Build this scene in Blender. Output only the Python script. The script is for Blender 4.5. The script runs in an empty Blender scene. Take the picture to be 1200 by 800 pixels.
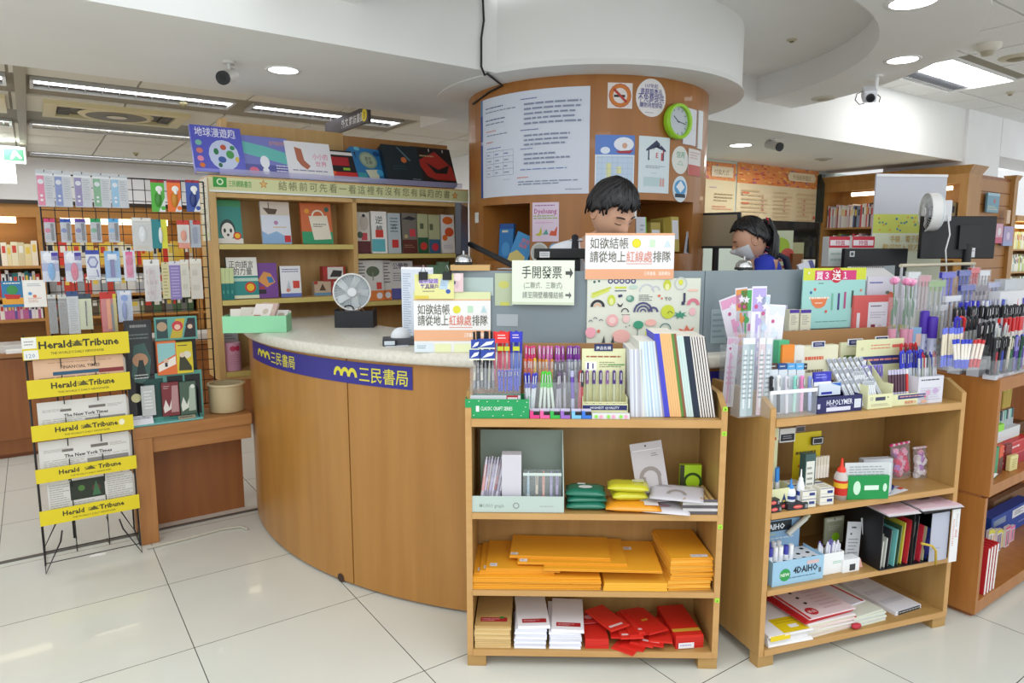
import bpy,math,random
from mathutils import Matrix,Vector
random.seed(7)
S=bpy.context.scene
COL=S.collection
PI=math.pi

# ------------------------------------------------------------------ camera, world, light
FPX,EYE=800.0,1.55
PITCH=math.atan(108/800)
cam_d=bpy.data.cameras.new('camera');cam=bpy.data.objects.new('camera',cam_d);COL.objects.link(cam)
cam_d.sensor_width=36;cam_d.lens=36*FPX/1200;cam_d.clip_start=0.05;cam_d.clip_end=100
cam.location=(0,0,EYE);cam.rotation_euler=(PI/2-PITCH,0,0)
S.camera=cam
W=bpy.data.worlds.new('world');S.world=W;W.use_nodes=True
W.node_tree.nodes['Background'].inputs[0].default_value=(0.93,0.975,1.0,1)
W.node_tree.nodes['Background'].inputs[1].default_value=1.2
S.view_settings.view_transform='Standard';S.view_settings.look='None'
S.view_settings.exposure=0.16;S.view_settings.gamma=1;S.view_settings.use_curve_mapping=False

def area_light(loc,sx,sy,power,rz=0,col=(.97,.985,1)):
    l=bpy.data.lights.new('unseen_area_lamp','AREA');l.shape='RECTANGLE';l.size=sx;l.size_y=sy
    l.energy=power;l.color=col
    o=bpy.data.objects.new('unseen_area_lamp',l);COL.objects.link(o);o.location=loc;o.rotation_euler=(0,0,rz)
A35=math.radians(35)
for lx,ly,pw in ((-1.6,0.4,11),(0.6,0.9,12),(2.9,1.5,5),(-0.6,-1.6,18),(2.0,-1.2,14)):
    area_light((lx,ly,2.6),1.2,0.5,pw,A35)
for e_,n_,pw in ((-1.2,5.8,22),(-.6,8.3,26),(2.6,6.5,14)):
    area_light((e_*math.cos(A35)-n_*math.sin(A35),e_*math.sin(A35)+n_*math.cos(A35),2.55),1.2,.4,pw,A35)  # unseen lamps without fittings, adding to the light of the left strips

p_=(6.3*math.cos(A35)-4.2*math.sin(A35),6.3*math.sin(A35)+4.2*math.cos(A35),2.47)
area_light(p_,1.0,.4,12,A35)  # added unseen lamp that brightens the poster wall under the soffit
# ------------------------------------------------------------------ materials
def lin(c):
    if isinstance(c,str):
        c=tuple(int(c[i:i+2],16) for i in (0,2,4))
    return tuple((x/255/12.92) if x/255 <= .04045 else ((x/255+.055)/1.055)**2.4 for x in c)+(1,)
MC={}
def mat(c,rough=.5,metal=0,alpha=1,coat=0,emit=0):
    k=('p',c,rough,metal,alpha,coat,emit)
    if k in MC:return MC[k]
    m=bpy.data.materials.new('paint_'+str(c));m.use_nodes=True
    b=m.node_tree.nodes['Principled BSDF']
    b.inputs['Base Color'].default_value=lin(c);b.inputs['Roughness'].default_value=rough
    b.inputs['Metallic'].default_value=metal;b.inputs['Alpha'].default_value=alpha
    b.inputs['Coat Weight'].default_value=coat
    if emit:
        b.inputs['Emission Color'].default_value=lin(c);b.inputs['Emission Strength'].default_value=emit
    MC[k]=m
    return m
def noise_mat(name,c1,c2,scale=(1,1,1),ns=5,rough=.5,detail=4,bump=0,coat=0,lo=.3,hi=.7):
    m=bpy.data.materials.new(name);m.use_nodes=True;nt=m.node_tree;b=nt.nodes['Principled BSDF']
    tc=nt.nodes.new('ShaderNodeTexCoord');mp=nt.nodes.new('ShaderNodeMapping');nz=nt.nodes.new('ShaderNodeTexNoise')
    cr=nt.nodes.new('ShaderNodeValToRGB')
    mp.inputs['Scale'].default_value=scale;nz.inputs['Scale'].default_value=ns;nz.inputs['Detail'].default_value=detail
    cr.color_ramp.elements[0].position=lo;cr.color_ramp.elements[1].position=hi
    cr.color_ramp.elements[0].color=lin(c1);cr.color_ramp.elements[1].color=lin(c2)
    L=nt.links.new
    L(tc.outputs['Object'],mp.inputs[0]);L(mp.outputs[0],nz.inputs['Vector']);L(nz.outputs['Fac'],cr.inputs[0]);L(cr.outputs[0],b.inputs['Base Color'])
    b.inputs['Roughness'].default_value=rough;b.inputs['Coat Weight'].default_value=coat
    if bump:
        bp=nt.nodes.new('ShaderNodeBump');bp.inputs['Strength'].default_value=bump;bp.inputs['Distance'].default_value=.002
        L(nz.outputs['Fac'],bp.inputs['Height']);L(bp.outputs[0],b.inputs['Normal'])
    return m
def sheet_mat(name,col,clear,rough=.08):
    """clear plastic or glass sheet: part see-through, part tinted and glossy"""
    m=bpy.data.materials.new(name);m.use_nodes=True;nt=m.node_tree
    for n in list(nt.nodes):
        if n.type == 'BSDF_PRINCIPLED':b=n
    out=nt.nodes['Material Output'];tr=nt.nodes.new('ShaderNodeBsdfTransparent');mx=nt.nodes.new('ShaderNodeMixShader')
    b.inputs['Base Color'].default_value=lin(col);b.inputs['Roughness'].default_value=rough
    mx.inputs[0].default_value=1-clear
    nt.links.new(tr.outputs[0],mx.inputs[1]);nt.links.new(b.outputs[0],mx.inputs[2]);nt.links.new(mx.outputs[0],out.inputs[0])
    return m
WOOD_V=noise_mat('birch_veneer_upright','a9834a','b69056',(9,9,.8),3,.42,5)
WOOD_H=noise_mat('birch_veneer_lying','a9834a','b69056',(.8,9,9),3,.42,5)
WOOD_EDGE=noise_mat('birch_edge_band','bf9258','c99c62',(2,9,9),3,.4,3)
CNT=noise_mat('cherry_veneer','a3702f','b17d3b',(7,7,.5),2.2,.36,5,coat=.15)
COLW=noise_mat('cherry_column_veneer','9b6228','a86d30',(5,5,.6),2,.34,4,coat=.12)
CABW=noise_mat('red_oak_veneer','a0642a','ae7235',(8,8,.7),3,.4,5)
DARKW=noise_mat('brown_cabinet_veneer','8a5127','9b602f',(6,6,.6),3,.45,4)
BKW=noise_mat('pale_maple_veneer','c89f62','d6b074',(6,6,.8),3,.42,4)
BKE=mat('d2be6e',.45)
WALLM=noise_mat('white_plaster','ececec','f0f0f0',(1,1,1),3,.7,3)
CEILM=noise_mat('soffit_plaster','ecece9','f0f0ee',(1,1,1),2,.75,2)
TILEC=noise_mat('mineral_ceiling_tile','dcd9cc','e8e5da',(1,1,1),90,.85,2)
TILEC2=noise_mat('white_mineral_tile','e4e4e0','f0f0ee',(1,1,1),90,.85,2)
FLOORM=noise_mat('cream_floor_tile','d2d3c9','dcddd4',(1,1,1),1.6,.2,6,coat=.2,lo=.25,hi=.75)
TOPM=noise_mat('speckled_worktop','cfcabc','dcd8cb',(1,1,1),60,.25,3)
GROUT=mat('57534c',.8)
CLEAR=sheet_mat('clear_plastic','e8eef2',.91)
FILM=sheet_mat('clear_film','eef0f6',.86,.2)
FROST=sheet_mat('frosted_glass','8b989e',.15,.3)
BLACK=mat('17171a',.5);WIRE=mat('1c1c1e',.4);WHITE=mat('f0f0ee',.5);PAPER=mat('ece9e0',.6)
CHROME=mat('c8c8c8',.2,1);GREYP=mat('9a9a9a',.5)

# ------------------------------------------------------------------ mesh building
GL={}
def glyphs(s,bold=0):
    k=(s,bold)
    if k in GL:return GL[k]
    if any(ord(ch) > 0x2fff for ch in s):bold=min(bold,.006)
    c=bpy.data.curves.new('lettering','FONT');c.body=s;c.size=1;c.resolution_u=1;c.offset=bold
    o=bpy.data.objects.new('lettering',c)
    me=o.to_mesh()
    vs=[(v.co.x,v.co.y) for v in me.vertices];fs=[tuple(p.vertices) for p in me.polygons]
    o.to_mesh_clear();bpy.data.objects.remove(o);bpy.data.curves.remove(c)
    if not vs:vs=[(0,0)]
    x0=min(v[0] for v in vs);x1=max(v[0] for v in vs);y0=min(v[1] for v in vs);y1=max(v[1] for v in vs)
    GL[k]=(vs,fs,x0,x1,y0,y1)
    return GL[k]

class MB:
    def __init__(s):s.V=[];s.F=[];s.I=[];s.SM=[];s.M=[];s.T=None
    def mi(s,m):
        if isinstance(m,str):m=mat(m)
        if m not in s.M:s.M.append(m)
        return s.M.index(m)
    def add(s,vs,fs,m,smooth=False):
        b=len(s.V);i=s.mi(m)
        if s.T is not None:vs=[tuple(s.T@Vector(v)) for v in vs]
        s.V += vs
        for f in fs:s.F.append(tuple(b+k for k in f));s.I.append(i);s.SM.append(smooth)
        return s
    def box(s,x0,x1,y0,y1,z0,z1,m,tf=None):
        vs=[(x,y,z) for z in (z0,z1) for y in (y0,y1) for x in (x0,x1)]
        if tf is not None:vs=[tuple(tf@Vector(v)) for v in vs]
        return s.add(vs,[(0,2,3,1),(4,5,7,6),(0,1,5,4),(2,6,7,3),(0,4,6,2),(1,3,7,5)],m)
    def prism(s,pts,h,m,f=None):
        """pts = outline in (x,z); extruded along y from 0 to h, or through a map f(a,b,off)"""
        n=len(pts)
        if f:vs=[f(a,b,0) for a,b in pts]+[f(a,b,-h) for a,b in pts]
        else:vs=[(a,0,b) for a,b in pts]+[(a,h,b) for a,b in pts]
        return s.add(vs,[tuple(range(n)),tuple(range(2*n-1,n-1,-1))]+[(i,n+i,n+(i+1)%n,(i+1)%n) for i in range(n)],m)
    def slab(s,pts,z0,z1,m):
        n=len(pts)
        return s.add([(a,b,z0) for a,b in pts]+[(a,b,z1) for a,b in pts],[tuple(range(n-1,-1,-1)),tuple(range(n,2*n))]+[(i,(i+1)%n,n+(i+1)%n,n+i) for i in range(n)],m)
    def cyl(s,p0,p1,r0,m,r1=None,n=12,caps=True,m2=None):
        r1=r0 if r1 is None else r1
        p0=Vector(p0);p1=Vector(p1);d=(p1-p0).normalized()
        a=d.orthogonal().normalized();b=d.cross(a)
        ring=lambda p,r:[tuple(p+(a*math.cos(2*PI*k/n)+b*math.sin(2*PI*k/n))*r) for k in range(n)]
        A,B=ring(p0,r0),ring(p1,r1)
        s.add(A+B,[(k,(k+1)%n,n+(k+1)%n,n+k) for k in range(n)],m,True)
        if caps:
            s.add(A,[tuple(range(n-1,-1,-1))],m2 or m);s.add(B,[tuple(range(n))],m2 or m)
        return s
    def tube(s,pts,r,m,n=6,close=False):
        P=[Vector(p) for p in pts];R=[]
        up=None
        for i,p in enumerate(P):
            q0=P[i-1] if (i > 0 or close) else P[i];q1=P[(i+1)%len(P)] if (i < len(P)-1 or close) else P[i]
            d=(q1-q0).normalized()
            if up is None:up=d.orthogonal().normalized()
            a=(up-d*up.dot(d))
            a=a.normalized() if a.length > 1e-6 else d.orthogonal().normalized()
            up=a;b=d.cross(a)
            R += [tuple(p+(a*math.cos(2*PI*k/n)+b*math.sin(2*PI*k/n))*r) for k in range(n)]
        L=len(P);fs=[]
        for i in range(L if close else L-1):
            j=(i+1)%L
            fs += [(i*n+k,i*n+(k+1)%n,j*n+(k+1)%n,j*n+k) for k in range(n)]
        if not close:fs += [tuple(range(n-1,-1,-1)),tuple((L-1)*n+k for k in range(n))]
        return s.add(R,fs,m,True)
    def lathe(s,prof,m,n=24,c=(0,0),a0=0,a1=2*PI):
        full=abs(a1-a0-2*PI) < 1e-6;N=n if full else n+1
        vs=[]
        for k in range(N):
            a=a0+(a1-a0)*k/n
            vs += [(c[0]+r*math.cos(a),c[1]+r*math.sin(a),z) for r,z in prof]
        P=len(prof);fs=[]
        for k in range(n):
            k2=(k+1)%N
            for i in range(P-1):fs.append((k*P+i,k2*P+i,k2*P+i+1,k*P+i+1))
        return s.add(vs,fs,m,True)
    def blob(s,c,r,m,n=10,k=6,rot=None):
        vs=[];fs=[]
        for i in range(k+1):
            t=PI*i/k
            for j in range(n):
                a=2*PI*j/n
                v=Vector((r[0]*math.sin(t)*math.cos(a),r[1]*math.sin(t)*math.sin(a),r[2]*math.cos(t)))
                if rot is not None:v=rot@v
                vs.append(tuple(v+Vector(c)))
        for i in range(k):
            for j in range(n):fs.append((i*n+j,i*n+n+j,i*n+n+(j+1)%n,i*n+(j+1)%n))
        return s.add(vs,fs,m,True)
    def text(s,f,x,y,h,st,m,al='l',maxw=None,bold=.012,off=.0006,rot=0):
        vs,fs,x0,x1,y0,y1=glyphs(st,bold)
        kx=ky=h/.8
        if maxw and (x1-x0)*kx > maxw:kx=maxw/(x1-x0)
        w=(x1-x0)*kx;sh={'l':0,'c':-w/2,'r':-w}[al]
        cr,sr=math.cos(rot),math.sin(rot)
        out=[]
        for a,b in vs:
            p,q=(a-x0)*kx+sh,b*ky
            out.append(f(x+p*cr-q*sr,y+p*sr+q*cr,off))
        return s.add(out,fs,m)
    def build(s,name,parent=None,bevel=0,sub=0):
        me=bpy.data.meshes.new(name);me.from_pydata(s.V,[],s.F)
        for m in s.M:me.materials.append(m)
        me.polygons.foreach_set('material_index',s.I);me.polygons.foreach_set('use_smooth',s.SM)
        me.update()
        o=bpy.data.objects.new(name,me);COL.objects.link(o)
        if parent:o.parent=parent
        if bevel:
            b=o.modifiers.new('bevel','BEVEL');b.width=bevel;b.segments=2;b.limit_method='ANGLE';b.harden_normals=False
        if sub:
            b=o.modifiers.new('sub','SUBSURF');b.levels=sub;b.render_levels=sub
        return o

def tag(o,label,cat,group=None,kind=None):
    if label:o['label']=label
    if cat:o['category']=cat
    if group:o['group']=group
    if kind:o['kind']=kind
    return o
def struct(o):o['kind']='structure';return o
def empty(name,M=None,parent=None):
    o=bpy.data.objects.new(name,None);COL.objects.link(o);o.empty_display_size=.1
    if parent:o.parent=parent
    if M is not None:o.matrix_world=M
    return o
def thing(name,label,cat,M,group=None):return tag(empty(name,M),label,cat,group)
def put(mb,name,label,cat,M,group=None,bevel=0):
    o=mb.build(name,bevel=bevel);o.matrix_world=M
    return tag(o,label,cat,group)
def dup(o,M,label=None,group=None):
    c=o.copy();COL.objects.link(c);c.matrix_world=M
    if label:c['label']=label
    if group:c['group']=group
    for ch in o.children:
        d=ch.copy();COL.objects.link(d);d.parent=c;d.matrix_parent_inverse=ch.matrix_parent_inverse
        for g in ch.children:
            h=g.copy();COL.objects.link(h);h.parent=d
    return c
def Tr(x,y,z):return Matrix.Translation((x,y,z))
def Rz(d):return Matrix.Rotation(math.radians(d),4,'Z')
def Rx(d):return Matrix.Rotation(math.radians(d),4,'X')
def Ry(d):return Matrix.Rotation(math.radians(d),4,'Y')

cP,sP=math.cos(PITCH),math.sin(PITCH)
def ray(px,py):
    u=(px-600)/FPX;v=(400-py)/FPX
    return Vector((u,cP+v*sP,-sP+v*cP))
class Frame:
    """a piece of furniture's own axes: u along its front, v into it, w up"""
    def __init__(s,x,y,deg,z=0):s.M=Tr(x,y,z)@Rz(deg);s.I=s.M.inverted();s.deg=deg
    def loc(s,px,py,v):
        o=s.I@Vector((0,0,EYE));d=s.I.to_3x3()@ray(px,py);t=(v-o.y)/d.y;p=o+d*t
        return p.x,p.z
    def flat(s,px,py,z):
        o=s.I@Vector((0,0,EYE));d=s.I.to_3x3()@ray(px,py);t=(z-o.z)/d.z;p=o+d*t
        return p.x,p.y
    def at(s,u,v,w,yaw=0,rx=0,ry=0):return s.M@Tr(u,v,w)@Rz(yaw)@Rx(rx)@Ry(ry)
def en(e,n,z=0):
    return Vector((e*math.cos(A35)-n*math.sin(A35),e*math.sin(A35)+n*math.cos(A35),z))
def Fen(e,n,turn=0):
    p=en(e,n);return Frame(p.x,p.y,35+turn)

# flat print on a face: art items in fractions of the face
def cname(c):
    import colorsys
    r,g,b_=(int(c[i:i+2],16)/255 for i in (0,2,4));h,l,s=colorsys.rgb_to_hls(r,g,b_);h *= 360
    if l > .84:return 'white' if s < .45 else 'cream'
    if l < .2 and s < .35:return 'black'
    if s < .14:return 'grey' if l < .7 else 'pale grey'
    if h < 14 or h > 345:n='red' if s > .45 and l < .62 else 'pink'
    elif h < 42:n='brown' if l < .45 else 'orange' if s > .6 else 'tan'
    elif h < 66:n='yellow' if s > .45 else 'beige'
    elif h < 165:n='green'
    elif h < 200:n='teal'
    elif h < 250:n='blue'
    elif h < 290:n='violet'
    else:n='pink'
    return ('pale ' if l > .74 and n not in ('beige','tan','pink') else 'dark ' if l < .28 else '')+n
def star(cx,cy,r,n=5,q=.45):
    return [(cx+(r if k%2 == 0 else r*q)*math.sin(PI*k/n),cy+(r if k%2 == 0 else r*q)*math.cos(PI*k/n)) for k in range(2*n)]
def circ(cx,cy,rx,ry=None,n=16):
    ry=ry or rx
    return [(cx+rx*math.cos(2*PI*k/n),cy+ry*math.sin(2*PI*k/n)) for k in range(n)]
def art(mb,f,Wd,Hd,items,curved=False,base=.0004,step=.00012,rough=.45):
    k=0
    def P(pts,c,off):
        if curved and len(pts) > 4 or curved and k < 0:
            cx,cy=sum(q[0] for q in pts)/len(pts),sum(q[1] for q in pts)/len(pts);n=len(pts)
            mid=[((a+cx)/2,(b+cy)/2) for a,b in pts]
            mb.add([f(a,b,off) for a,b in list(pts)+mid+[(cx,cy)]],[(i,(i+1)%n,n+(i+1)%n,n+i) for i in range(n)]+[(n+i,n+(i+1)%n,2*n) for i in range(n)],mat(c,rough) if isinstance(c,str) else c)
            return
        if curved and len(pts) == 4:
            L=lambda p,q,t:(p[0]+(q[0]-p[0])*t,p[1]+(q[1]-p[1])*t)
            m=5
            G=[[L(L(pts[0],pts[1],i/m),L(pts[3],pts[2],i/m),j/m) for i in range(m+1)] for j in range(m+1)]
            if max(abs(p[0]-q[0]) for p in pts for q in pts) > .045:
                mb.add([f(a,b,off) for r_ in G for a,b in r_],[(j*(m+1)+i,j*(m+1)+i+1,(j+1)*(m+1)+i+1,(j+1)*(m+1)+i) for i in range(m) for j in range(m)],mat(c,rough) if isinstance(c,str) else c)
                return
        mb.add([f(a,b,off) for a,b in pts],[tuple(range(len(pts)))],mat(c,rough) if isinstance(c,str) else c)
    def R(x0,y0,x1,y1,c,off):
        if curved:
            n=max(1,int(abs(x1-x0)/.04))
            for i in range(n):
                a,b=x0+(x1-x0)*i/n,x0+(x1-x0)*(i+1)/n
                P([(a,y0),(b,y0),(b,y1),(a,y1)],c,off)
        else:P([(x0,y0),(x1,y0),(x1,y1),(x0,y1)],c,off)
    for it in items:
        off=base+step*k;k += 1;t=it[0]
        if t == 'r':R(it[1]*Wd,it[2]*Hd,it[3]*Wd,it[4]*Hd,it[5],off)
        elif t == 'c':P(circ(it[1]*Wd,it[2]*Hd,it[3]*Hd),it[4],off)
        elif t == 'e':P(circ(it[1]*Wd,it[2]*Hd,it[3]*Wd,it[4]*Hd),it[5],off)
        elif t == 's':P(star(it[1]*Wd,it[2]*Hd,it[3]*Hd),it[4],off)
        elif t == 'p':P([(a*Wd,b*Hd) for a,b in it[1]],it[2],off)
        elif t == 'o':
            o_,i_=circ(it[1]*Wd,it[2]*Hd,it[3]*Hd),circ(it[1]*Wd,it[2]*Hd,it[4]*Hd)
            for q in range(16):P([o_[q],o_[(q+1)%16],i_[(q+1)%16],i_[q]],it[5],off)
        elif t == 'a':   # arch
            for q in range(8):
                a0,a1=PI*q/8,PI*(q+1)/8
                g=lambda a,r:(it[1]*Wd+r*Hd*math.cos(a),it[2]*Hd+r*Hd*math.sin(a))
                P([g(a0,it[3]),g(a1,it[3]),g(a1,it[4]),g(a0,it[4])],it[5],off)
        elif t == 'l':   # lines of fine print
            x0,y0,x1,y1,n,c=it[1:7];rs=random.Random(int(x0*97+y0*131+n))
            for q in range(n):
                yy=y1-(y1-y0)*(q+.2)/n;hh=(y1-y0)/n*.38;x=x0
                lim=x1-(x1-x0)*rs.choice((0,0,.1,.3))
                while x < lim-.01:
                    w=(x1-x0)*rs.uniform(.06,.2);x2=min(lim,x+w)
                    R(x*Wd,(yy-hh)*Hd,x2*Wd,yy*Hd,c,off);x=x2+(x1-x0)*.025
        elif t == 't':
            al=it[6] if len(it) > 6 else 'l';mw=it[7]*Wd if len(it) > 7 and it[7] else None;bd=it[8] if len(it) > 8 else .012
            mb.text(f,it[1]*Wd,it[2]*Hd,it[3]*Hd,it[4],mat(it[5],rough),al,mw,bd,off)
def face(x0=0,z0=0,y=0):
    """front face map: faces -y"""
    return lambda a,b,off=0:(x0+a,y-off,z0+b)
def topface(x0=0,y0=0,z=0):
    return lambda a,b,off=0:(x0+a,y0+b,z+off)
# ================================================================== SETTING
GE=Frame(0,0,35)       # the shop's own axes: e along the beam, n across it
# floor: mortar bed and large tiles
fl=MB();fl.box(-5.5,11.5,-2.5,11,-.05,-.004,GROUT);floor=struct(fl.build('floor'));floor.matrix_world=GE.M
EL=[-4.2,-3.54,-2.88,-2.22,-1.56,-.91,-.25,.41,1.08,1.79,2.49,3.19,3.88,4.57,5.26,5.95,6.64,7.33,8.02,8.71]
NL=[-.47,.175,.82,1.47,2.11,2.76,3.385,4.04,4.69,5.34,5.99,6.64,7.29,7.94,8.59,9.24,9.9]
TM={}
for i in range(len(EL)-1):
    for j in range(len(NL)-1):
        if EL[i] > 4 and NL[j] > 4:continue
        w,d=EL[i+1]-EL[i],NL[j+1]-NL[j];k=(round(w,3),round(d,3))
        if k not in TM:
            b=MB();g=.0016
            b.add([(g,g,-.003),(w-g,g,-.003),(w-g,d-g,-.003),(g,d-g,-.003),
                   (g,g,0),(w-g,g,0),(w-g,d-g,0),(g,d-g,0)],
                  [(4,5,6,7)],FLOORM)
            b.add(b.V[:8],[(0,1,5,4),(1,2,6,5),(2,3,7,6),(3,0,4,7)],GROUT)
            TM[k]=b.build('tile',floor).data;o=bpy.data.objects['tile'] if len(TM) == 1 else [x for x in floor.children if x.data == TM[k]][0]
        else:
            o=bpy.data.objects.new('tile',TM[k]);COL.objects.link(o);o.parent=floor
        o.location=(EL[i],NL[j],0)
# beam, drum, ring and recess of the ceiling
def sbox(name,x0,x1,y0,y1,z0,z1,m,bevel=0):
    b=MB();b.box(x0,x1,y0,y1,z0,z1,m);o=struct(b.build(name,bevel=bevel));o.matrix_world=GE.M;return o
sbox('trim_1',-5,2.6,3.22,4.54,2.5,3.1,CEILM)
sbox('trim_2',2.601,8.42,3.45,4.98,2.5,3.1,CEILM)
DC=(.45,4.65);CC=(.49,4.66)
b=MB();b.lathe([(.99,2.88),(1.72,2.88)],CEILM,64,DC);b.lathe([(1.72,2.88),(1.72,2.7)],CEILM,64,DC)
b.lathe([(1.72,2.7),(2.2,2.7)],CEILM,64,DC);b.lathe([(2.2,2.7),(2.2,3.06)],CEILM,64,DC);struct(b.build('ceiling_ring'))
b=MB();b.lathe([(.97,2.879),(.97,2.53)],CEILM,64,CC);b.lathe([(.97,2.53),(.985,2.496)],CEILM,64,CC);b.lathe([(.985,2.496),(.4,2.496)],CEILM,64,CC);struct(b.build('ceiling_drum'))
# right-hand tiled ceiling (0.6 m grid) and left-hand one, each tile a piece
def tiled(name,e0,e1,n0,n1,z,pe,pn,m,mb,skip=()):
    c=MB();c.box(e0,e1,n0,n1,z+.012,z+.03,mat('9a9484',.8));root=struct(c.build(name));root.matrix_world=GE.M
    t=MB();g=.008;t.box(g,pe-g,g,pn-g,-.0,.012,m);me=None
    i=0;e=e0
    while e < e1-.01:
        n=n0
        while n < n1-.01:
            if not any(a <= e+pe/2 <= b_ and c_ <= n+pn/2 <= d for a,b_,c_,d in skip):
                if me is None:o=t.build('ceiling_tile',root);me=o.data
                else:o=bpy.data.objects.new('ceiling_tile',me);COL.objects.link(o);o.parent=root
                o.location=(e,n,z)
            n += pn
        e += pe
    return root
tiled('ceiling',3.12,10.32,-1.08+.0,3.72,3.05,.6,.6,TILEC2,None,[(6.1,7.35,2.5,3.2)])
tiled('ceiling_left',-4.17,4.11,4.56,9.9,2.6,.69,.667,TILEC,None,[(-4.2,2.75,5.25,5.89),(-4.2,1.75,6.6,7.2),(-4.2,3.4,9.0,9.6)])
# main runners of the left ceiling
for k,e in enumerate((.0,)):
    b=MB();b.box(e-.0,e+.06,4.56,9.74,2.575,2.6,mat('a39d8c',.6));o=struct(b.build('trim_3'));o.matrix_world=GE.M
# walls
sbox('wall_back',-6,4.2,9.9,10.0,0,2.7,WALLM)
sbox('wall_corner',4.12,4.22,4.99,9.9,0,2.7,WALLM)
sbox('wall_right',4.22,8.9,4.9,4.98,0,2.5,noise_mat('pale_green_wall','bcc9bd','c6d1c6',ns=2))
sbox('wall_far',9.32,16,6.0,6.1,0,3.1,WALLM)
sbox('wall_end',15.9,16,-3,5.99,0,3.1,WALLM)
sbox('pillar',8.42,9.3,3.42,4.3,0,3.05,WALLM)
sbox('trim_4',9.31,13.5,3.42,3.9,2.62,3.05,WALLM)
# wood clad column with its two niches
def colmap(a0,z0):
    """map onto the column's skin: a runs right along the arc from angle a0 (deg)"""
    return lambda a,b,off=0:(CC[0]+(.775+off)*math.cos(math.radians(a0)+a/.775),CC[1]+(.775+off)*math.sin(math.radians(a0)+a/.775),z0+b)
def colhit(px,py):
    d=ray(px,py);ox,oy=-CC[0],-CC[1]
    A=d.x**2+d.y**2;B=2*(ox*d.x+oy*d.y);C_=ox*ox+oy*oy-.775**2
    D=max(B*B-4*A*C_,0);t=(-B-math.sqrt(D))/2/A
    p=d*t;return math.degrees(math.atan2(p.y-CC[1],p.x-CC[0]))%360,EYE+p.z
col=MB()
n1a,n1z1=colhit(566,250);n1b,_=colhit(621,240);n1z0=colhit(600,306)[1];n1z1=colhit(620,238)[1]
n2a,_=colhit(745,240);n2b,_=colhit(812,240);n2z1=colhit(760,234)[1];n2z0=colhit(795,297)[1]
cuts=[(n1a,n1b,n1z0,n1z1),(n2a,n2b,n2z0,n2z1)]
edges_a=sorted({180.0,375.0,n1a,n1b,n2a,n2b} | {float(a) for a in range(184,375,6)})
zs=sorted({0.0,2.5,n1z0,n1z1,n2z0,n2z1,1.13})
for i in range(len(edges_a)-1):
    for j in range(len(zs)-1):
        am,zm=(edges_a[i]+edges_a[i+1])/2,(zs[j]+zs[j+1])/2
        if any(a < am < b_ and c < zm < d for a,b_,c,d in cuts):continue
        q=[(CC[0]+.775*math.cos(math.radians(a)),CC[1]+.775*math.sin(math.radians(a)),z) for a,z in ((edges_a[i],zs[j]),(edges_a[i+1],zs[j]),(edges_a[i+1],zs[j+1]),(edges_a[i],zs[j+1]))]
        col.add(q,[(0,1,2,3)],COLW,True)
def cp(a,r,z):return (CC[0]+r*math.cos(math.radians(a)),CC[1]+r*math.sin(math.radians(a)),z)
for a,b_,c,d in cuts:
    r=.42;N=6
    for k in range(N):
        x,y=a+(b_-a)*k/N,a+(b_-a)*(k+1)/N
        for z in (c,d):col.add([cp(x,.775,z),cp(y,.775,z),cp(y,r,z),cp(x,r,z)],[(0,1,2,3)],COLW)
        col.add([cp(x,r,c),cp(y,r,c),cp(y,r,d),cp(x,r,d)],[(0,1,2,3)],COLW)
    for x in (a,b_):col.add([cp(x,.775,c),cp(x,r,c),cp(x,r,d),cp(x,.775,d)],[(0,1,2,3)],COLW)
struct(col.build('column'))

# ------------------------------------------------------------------ ceiling fittings
def lamp_mat(st):return mat('ffffff',.5,emit=st)
def downlight(px,py,z,r,label,power=9):
    d=ray(px,py);t=(z-EYE)/d.z;p=d*t
    M=Tr(p.x,p.y,z)
    t_=thing('downlight',label,'ceiling light',M,'round recessed downlights')
    b=MB();b.lathe([(r,-.004),(r*1.18,-.006),(r*1.25,0),(r,.0)],WHITE,28);b.build('trim_ring',t_)
    b=MB();b.lathe([(.0005,-.0025),(r,-.0025)],lamp_mat(power),28);b.build('diffuser',t_)
downlight(332,82,2.5,.075,'round white downlight in the beam above the bookcase, beside the tube camera')
downlight(868,170,2.5,.095,'round downlight over the ponytailed assistant, right of the column')
downlight(1058,70,2.7,.085,'round downlight on the ring ceiling just above the box camera')
downlight(1070,2,2.7,.1,'round downlight cut by the top edge of the picture')
def disc_fit(px,py,z,r,h,label,cat,name,c1='c9c2a8',c2='8d8567'):
    d=ray(px,py);t=(z-EYE)/d.z;p=d*t
    t_=thing(name,label,cat,Tr(p.x,p.y,z),None)
    b=MB();b.lathe([(r,0),(r*.95,-h*.6),(r*.6,-h),(.0005,-h)],c1,20);b.build('housing',t_)
    b=MB();b.lathe([(r*.55,-h-.001),(r*.4,-h*1.6),(.0005,-h*1.7)],c2,16);b.build('sensor',t_)
disc_fit(928,46,2.88,.03,.012,'small brass sprinkler head in the sunken ceiling recess','sprinkler','sprinkler')
disc_fit(965,115,2.7,.09,.012,'flat cream speaker disc on the ring ceiling left of the box camera','ceiling speaker','ceiling_speaker','cfcabb','bdb6a0')
disc_fit(965,186,2.5,.09,.012,'flat cream disc in the low soffit before the tall bookshelf','ceiling speaker','ceiling_speaker','b8b2a4','a39c8a')
disc_fit(1158,52,3.05,.09,.05,'domed cream smoke detector on the tiled ceiling','smoke detector','smoke_detector','ddd8cc','b4ad98')
disc_fit(1192,67,3.05,.13,.015,'round cream air diffuser at the right edge of the tiled ceiling','air vent','air_diffuser','cdc6b0','8d8567')
disc_fit(1184,108,3.05,.035,.02,'tiny brass sprinkler far right on the tiled ceiling','sprinkler','sprinkler')
disc_fit(215,120,2.6,.03,.02,'brass sprinkler between the two front light strips on the left ceiling','sprinkler','sprinkler','b5ac86','857b55')
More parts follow.
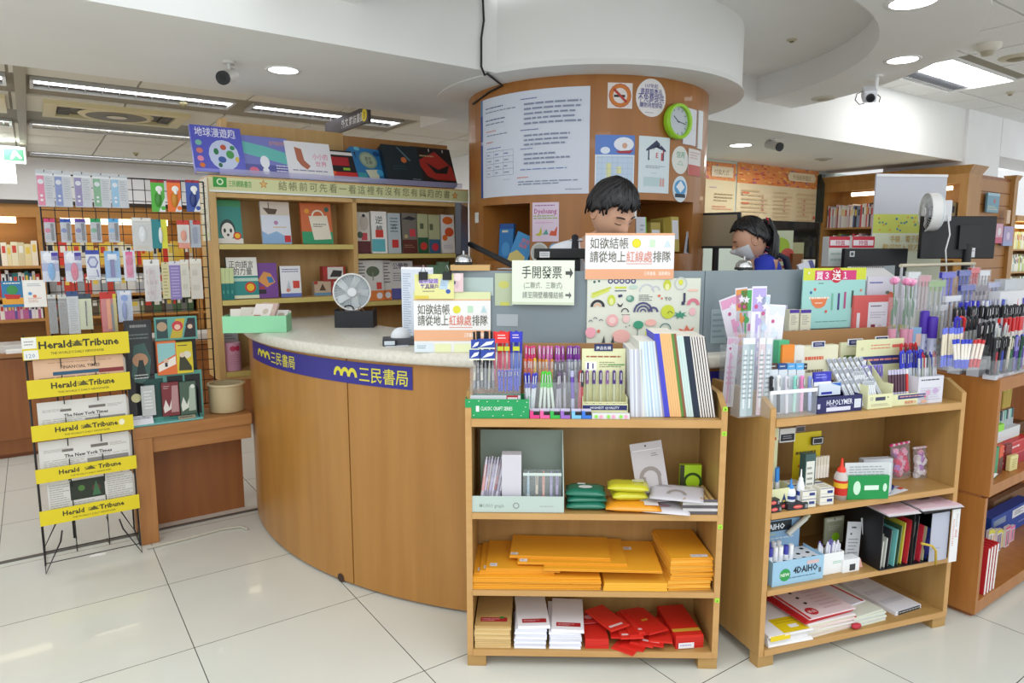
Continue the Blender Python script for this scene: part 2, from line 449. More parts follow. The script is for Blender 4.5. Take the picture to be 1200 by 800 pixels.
disc_fit(159,179,2.6,.03,.02,'brass sprinkler near the rearmost light strip on the left ceiling','sprinkler','sprinkler','b5ac86','857b55')
# louvred fluorescent fittings on the left
LED=mat('f4f8ff',.5,emit=5)
def strip(e0,e1,n0,label):
    t_=thing('fluorescent_fitting',label,'ceiling light',GE.M@Tr(e0,n0,2.6),'louvred fluorescent fittings')
    L=e1-e0;wd=.3
    b=MB();b.box(0,L,0,.02,-.012,.01,mat('b8b8b4',.3));b.box(0,L,wd-.02,wd,-.012,.01,mat('b8b8b4',.3))
    b.box(0,.02,.02,wd-.02,-.012,.01,mat('b8b8b4',.3));b.box(L-.02,L,.02,wd-.02,-.012,.01,mat('b8b8b4',.3));b.build('frame',t_)
    b=MB();b.box(.02,L-.02,.02,.21,.008,.0095,LED);b.build('lamp_panel',t_);b=MB();b.box(.02,L-.02,.211,wd-.02,.008,.0095,'6a625c');b.build('reflector',t_)
    b=MB();k=0.1
    while k < L-.05:b.box(k,k+.006,.02,wd-.02,-.006,.008,mat('c9ccd0',.2,.8));k += .1
    o=b.build('louver',t_);
strip(.08,1.3,5.3,'front louvred light strip behind the beam, right of the grey runner')
strip(1.42,2.62,5.3,'front louvred light strip above the bookcase top')
strip(-1.3,-.04,5.3,'front louvred light strip at the left edge of the picture')
strip(.08,1.6,7.1,'middle louvred light strip behind the cassette vent')
strip(-1.3,-.04,7.1,'middle louvred light strip at the left edge of the picture')
strip(.08,2.0,9.2,'rear louvred light strip nearest the back wall')
strip(2.05,3.2,9.2,'rear louvred light strip behind the raised picture book')
# troffer on the right
t_=thing('troffer','square recessed light with two bright panels and a grey louver, right ceiling','ceiling light',GE.M@Tr(6.1,2.62,3.05))
b=MB();b.box(0,1.25,0,.02,-.01,.03,WHITE);b.box(0,1.25,.56,.58,-.01,.03,WHITE);b.box(0,.02,.02,.56,-.01,.03,WHITE);b.box(1.23,1.25,.02,.56,-.01,.03,WHITE);b.build('frame',t_)
for x in (.03,.64):
    b=MB();b.box(x,x+.58,.03,.36,-.002,.01,mat('ffffff',emit=12));b.build('lamp_panel',t_)
b=MB();b.box(.02,1.23,.37,.56,.02,.03,'6e727c')
for k in range(22):b.box(.03+k*.055,.036+k*.055,.37,.56,-.004,.02,'9a9ea8')
b.build('louver',t_)
# ceiling cassette fan
t_=thing('ceiling_cassette','cream square ceiling cassette with round grille between light strips','air vent',GE.M@Tr(.16,5.98,2.6))
b=MB();b.box(0,.95,0,.08,-.03,0,'d9cda0');b.box(0,.95,.52,.6,-.03,0,'d9cda0');b.box(0,.08,.08,.52,-.03,0,'d9cda0');b.box(.87,.95,.08,.52,-.03,0,'d9cda0');b.box(.08,.87,.08,.52,-.002,0,'5a5238');b.build('frame',t_)
b=MB();b.lathe([(.0005,-.036),(.07,-.034)],'d8d2bc',24,(.475,.3));b.lathe([(.07,-.03),(.21,-.028)],'6d6550',32,(.475,.3));b.lathe([(.21,-.03),(.24,-.034),(.26,-.02)],'d9cda0',32,(.475,.3));b.build('round_grille',t_)
for x in (.09,.78):
    b=MB()
    for k in range(7):b.box(x,x+.08,.1+k*.058,.135+k*.058,-.02,-.008,'4a432f')
    b.build('louver',t_)
t_=thing('ceiling_cassette','cream ceiling cassette cut by the left edge of the picture','air vent',GE.M@Tr(-.9,5.98,2.6))
b=MB();b.box(0,.84,0,.1,-.03,0,'d9cda0');b.box(0,.84,.5,.6,-.03,0,'d9cda0');b.box(0,.1,.1,.5,-.03,0,'d9cda0');b.box(.74,.84,.1,.5,-.03,0,'d9cda0');b.box(.1,.74,.1,.5,-.002,0,'5a5238');b.build('frame',t_)
b=MB();b.lathe([(.0005,-.036),(.2,-.03),(.22,-.02)],'8d8562',24,(.42,.3));b.build('round_grille',t_)
# cameras
def atz(px,py,z):
    d=ray(px,py);t=(z-EYE)/d.z;p=d*t;return p.x,p.y
def tube_camera(px,py,z,label,aim,L=.13,r=.027,drop=.05):
    x,y=atz(px,py,z)
    t_=thing('security_camera',label,'security camera',Tr(x,y,z))
    b=MB();b.cyl((0,0,0),(0,0,-.012),.03,'d8d6d2',n=16);b.cyl((0,0,-.01),(0,0,-drop),.009,'d8d6d2',n=8);b.build('bracket',t_)
    a=Vector(aim).normalized();c0=Vector((0,0,-drop-r*.6))-a*L*.35;c1=c0+a*L
    b=MB();b.cyl(c0,c1,r,'cfcdc9',n=18);b.build('body',t_)
    b=MB();b.cyl(c1-a*.01,c1+a*.006,r*1.06,'1c1c20',n=18);b.cyl(c1+a*.006,c1+a*.008,r*.5,'05050a',n=12);b.build('lens',t_)
tube_camera(268,72,2.5,'white tube camera with black lens under the beam at left',(.06,-1,-.35),.16,.032,.05)
tube_camera(905,163,2.5,'small grey tube camera under the soffit above the fee posters',(.35,-1,-.3),.16,.035,.03)
x,y=atz(1028,88,2.7)
t_=thing('security_camera','white box camera with round lens hanging on a post from the ring ceiling','security camera',Tr(x,y,2.7))
b=MB();b.cyl((0,0,0),(0,0,-.012),.035,WHITE,n=20);b.cyl((0,0,-.012),(0,0,-.1),.013,'f0f0f0',n=12);b.cyl((0,0,-.1),(-.03,-.0,-.13),.012,'f0f0f0',n=10);b.build('post',t_)
R=Matrix.Rotation(math.radians(-18),4,'Z')@Rx(28);B0=Tr(-.055,-.02,-.13)@R
b=MB();b.T=B0;b.box(-.04,.04,-.06,.07,-.035,.04,'e6ebf2');b.build('body',t_,bevel=.006)
b=MB();b.T=B0;b.cyl((0,-.06,0),(0,-.085,0),.026,'2a2c33',n=18);b.cyl((0,-.085,0),(0,-.09,0),.016,'08080c',n=14);b.build('lens',t_)
b=MB();b.T=B0;b.tube([(-.04,.02,.02),(-.075,.0,.01),(-.085,-.03,-.02),(-.06,-.05,-.045),(-.03,-.05,-.04)],.003,'1c1c1e');b.tube([(.04,.03,.0),(.07,.0,-.02),(.06,-.04,-.04)],.003,'1c1c1e');b.build('cable',t_)
x,y=atz(778,-8,2.88)
t_=thing('pendant_microphone','black clamp with dangling wire cut by the top edge above the column','cable clamp',Tr(x,y,2.88))
b=MB();b.cyl((.05,0,0),(0,0,-.05),.012,BLACK,n=10);b.cyl((0,0,-.05),(-.05,-.01,-.09),.016,BLACK,r1=.012,n=10);b.cyl((-.05,-.01,-.09),(-.075,-.015,-.115),.004,BLACK,n=6);b.build('clamp_body',t_)
b=MB();b.tube([(.05+.03*math.cos(a/3),0,-.065+.02*math.sin(a/3)) for a in range(0,17)],.0022,BLACK);b.build('wire',t_)
# black cable from recess down the drum to the column
P=[]
for (px,py) in ((565,-20),(567,24),(564,45),(564,78),(568,88)):
    u,w=GE.loc(px,py,3.208);P.append(tuple(GE.M@Vector((u,3.208,w))))
P.append(tuple(GE.M@Vector((P and GE.loc(568,88,3.208)[0]+.03,3.23,2.49))))
for (px,py) in ((590,99),(575,108),(556,122)):
    a,z=colhit(px,py);P.append((CC[0]+.785*math.cos(math.radians(a)),CC[1]+.785*math.sin(math.radians(a)),min(z,2.485)))
b=MB();b.tube(P,.006,BLACK,6);put(b,'ceiling_cable','black cable running down the white drum to the wooden column','cable',Matrix())
# hanging direction sign
p=en(2.03,5.5);HS=Frame(p.x,p.y,-55)
t_=thing('hanging_sign','long dark hanging direction sign with white letters above the bookcase','sign',HS.at(0,0,2.44))
b=MB();b.box(0,.85,-.012,.012,0,.11,'4b4548');b.build('board',t_)
b=MB();art(b,face(0,0,-.012),.85,.11,[('t',.42,.22,.5,'外文','f0f0f0'),('t',.6,.22,.5,'雜誌書區','f0f0f0'),('c',.93,.5,.42,'f2dc2a'),('t',.93,.25,.5,'3','222222','c')]);b.build('lettering',t_)
for x in (.1,.75):
    b=MB();b.cyl((x,0,.11),(x,0,.16),.004,GREYP,n=6);b.build('hanger',t_)
# lit box at the left edge and exit sign
t_=thing('exit_sign','small green and white exit sign at the left edge under the ceiling','sign',GE.at(-.12,8.4,2.38));b=MB();b.box(-.16,.16,-.03,.03,0,.16,'dfe8df');b.build('case',t_)
b=MB();art(b,face(-.16,0,-.03),.32,.16,[('r',.45,.15,.95,.85,'3f7f5c'),('p',[(.6,.25),(.66,.25),(.75,.5),(.85,.28),(.9,.32),(.8,.6),(.75,.75),(.68,.7)],'f2f6f2'),('r',.1,.2,.2,.8,'3f7f5c'),('r',.25,.2,.35,.8,'3f7f5c')]);b.build('pictogram',t_)
b=MB();b.box(-.35,.0,-.02,.02,0,.2,mat('ffffff',emit=2.5));put(b,'light_box','white glowing light box at the left edge below the exit sign','light box',GE.at(-.05,8.0,2.16))
# ================================================================== FURNITURE
KC=(.35,4.71);KR=2.035
def rhit(px,py,C,R):
    d=ray(px,py);ox,oy=-C[0],-C[1]
    A=d.x**2+d.y**2;B=2*(ox*d.x+oy*d.y);c=ox*ox+oy*oy-R*R
    D=max(B*B-4*A*c,0);t=(-B-math.sqrt(D))/2/A;p=d*t
    return math.degrees(math.atan2(p.y-C[1],p.x-C[0]))%360,EYE+p.z
def cmap(C,R,a0,z0):
    return lambda a,b,off=0:(C[0]+(R+off)*math.cos(math.radians(a0)+a/R),C[1]+(R+off)*math.sin(math.radians(a0)+a/R),z0+b)
def ringseg(mb,C,r0,r1,a0,a1,z0,z1,m,n=None):
    n=n or max(2,int((a1-a0)/2.5));A0,A1=math.radians(a0),math.radians(a1)
    mb.lathe([(r1,z0),(r1,z1)],m,n,C,A0,A1);mb.lathe([(r0,z1),(r0,z0)],m,n,C,A0,A1)
    mb.lathe([(r1,z1),(r0,z1)],m,n,C,A0,A1);mb.lathe([(r0,z0),(r1,z0)],m,n,C,A0,A1)
    for a in (A0,A1):
        mb.add([(C[0]+r*math.cos(a),C[1]+r*math.sin(a),z) for r,z in ((r0,z0),(r1,z0),(r1,z1),(r0,z1))],[(0,1,2,3)],m)
def trim_n(mb,lim=4.262):
    c,s=math.cos(A35),math.sin(A35)
    for i,(x,y,z) in enumerate(mb.V):
        n_=-x*s+y*c
        if n_ > lim and x < 0:e_=x*c+y*s;mb.V[i]=(e_*c-lim*s,e_*s+lim*c,z)
    return mb
cnt=thing('service_counter','round cherry wood service counter with pale stone top encircling the column','counter',Matrix())
for a0,a1 in ((190,237.75),(237.95,281),(281.2,324),(324.2,350)):
    b=MB();ringseg(b,KC,KR-.03,KR,a0,a1,.012,1.075,CNT);trim_n(b).build('front_panel',cnt)
b=MB();ringseg(b,KC,1.62,KR-.031,190,350,0,1.074,DARKW);trim_n(b).build('carcass',cnt)
b=MB();A0,A1=math.radians(188),math.radians(352)
b.lathe([(1.43,1.13),(2.055,1.13),(2.068,1.122),(2.07,1.085),(2.062,1.076),(1.43,1.076),(1.43,1.13)],TOPM,90,KC,A0,A1);trim_n(b).build('worktop',cnt)
b=MB();a,z=rhit(400,684,KC,KR);f=cmap(KC,KR,a,.02);b.prism(circ(0,0,.022,n=12),.001,mat('3c2416',.6),f=lambda p,q,o=0:f(p,q,.002+o*0));b.build('cable_hole',cnt)
# blue name band glued round the counter front
PURP=mat('2b2585',.4)
aL,_=rhit(297,415,KC,KR);aR,zt=rhit(484,430,KC,KR);_,zb=rhit(484,457,KC,KR)
hB=zt-zb;f=cmap(KC,KR+.003,aL,zb);wB=math.radians(aR-aL)*KR
band=MB();n=40
for i in range(n):
    x0,x1=wB*i/n,wB*(i+1)/n
    band.add([f(x0,0,0),f(x1,0,0),f(x1,hB,0),f(x0,hB,0)],[(0,1,2,3)],PURP)
YL=mat('d9cf3a',.4)
def humps(mb,f,x,y,w,h):
    for k in range(3):
        cx=x+w*(.17+.31*k)
        o=[(cx+w*.2*math.cos(PI*q/8),y+h*math.sin(PI*q/8)) for q in range(9)]
        i_=[(cx+w*.1*math.cos(PI*q/8),y+h*.55*math.sin(PI*q/8)) for q in range(9)]
        for q in range(8):mb.add([f(*o[q],.001),f(*o[q+1],.001),f(*i_[q+1],.001),f(*i_[q],.001)],[(0,1,2,3)],YL)
def arcx(px,py):return math.radians(rhit(px,py,KC,KR)[0]-aL)*KR
x0,x1=arcx(393,445),arcx(420,445);humps(band,f,x0,hB*.3,x1-x0,hB*.42)
x2=arcx(479,445);band.text(f,x1+.01,hB*.2,hB*.6,'三民書局',YL,'l',x2-x1-.01,.02,.001)
x0,x1=arcx(304,425),arcx(318,427);humps(band,f,x0,hB*.35,x1-x0,hB*.4)
x2=arcx(349,432);band.text(f,x1+.01,hB*.25,hB*.55,'三民書局',YL,'l',x2-x1-.01,.02,.001)
put(band,'name_band','purple blue band with yellow lettering glued round the counter front, left','sign',Matrix())
a,z1=rhit(826,418,KC,KR);z0=zb;f=cmap(KC,KR+.003,a,zb);band=MB()
for i in range(12):band.add([f(.03*i,0,0),f(.03*i+.03,0,0),f(.03*i+.03,hB,0),f(.03*i,hB,0)],[(0,1,2,3)],PURP)
put(band,'name_band','bit of purple band on the counter seen past the end of the notebooks','sign',Matrix())
# frosted glass screens on the counter
def glass_screen(x0,x1,ztop=1.464,lab=''):
    a,_=rhit(x0,330,KC,1.99);c,_=rhit(x1,330,KC,1.99)
    p=Vector((KC[0]+1.99*math.cos(math.radians(a)),KC[1]+1.99*math.sin(math.radians(a)),1.13))
    q=Vector((KC[0]+1.99*math.cos(math.radians(c)),KC[1]+1.99*math.sin(math.radians(c)),1.13))
    L=(q-p).length;ang=math.degrees(math.atan2(q.y-p.y,q.x-p.x));F=Frame(p.x,p.y,ang,1.13)
    b=MB();b.box(.002,L-.002,0,.008,0,ztop-1.13,FROST);o=put(b,'glass_screen',lab,'glass screen',F.M);return F
GS1=glass_screen(529,690,1.464,'grey frosted glass screen on the counter behind the hand-receipt notice')
GS2=glass_screen(690,826,1.464,'grey frosted glass screen on the counter behind the sketch book')
GS3=glass_screen(826,950,1.464,'grey frosted glass screen behind the pink pencil packets')
GS4=glass_screen(950,1062,1.464,'grey frosted glass screen behind the buy-three poster')

# open display shelves in front of the counter
def open_shelf(F,label,tagpx=(),d=.36):
    t=thing('display_shelf',label,'shelf',F.M)
    for u in (0,.908):
        b=MB();b.T=Tr(u,0,0)@Matrix(((0,0,1,0),(1,0,0,0),(0,1,0,0),(0,0,0,1)))
        b.slab([(0,.045),(0,.99),(.075,1.035),(d,1.035),(d,0),(d-.06,0),(d-.06,.045)],0,.022,WOOD_V)
        b.T=None;b.build('side_panel',t,bevel=.0015)
        b=MB();b.box(u,u+.022,-.0012,-.0001,.045,.988,WOOD_EDGE);b.build('edge_band',t)
        b=MB();b.box(u-(.0 if u else .0),u+(.07 if not u else .022),.002,.05,0,.0449,WOOD_H);b.T=None
        if u:
            b=MB();b.box(.86,.93,.002,.05,0,.0449,WOOD_H)
        b.build('foot',t,bevel=.001)
    for z0,z1 in ((.045,.07),(.283,.305),(.578,.602),(.922,.952)):
        b=MB();b.box(.0225,.9075,-.004,d-.01,z0,z1,WOOD_H);b.build('shelf',t,bevel=.0015)
        b=MB();b.box(.0225,.9075,-.0055,-.0042,z0+.001,z1-.001,WOOD_EDGE);b.build('edge_band',t)
    b=MB();b.box(.0225,.9075,d-.009,d,.05,.95,WOOD_V);b.build('back_panel',t)
    for px,py,s_ in tagpx:
        u,w=F.loc(px,py,0);b=MB();b.box(.912,.928,-.003,-.0014,w-.008,w+.008,'a5dd3c')
        b.text(face(.920,w-.005,-.003),0,0,.009,s_,mat('1c3a10'),'c');tag(b.build('shelf_tag',t),'lime green number tag on the edge',None)
    return t
SC=Frame(-.167,2.378,-1.3);SR=Frame(.917,2.362,18.25)
open_shelf(SC,'light wood display shelf with yellow envelopes, standing in front of the counter at the centre',((849,479,'8'),(849,508,'7'),(846,617,'5'),(843,703,'6')),.29)
open_shelf(SR,'light wood display shelf with pens and glue, turned to the right beside the centre one')
b=MB();b.box(0,.925,.33,.345,.9525,1.2,CLEAR);
u0,w1=SC.loc(610,402,.25);u1,_=SC.loc(737,402,.25)
b=MB();b.box(0,u1-u0,0,.012,0,w1-.9525,mat('a67c4e',.55));put(b,'backboard','brown wooden board standing behind the pens on the centre shelf','board',SC.at(u0,.25,.9525))

# red oak cabinet on the right
CB=Frame(1.96,2.693,35)
t=thing('pen_cabinet','reddish oak cabinet with two open bays at the right edge, full of pens on top','cabinet',CB.M)
WID,DEP=1.7,.5
b=MB();b.box(0,.028,0,DEP,.54,1.03,CABW);b.build('side_panel',t,bevel=.001)
b=MB();b.box(WID-.028,WID,0,DEP,.54,1.03,CABW);b.build('side_panel',t)
b=MB();b.box(0.0285,WID-.0285,.0,DEP,.98,1.03,CABW);b.build('top_board',t,bevel=.001)
b=MB();b.box(0.0285,WID-.0285,.002,DEP,.54,.585,CABW);b.build('shelf',t,bevel=.001)
b=MB();b.box(0,.026,.012,DEP,.02,.53,CABW);b.build('side_panel',t,bevel=.001)
b=MB();b.box(WID-.026,WID,.012,DEP,.02,.53,CABW);b.build('side_panel',t)
b=MB();b.box(.0265,WID-.0265,.012,DEP,.02,.075,CABW);b.build('bottom_board',t,bevel=.001)
b=MB();b.box(.0,WID,.03,DEP,0.53,.5395,DARKW);b.box(.02,WID,.03,DEP,0,.0195,DARKW);b.build('spacer',t)
b=MB();b.box(.03,WID-.03,.34,.36,.076,.979,DARKW);b.build('back_panel',t)

# maple bookcase behind the counter end
BK=Fen(.87,4.27)
t=thing('bookcase','pale maple two-bay bookcase with a green lettered header behind the counter end','bookcase',BK.M)
b=MB();b.box(0,.035,0,.30,.77,1.97,BKW);b.build('side_panel',t,bevel=.0015)
b=MB();b.box(.86,.89,0,.30,.77,1.875,BKW);b.build('divider',t,bevel=.0015)
b=MB();b.box(1.70,1.735,0,.30,.77,1.97,BKW);b.build('side_panel',t,bevel=.0015)
b=MB();b.box(.036,1.699,.285,.3,.77,1.97,BKW);b.build('back_panel',t)
b=MB();b.box(.036,1.699,.0,.284,1.85,1.875,BKW);b.build('top_board',t)
for x0,x1,zz in ((.036,.859,(.82,1.25,1.58)),(.891,1.699,(.82,1.205,1.52))):
    for z in zz:
        b=MB();b.box(x0,x1,.0,.284,z-.03,z,BKW);b.build('shelf',t)
        b=MB();b.box(x0,x1,-.003,-.0002,z-.03,z,BKE);b.build('edge_band',t)
    b=MB();b.box(x0,x1,.0,.284,.77,.789,BKW);b.build('bottom_board',t)
b=MB();b.box(.3,1.735,.04,.3,0,.769,DARKW);b.build('plinth',t)
b=MB();b.box(.13,.93,.301,.315,1.5,2.33,BKW);b.box(.13,.16,.2,.301,1.975,2.33,BKW);b.build('header_board',t)
b=MB();b.box(.931,1.74,.301,.315,1.5,2.315,noise_mat('orange_board','a8763e','b5824a',(6,6,1)));b.build('header_board',t)
# header strip
b=MB();b.box(0,1.735,-.006,-.001,1.878,1.972,mat('d6d8a4',.5));b.build('header_strip',t)
b=MB()
b.T=Matrix();fz=face(0,1.878,-.006);Hh=.094;Wh=1.735
art(b,fz,Wh,Hh,[('r',0,.9,1,1,'d8ae70'),('r',0,0,1,.12,'eef0e6'),('r',.012,.3,.055,.9,'2f9a3a'),('c',.034,.62,.2,'d8ecc8'),('c',.034,.62,.12,'2f9a3a'),('t',.06,.38,.34,'三民網路書店','3c9c46','l',.075),('s',.175,.6,.3,'c98f45'),('s',.175,.6,.19,'e0b873'),('s',.935,.5,.3,'c98a3c'),('s',.935,.5,.19,'e6b26c')])
for k,ch in enumerate('結帳前可先看一看這裡有沒有您有興趣的書'):
    b.text(fz,Wh*(.24+.0365*k),Hh*.33,Hh*.5,ch,mat('85855c'),'c',.05,.012,.0012)
b.build('lettering',t)
# narrow sign on the left cheek of the bookcase
b=MB();b.box(-.003,0,0,.2,0,.36,mat('e6e2cf',.5))
fm=lambda a,q,off=0:(-.003-off,.2-a,q)
art(b,fm,.2,.36,[('l',.2,.84,.8,.94,2,'b48a7a'),('l',.2,.66,.8,.78,3,'9a8b70'),('s',.4,.58,.05,'d9a050'),('l',.15,.42,.8,.52,3,'88a070'),('c',.5,.34,.05,'8fb56c'),('l',.2,.2,.85,.3,3,'b0a080'),('r',.1,.05,.9,.13,'dbe3b3')])
put(b,'card_sign','narrow white card sign on the left cheek of the maple bookcase','sign',BK.at(-.001,.03,1.6))

# plain wooden table with thick legs
TB=Fen(.365,3.92)
t=thing('side_table','brown wooden table with thick legs left of the round counter','table',TB.M)
TWD=noise_mat('brown_table_wood','a06a38','b07a45',(.8,8,8),3,.45,5);TWV=noise_mat('brown_table_wood_upright','a06a38','b07a45',(8,8,.8),3,.45,5)
b=MB();b.box(-.004,.588,0,.285,.575,.635,TWD);b.build('tabletop',t,bevel=.002)
b=MB();b.box(.035,.585,.02,.04,.49,.574,TWD);b.build('apron',t,bevel=.001)
for x,y in ((.0,.005),(.0,.19)):
    b=MB();b.box(x,x+.085,y,y+.08,0,.574,TWV);b.build('leg',t,bevel=.002)
b=MB();b.box(.0,.586,.27,.282,.0,.574,DARKW);b.build('back_panel',t)
b=MB();b.lathe([(.092,.003),(.095,.01),(.095,.15)],'c2b088',32);b.lathe([(.095,.15),(.102,.152),(.102,.162),(.09,.162)],'d2c29c',32);b.lathe([(.0005,.003),(.092,.003)],'c2b088',32)
u,w=TB.loc(266,470,.15);put(b,'cream_pail','cream round pail on the table under the bookcase corner','pail',TB.at(u,.15,.636))
b=MB();b.box(-2.2,1.0,-.012,.012,0,.006,mat('6c6a66',.4,.6));put(b,'trim_5',None,None,GE.at(.2,4.1,0));bpy.data.objects['trim_5']['kind']='structure'
b=MB();P=[(-1.90,3.38,.008),(-1.75,3.50,.008),(-1.62,3.62,.008),(-1.52,3.66,.008),(-1.47,3.62,.01)];b.tube([(x-.0,y+.0,z) for x,y,z in P],.007,'b9b3a2',6);put(b,'floor_cable','pale cable lying on the floor before the table','cable',Matrix())
b=MB();b.slab([(0,0),(.07,.005),(.075,.03),(.03,.035),(.005,.02)],.0005,.0015,'f2f0ec');x,y=atz(104,653,0);put(b,'paper_scrap','tiny white scrap of paper on the floor under the newspaper rack','paper',Tr(x,y,0)@Rz(20))

# ------------------------------------------------------------------ books helpers
PAGE=mat('e8e4d8',.7)
def book(F,u,v,w,Wd,Hd,T,col,label,items=(),rx=0,yaw=0,ry=0,group=None,spine=None,name='book',cat='book',page=True):
    """a book or box standing face out: face on y=0, T deep"""
    b=MB();c=.002
    if page and T > .006:
        b.box(0,Wd,0,c,0,Hd,mat(col,.4));b.box(0,Wd,T-c,T,0,Hd,mat(col,.4));b.box(0,c,c,T-c,0,Hd,mat(spine or col,.4))
        b.box(c,Wd-.003,c,T-c,.002,Hd-.002,PAGE)
    else:b.box(0,Wd,0,T,0,Hd,mat(col,.45))
    art(b,face(),Wd,Hd,items)
    return put(b,name,label,cat,F.at(u,v,w+(T*math.sin(math.radians(-rx)) if rx < 0 else 0),yaw,rx,ry),group)
def bookpx(F,v,x0,y0,x1,y1,T,col,label,items=(),rx=0,wbase=None,**k):
    """same, its face filling the pixel box at depth v of the frame"""
    u0,wt=F.loc(x0,(y0+y1)/2,v);u1,_=F.loc(x1,(y0+y1)/2,v)
    um=(x0+x1)/2;wt=F.loc(um,y0,v)[1];wb=F.loc(um,y1,v)[1]
    if wbase is not None:wb=wbase
    return book(F,u0,v,wb+.0005,u1-u0,wt-wb,T,col,label,items,rx,**k)
def spines(F,v,w,u0,u1,hmin,hmax,depth,cols,labels,group,lean=0,seed=1,tmin=.012,tmax=.032,name='book',cat='book',band=True):
    rs=random.Random(seed);u=u0;i=0
    while u < u1-tmin:
        T=min(rs.uniform(tmin,tmax),u1-u);H=rs.uniform(hmin,hmax);c=cols[i%len(cols)] if seed < 0 else rs.choice(cols)
        b=MB();b.box(.0003,T-.0003,0,depth,0,H,mat(c,.5));b.box(.0015,T-.0015,.003,depth,H-.0002,H+.0006,PAGE)
        if band and T > .014:
            k=rs.choice(('f0ece0','d04030','222233','e8c850'))
            art(b,face(),T,H,[('r',.2,.55,.8,.85,k)] if k != c else [])
        put(b,name,labels.format(cname(c)),cat,F.at(u,v,w+.0005+(T*math.sin(math.radians(abs(lean))) if lean else 0),0,0,lean),group)
        u += T+.0005;i += 1
# ================================================================== LEFT SIDE
# dark cabinets, far shelf wall
LC=Fen(-2.6,6.19)
t=thing('low_cabinet','row of low brown cabinets with doors at the far left wall','cabinet',LC.M)
b=MB();b.box(0,5.6,.02,.75,.03,.76,DARKW);b.build('carcass',t)
b=MB();b.box(-.02,5.62,-.03,.75,.76,.79,mat('9b6a3c',.4));b.build('top_board',t)
for k in range(8):
    x=5.6*k/8-.225+.05
    b=MB();b.box(x+.24,x+.24+.685,0,.018,.14,.75,DARKW);d_=b.build('door',t,bevel=.002)
    b=MB();b.cyl((x+.28,0,.715),(x+.28,-.012,.715),.012,'c8a13a',n=12);tag(b.build('knob',d_),None,None)
b=MB();b.box(0,5.6,.04,.7,0,.13,mat('7a4421',.5));b.build('plinth',t)
LS=Fen(-2.4,6.62)
t=thing('lit_bookshelf','long orange lit wall bookshelf behind the wire grid','bookshelf',LS.M)
ORW=noise_mat('orange_shelf_wood','b07a3a','bd8642',(.8,6,6),3,.5)
b=MB();b.box(0,5.2,.3,.32,.79,1.9,ORW);b.build('back_panel',t)
b=MB();b.box(-.02,5.22,-.03,.33,1.9,1.93,mat('3a2d24',.5));b.build('cornice',t)
b=MB();b.box(0,5.2,0,.3,1.80,1.9,ORW);b.build('fascia',t)
for u in (0.2,1.35,2.46,3.6,5.17):
    b=MB();b.box(u,u+.04,.001,.3,.791,1.8,ORW);b.build('upright',t)
for z in (1.42,1.18,1.0):
    b=MB();b.box(0,5.2,0,.299,z-.02,z,ORW);b.build('shelf',t)
for u0,u1 in ((1.9,2.33),(2.62,2.95),(3.02,3.4),(3.7,4.2)):
    b=MB();b.box(u0,u1,.02,.06,1.755,1.799,mat('fff2cc',emit=5));b.build('shelf_light',t)
BC=['e9e1bd','f0e9c8','d8cba0','efe6d0','e7d9a8','444038']
spines(LS,.05,1.42,2.12,2.45,.16,.2,.2,BC,'{} book spine on the lit upper wall shelf at far left','pale books on the lit upper wall shelf',seed=3,tmin=.02,tmax=.05)
BC2=['2f4f7f','f2f2ee','27506b','b8372c','e9e6e0','3c3c55','1f7a78','ddd6c8','c8482f','4a4a4a']
spines(LS,.05,1.18,2.12,2.45,.17,.21,.2,BC2,'{} book spine on the middle wall shelf at far left','mixed books on the middle wall shelf',seed=4,tmin=.018,tmax=.04)
spines(LS,.05,1.0,2.12,2.45,.12,.14,.2,['efe9f2','c56aa0','8f5fae','e9e4d8','d8b0c8','f4f0ea','6c5aa5'],'small {} book spine on the lowest wall shelf at far left','small books on the lowest wall shelf',seed=5,tmin=.014,tmax=.03)
spines(LS,.05,1.42,2.51,3.59,.16,.2,.2,['e8c24a','efe2a0','d84030','f0ead0','e9b93c','d9d4c4','8c4a2c'],'{} book spine on the upper wall shelf seen through the wire grid','upper wall shelf books behind the grid',seed=6,tmin=.025,tmax=.06)
spines(LS,.05,1.18,2.51,3.59,.14,.2,.2,['c9c9c4','b5b8bc','e6e4de','c8402f','d9d6cc','9aa0a4'],'{} book spine on the middle wall shelf seen through the wire grid','middle wall shelf books behind the grid',seed=8,tmin=.03,tmax=.07)
spines(LS,.05,1.0,2.51,3.59,.12,.15,.2,['4c6b4a','7a7d78','a84a3c','d0ccc0','5a4a38','8b8f68'],'{} book spine on the lowest wall shelf seen through the wire grid','lowest wall shelf books behind the grid',seed=9,tmin=.03,tmax=.07)
# magazines on the low cabinet at the left edge
bookpx(LC,.1,2,329,27,360,.01,'2e78a8','picture book with blue green cover and boat, facing out on the low cabinet',[('r',0,.1,1,.35,'e0a030'),('p',[(.1,.5),(.9,.45),(.8,.3),(.2,.3)],'c03028'),('c',.5,.65,.18,'3c8f4c'),('l',.1,.85,.9,.95,1,'f0f0e0')],rx=-12,name='magazine',cat='magazine')
bookpx(LC,.1,27,328,54,360,.01,'f2f1ec','white activity book with coloured doodles, facing out on the low cabinet',[('l',.2,.75,.8,.88,2,'a0b0c0'),('c',.3,.5,.06,'5a9ad0'),('c',.5,.4,.06,'e08060'),('l',.2,.15,.8,.35,3,'d8a088')],rx=-12,name='magazine',cat='magazine')
b=MB();b.box(0,2.6,0,.3,0,.05,mat('dcdcd8',.5));put(b,'display_ledge','white ledge carrying the two picture magazines at far left','ledge',LC.at(1.9,.05,.79))
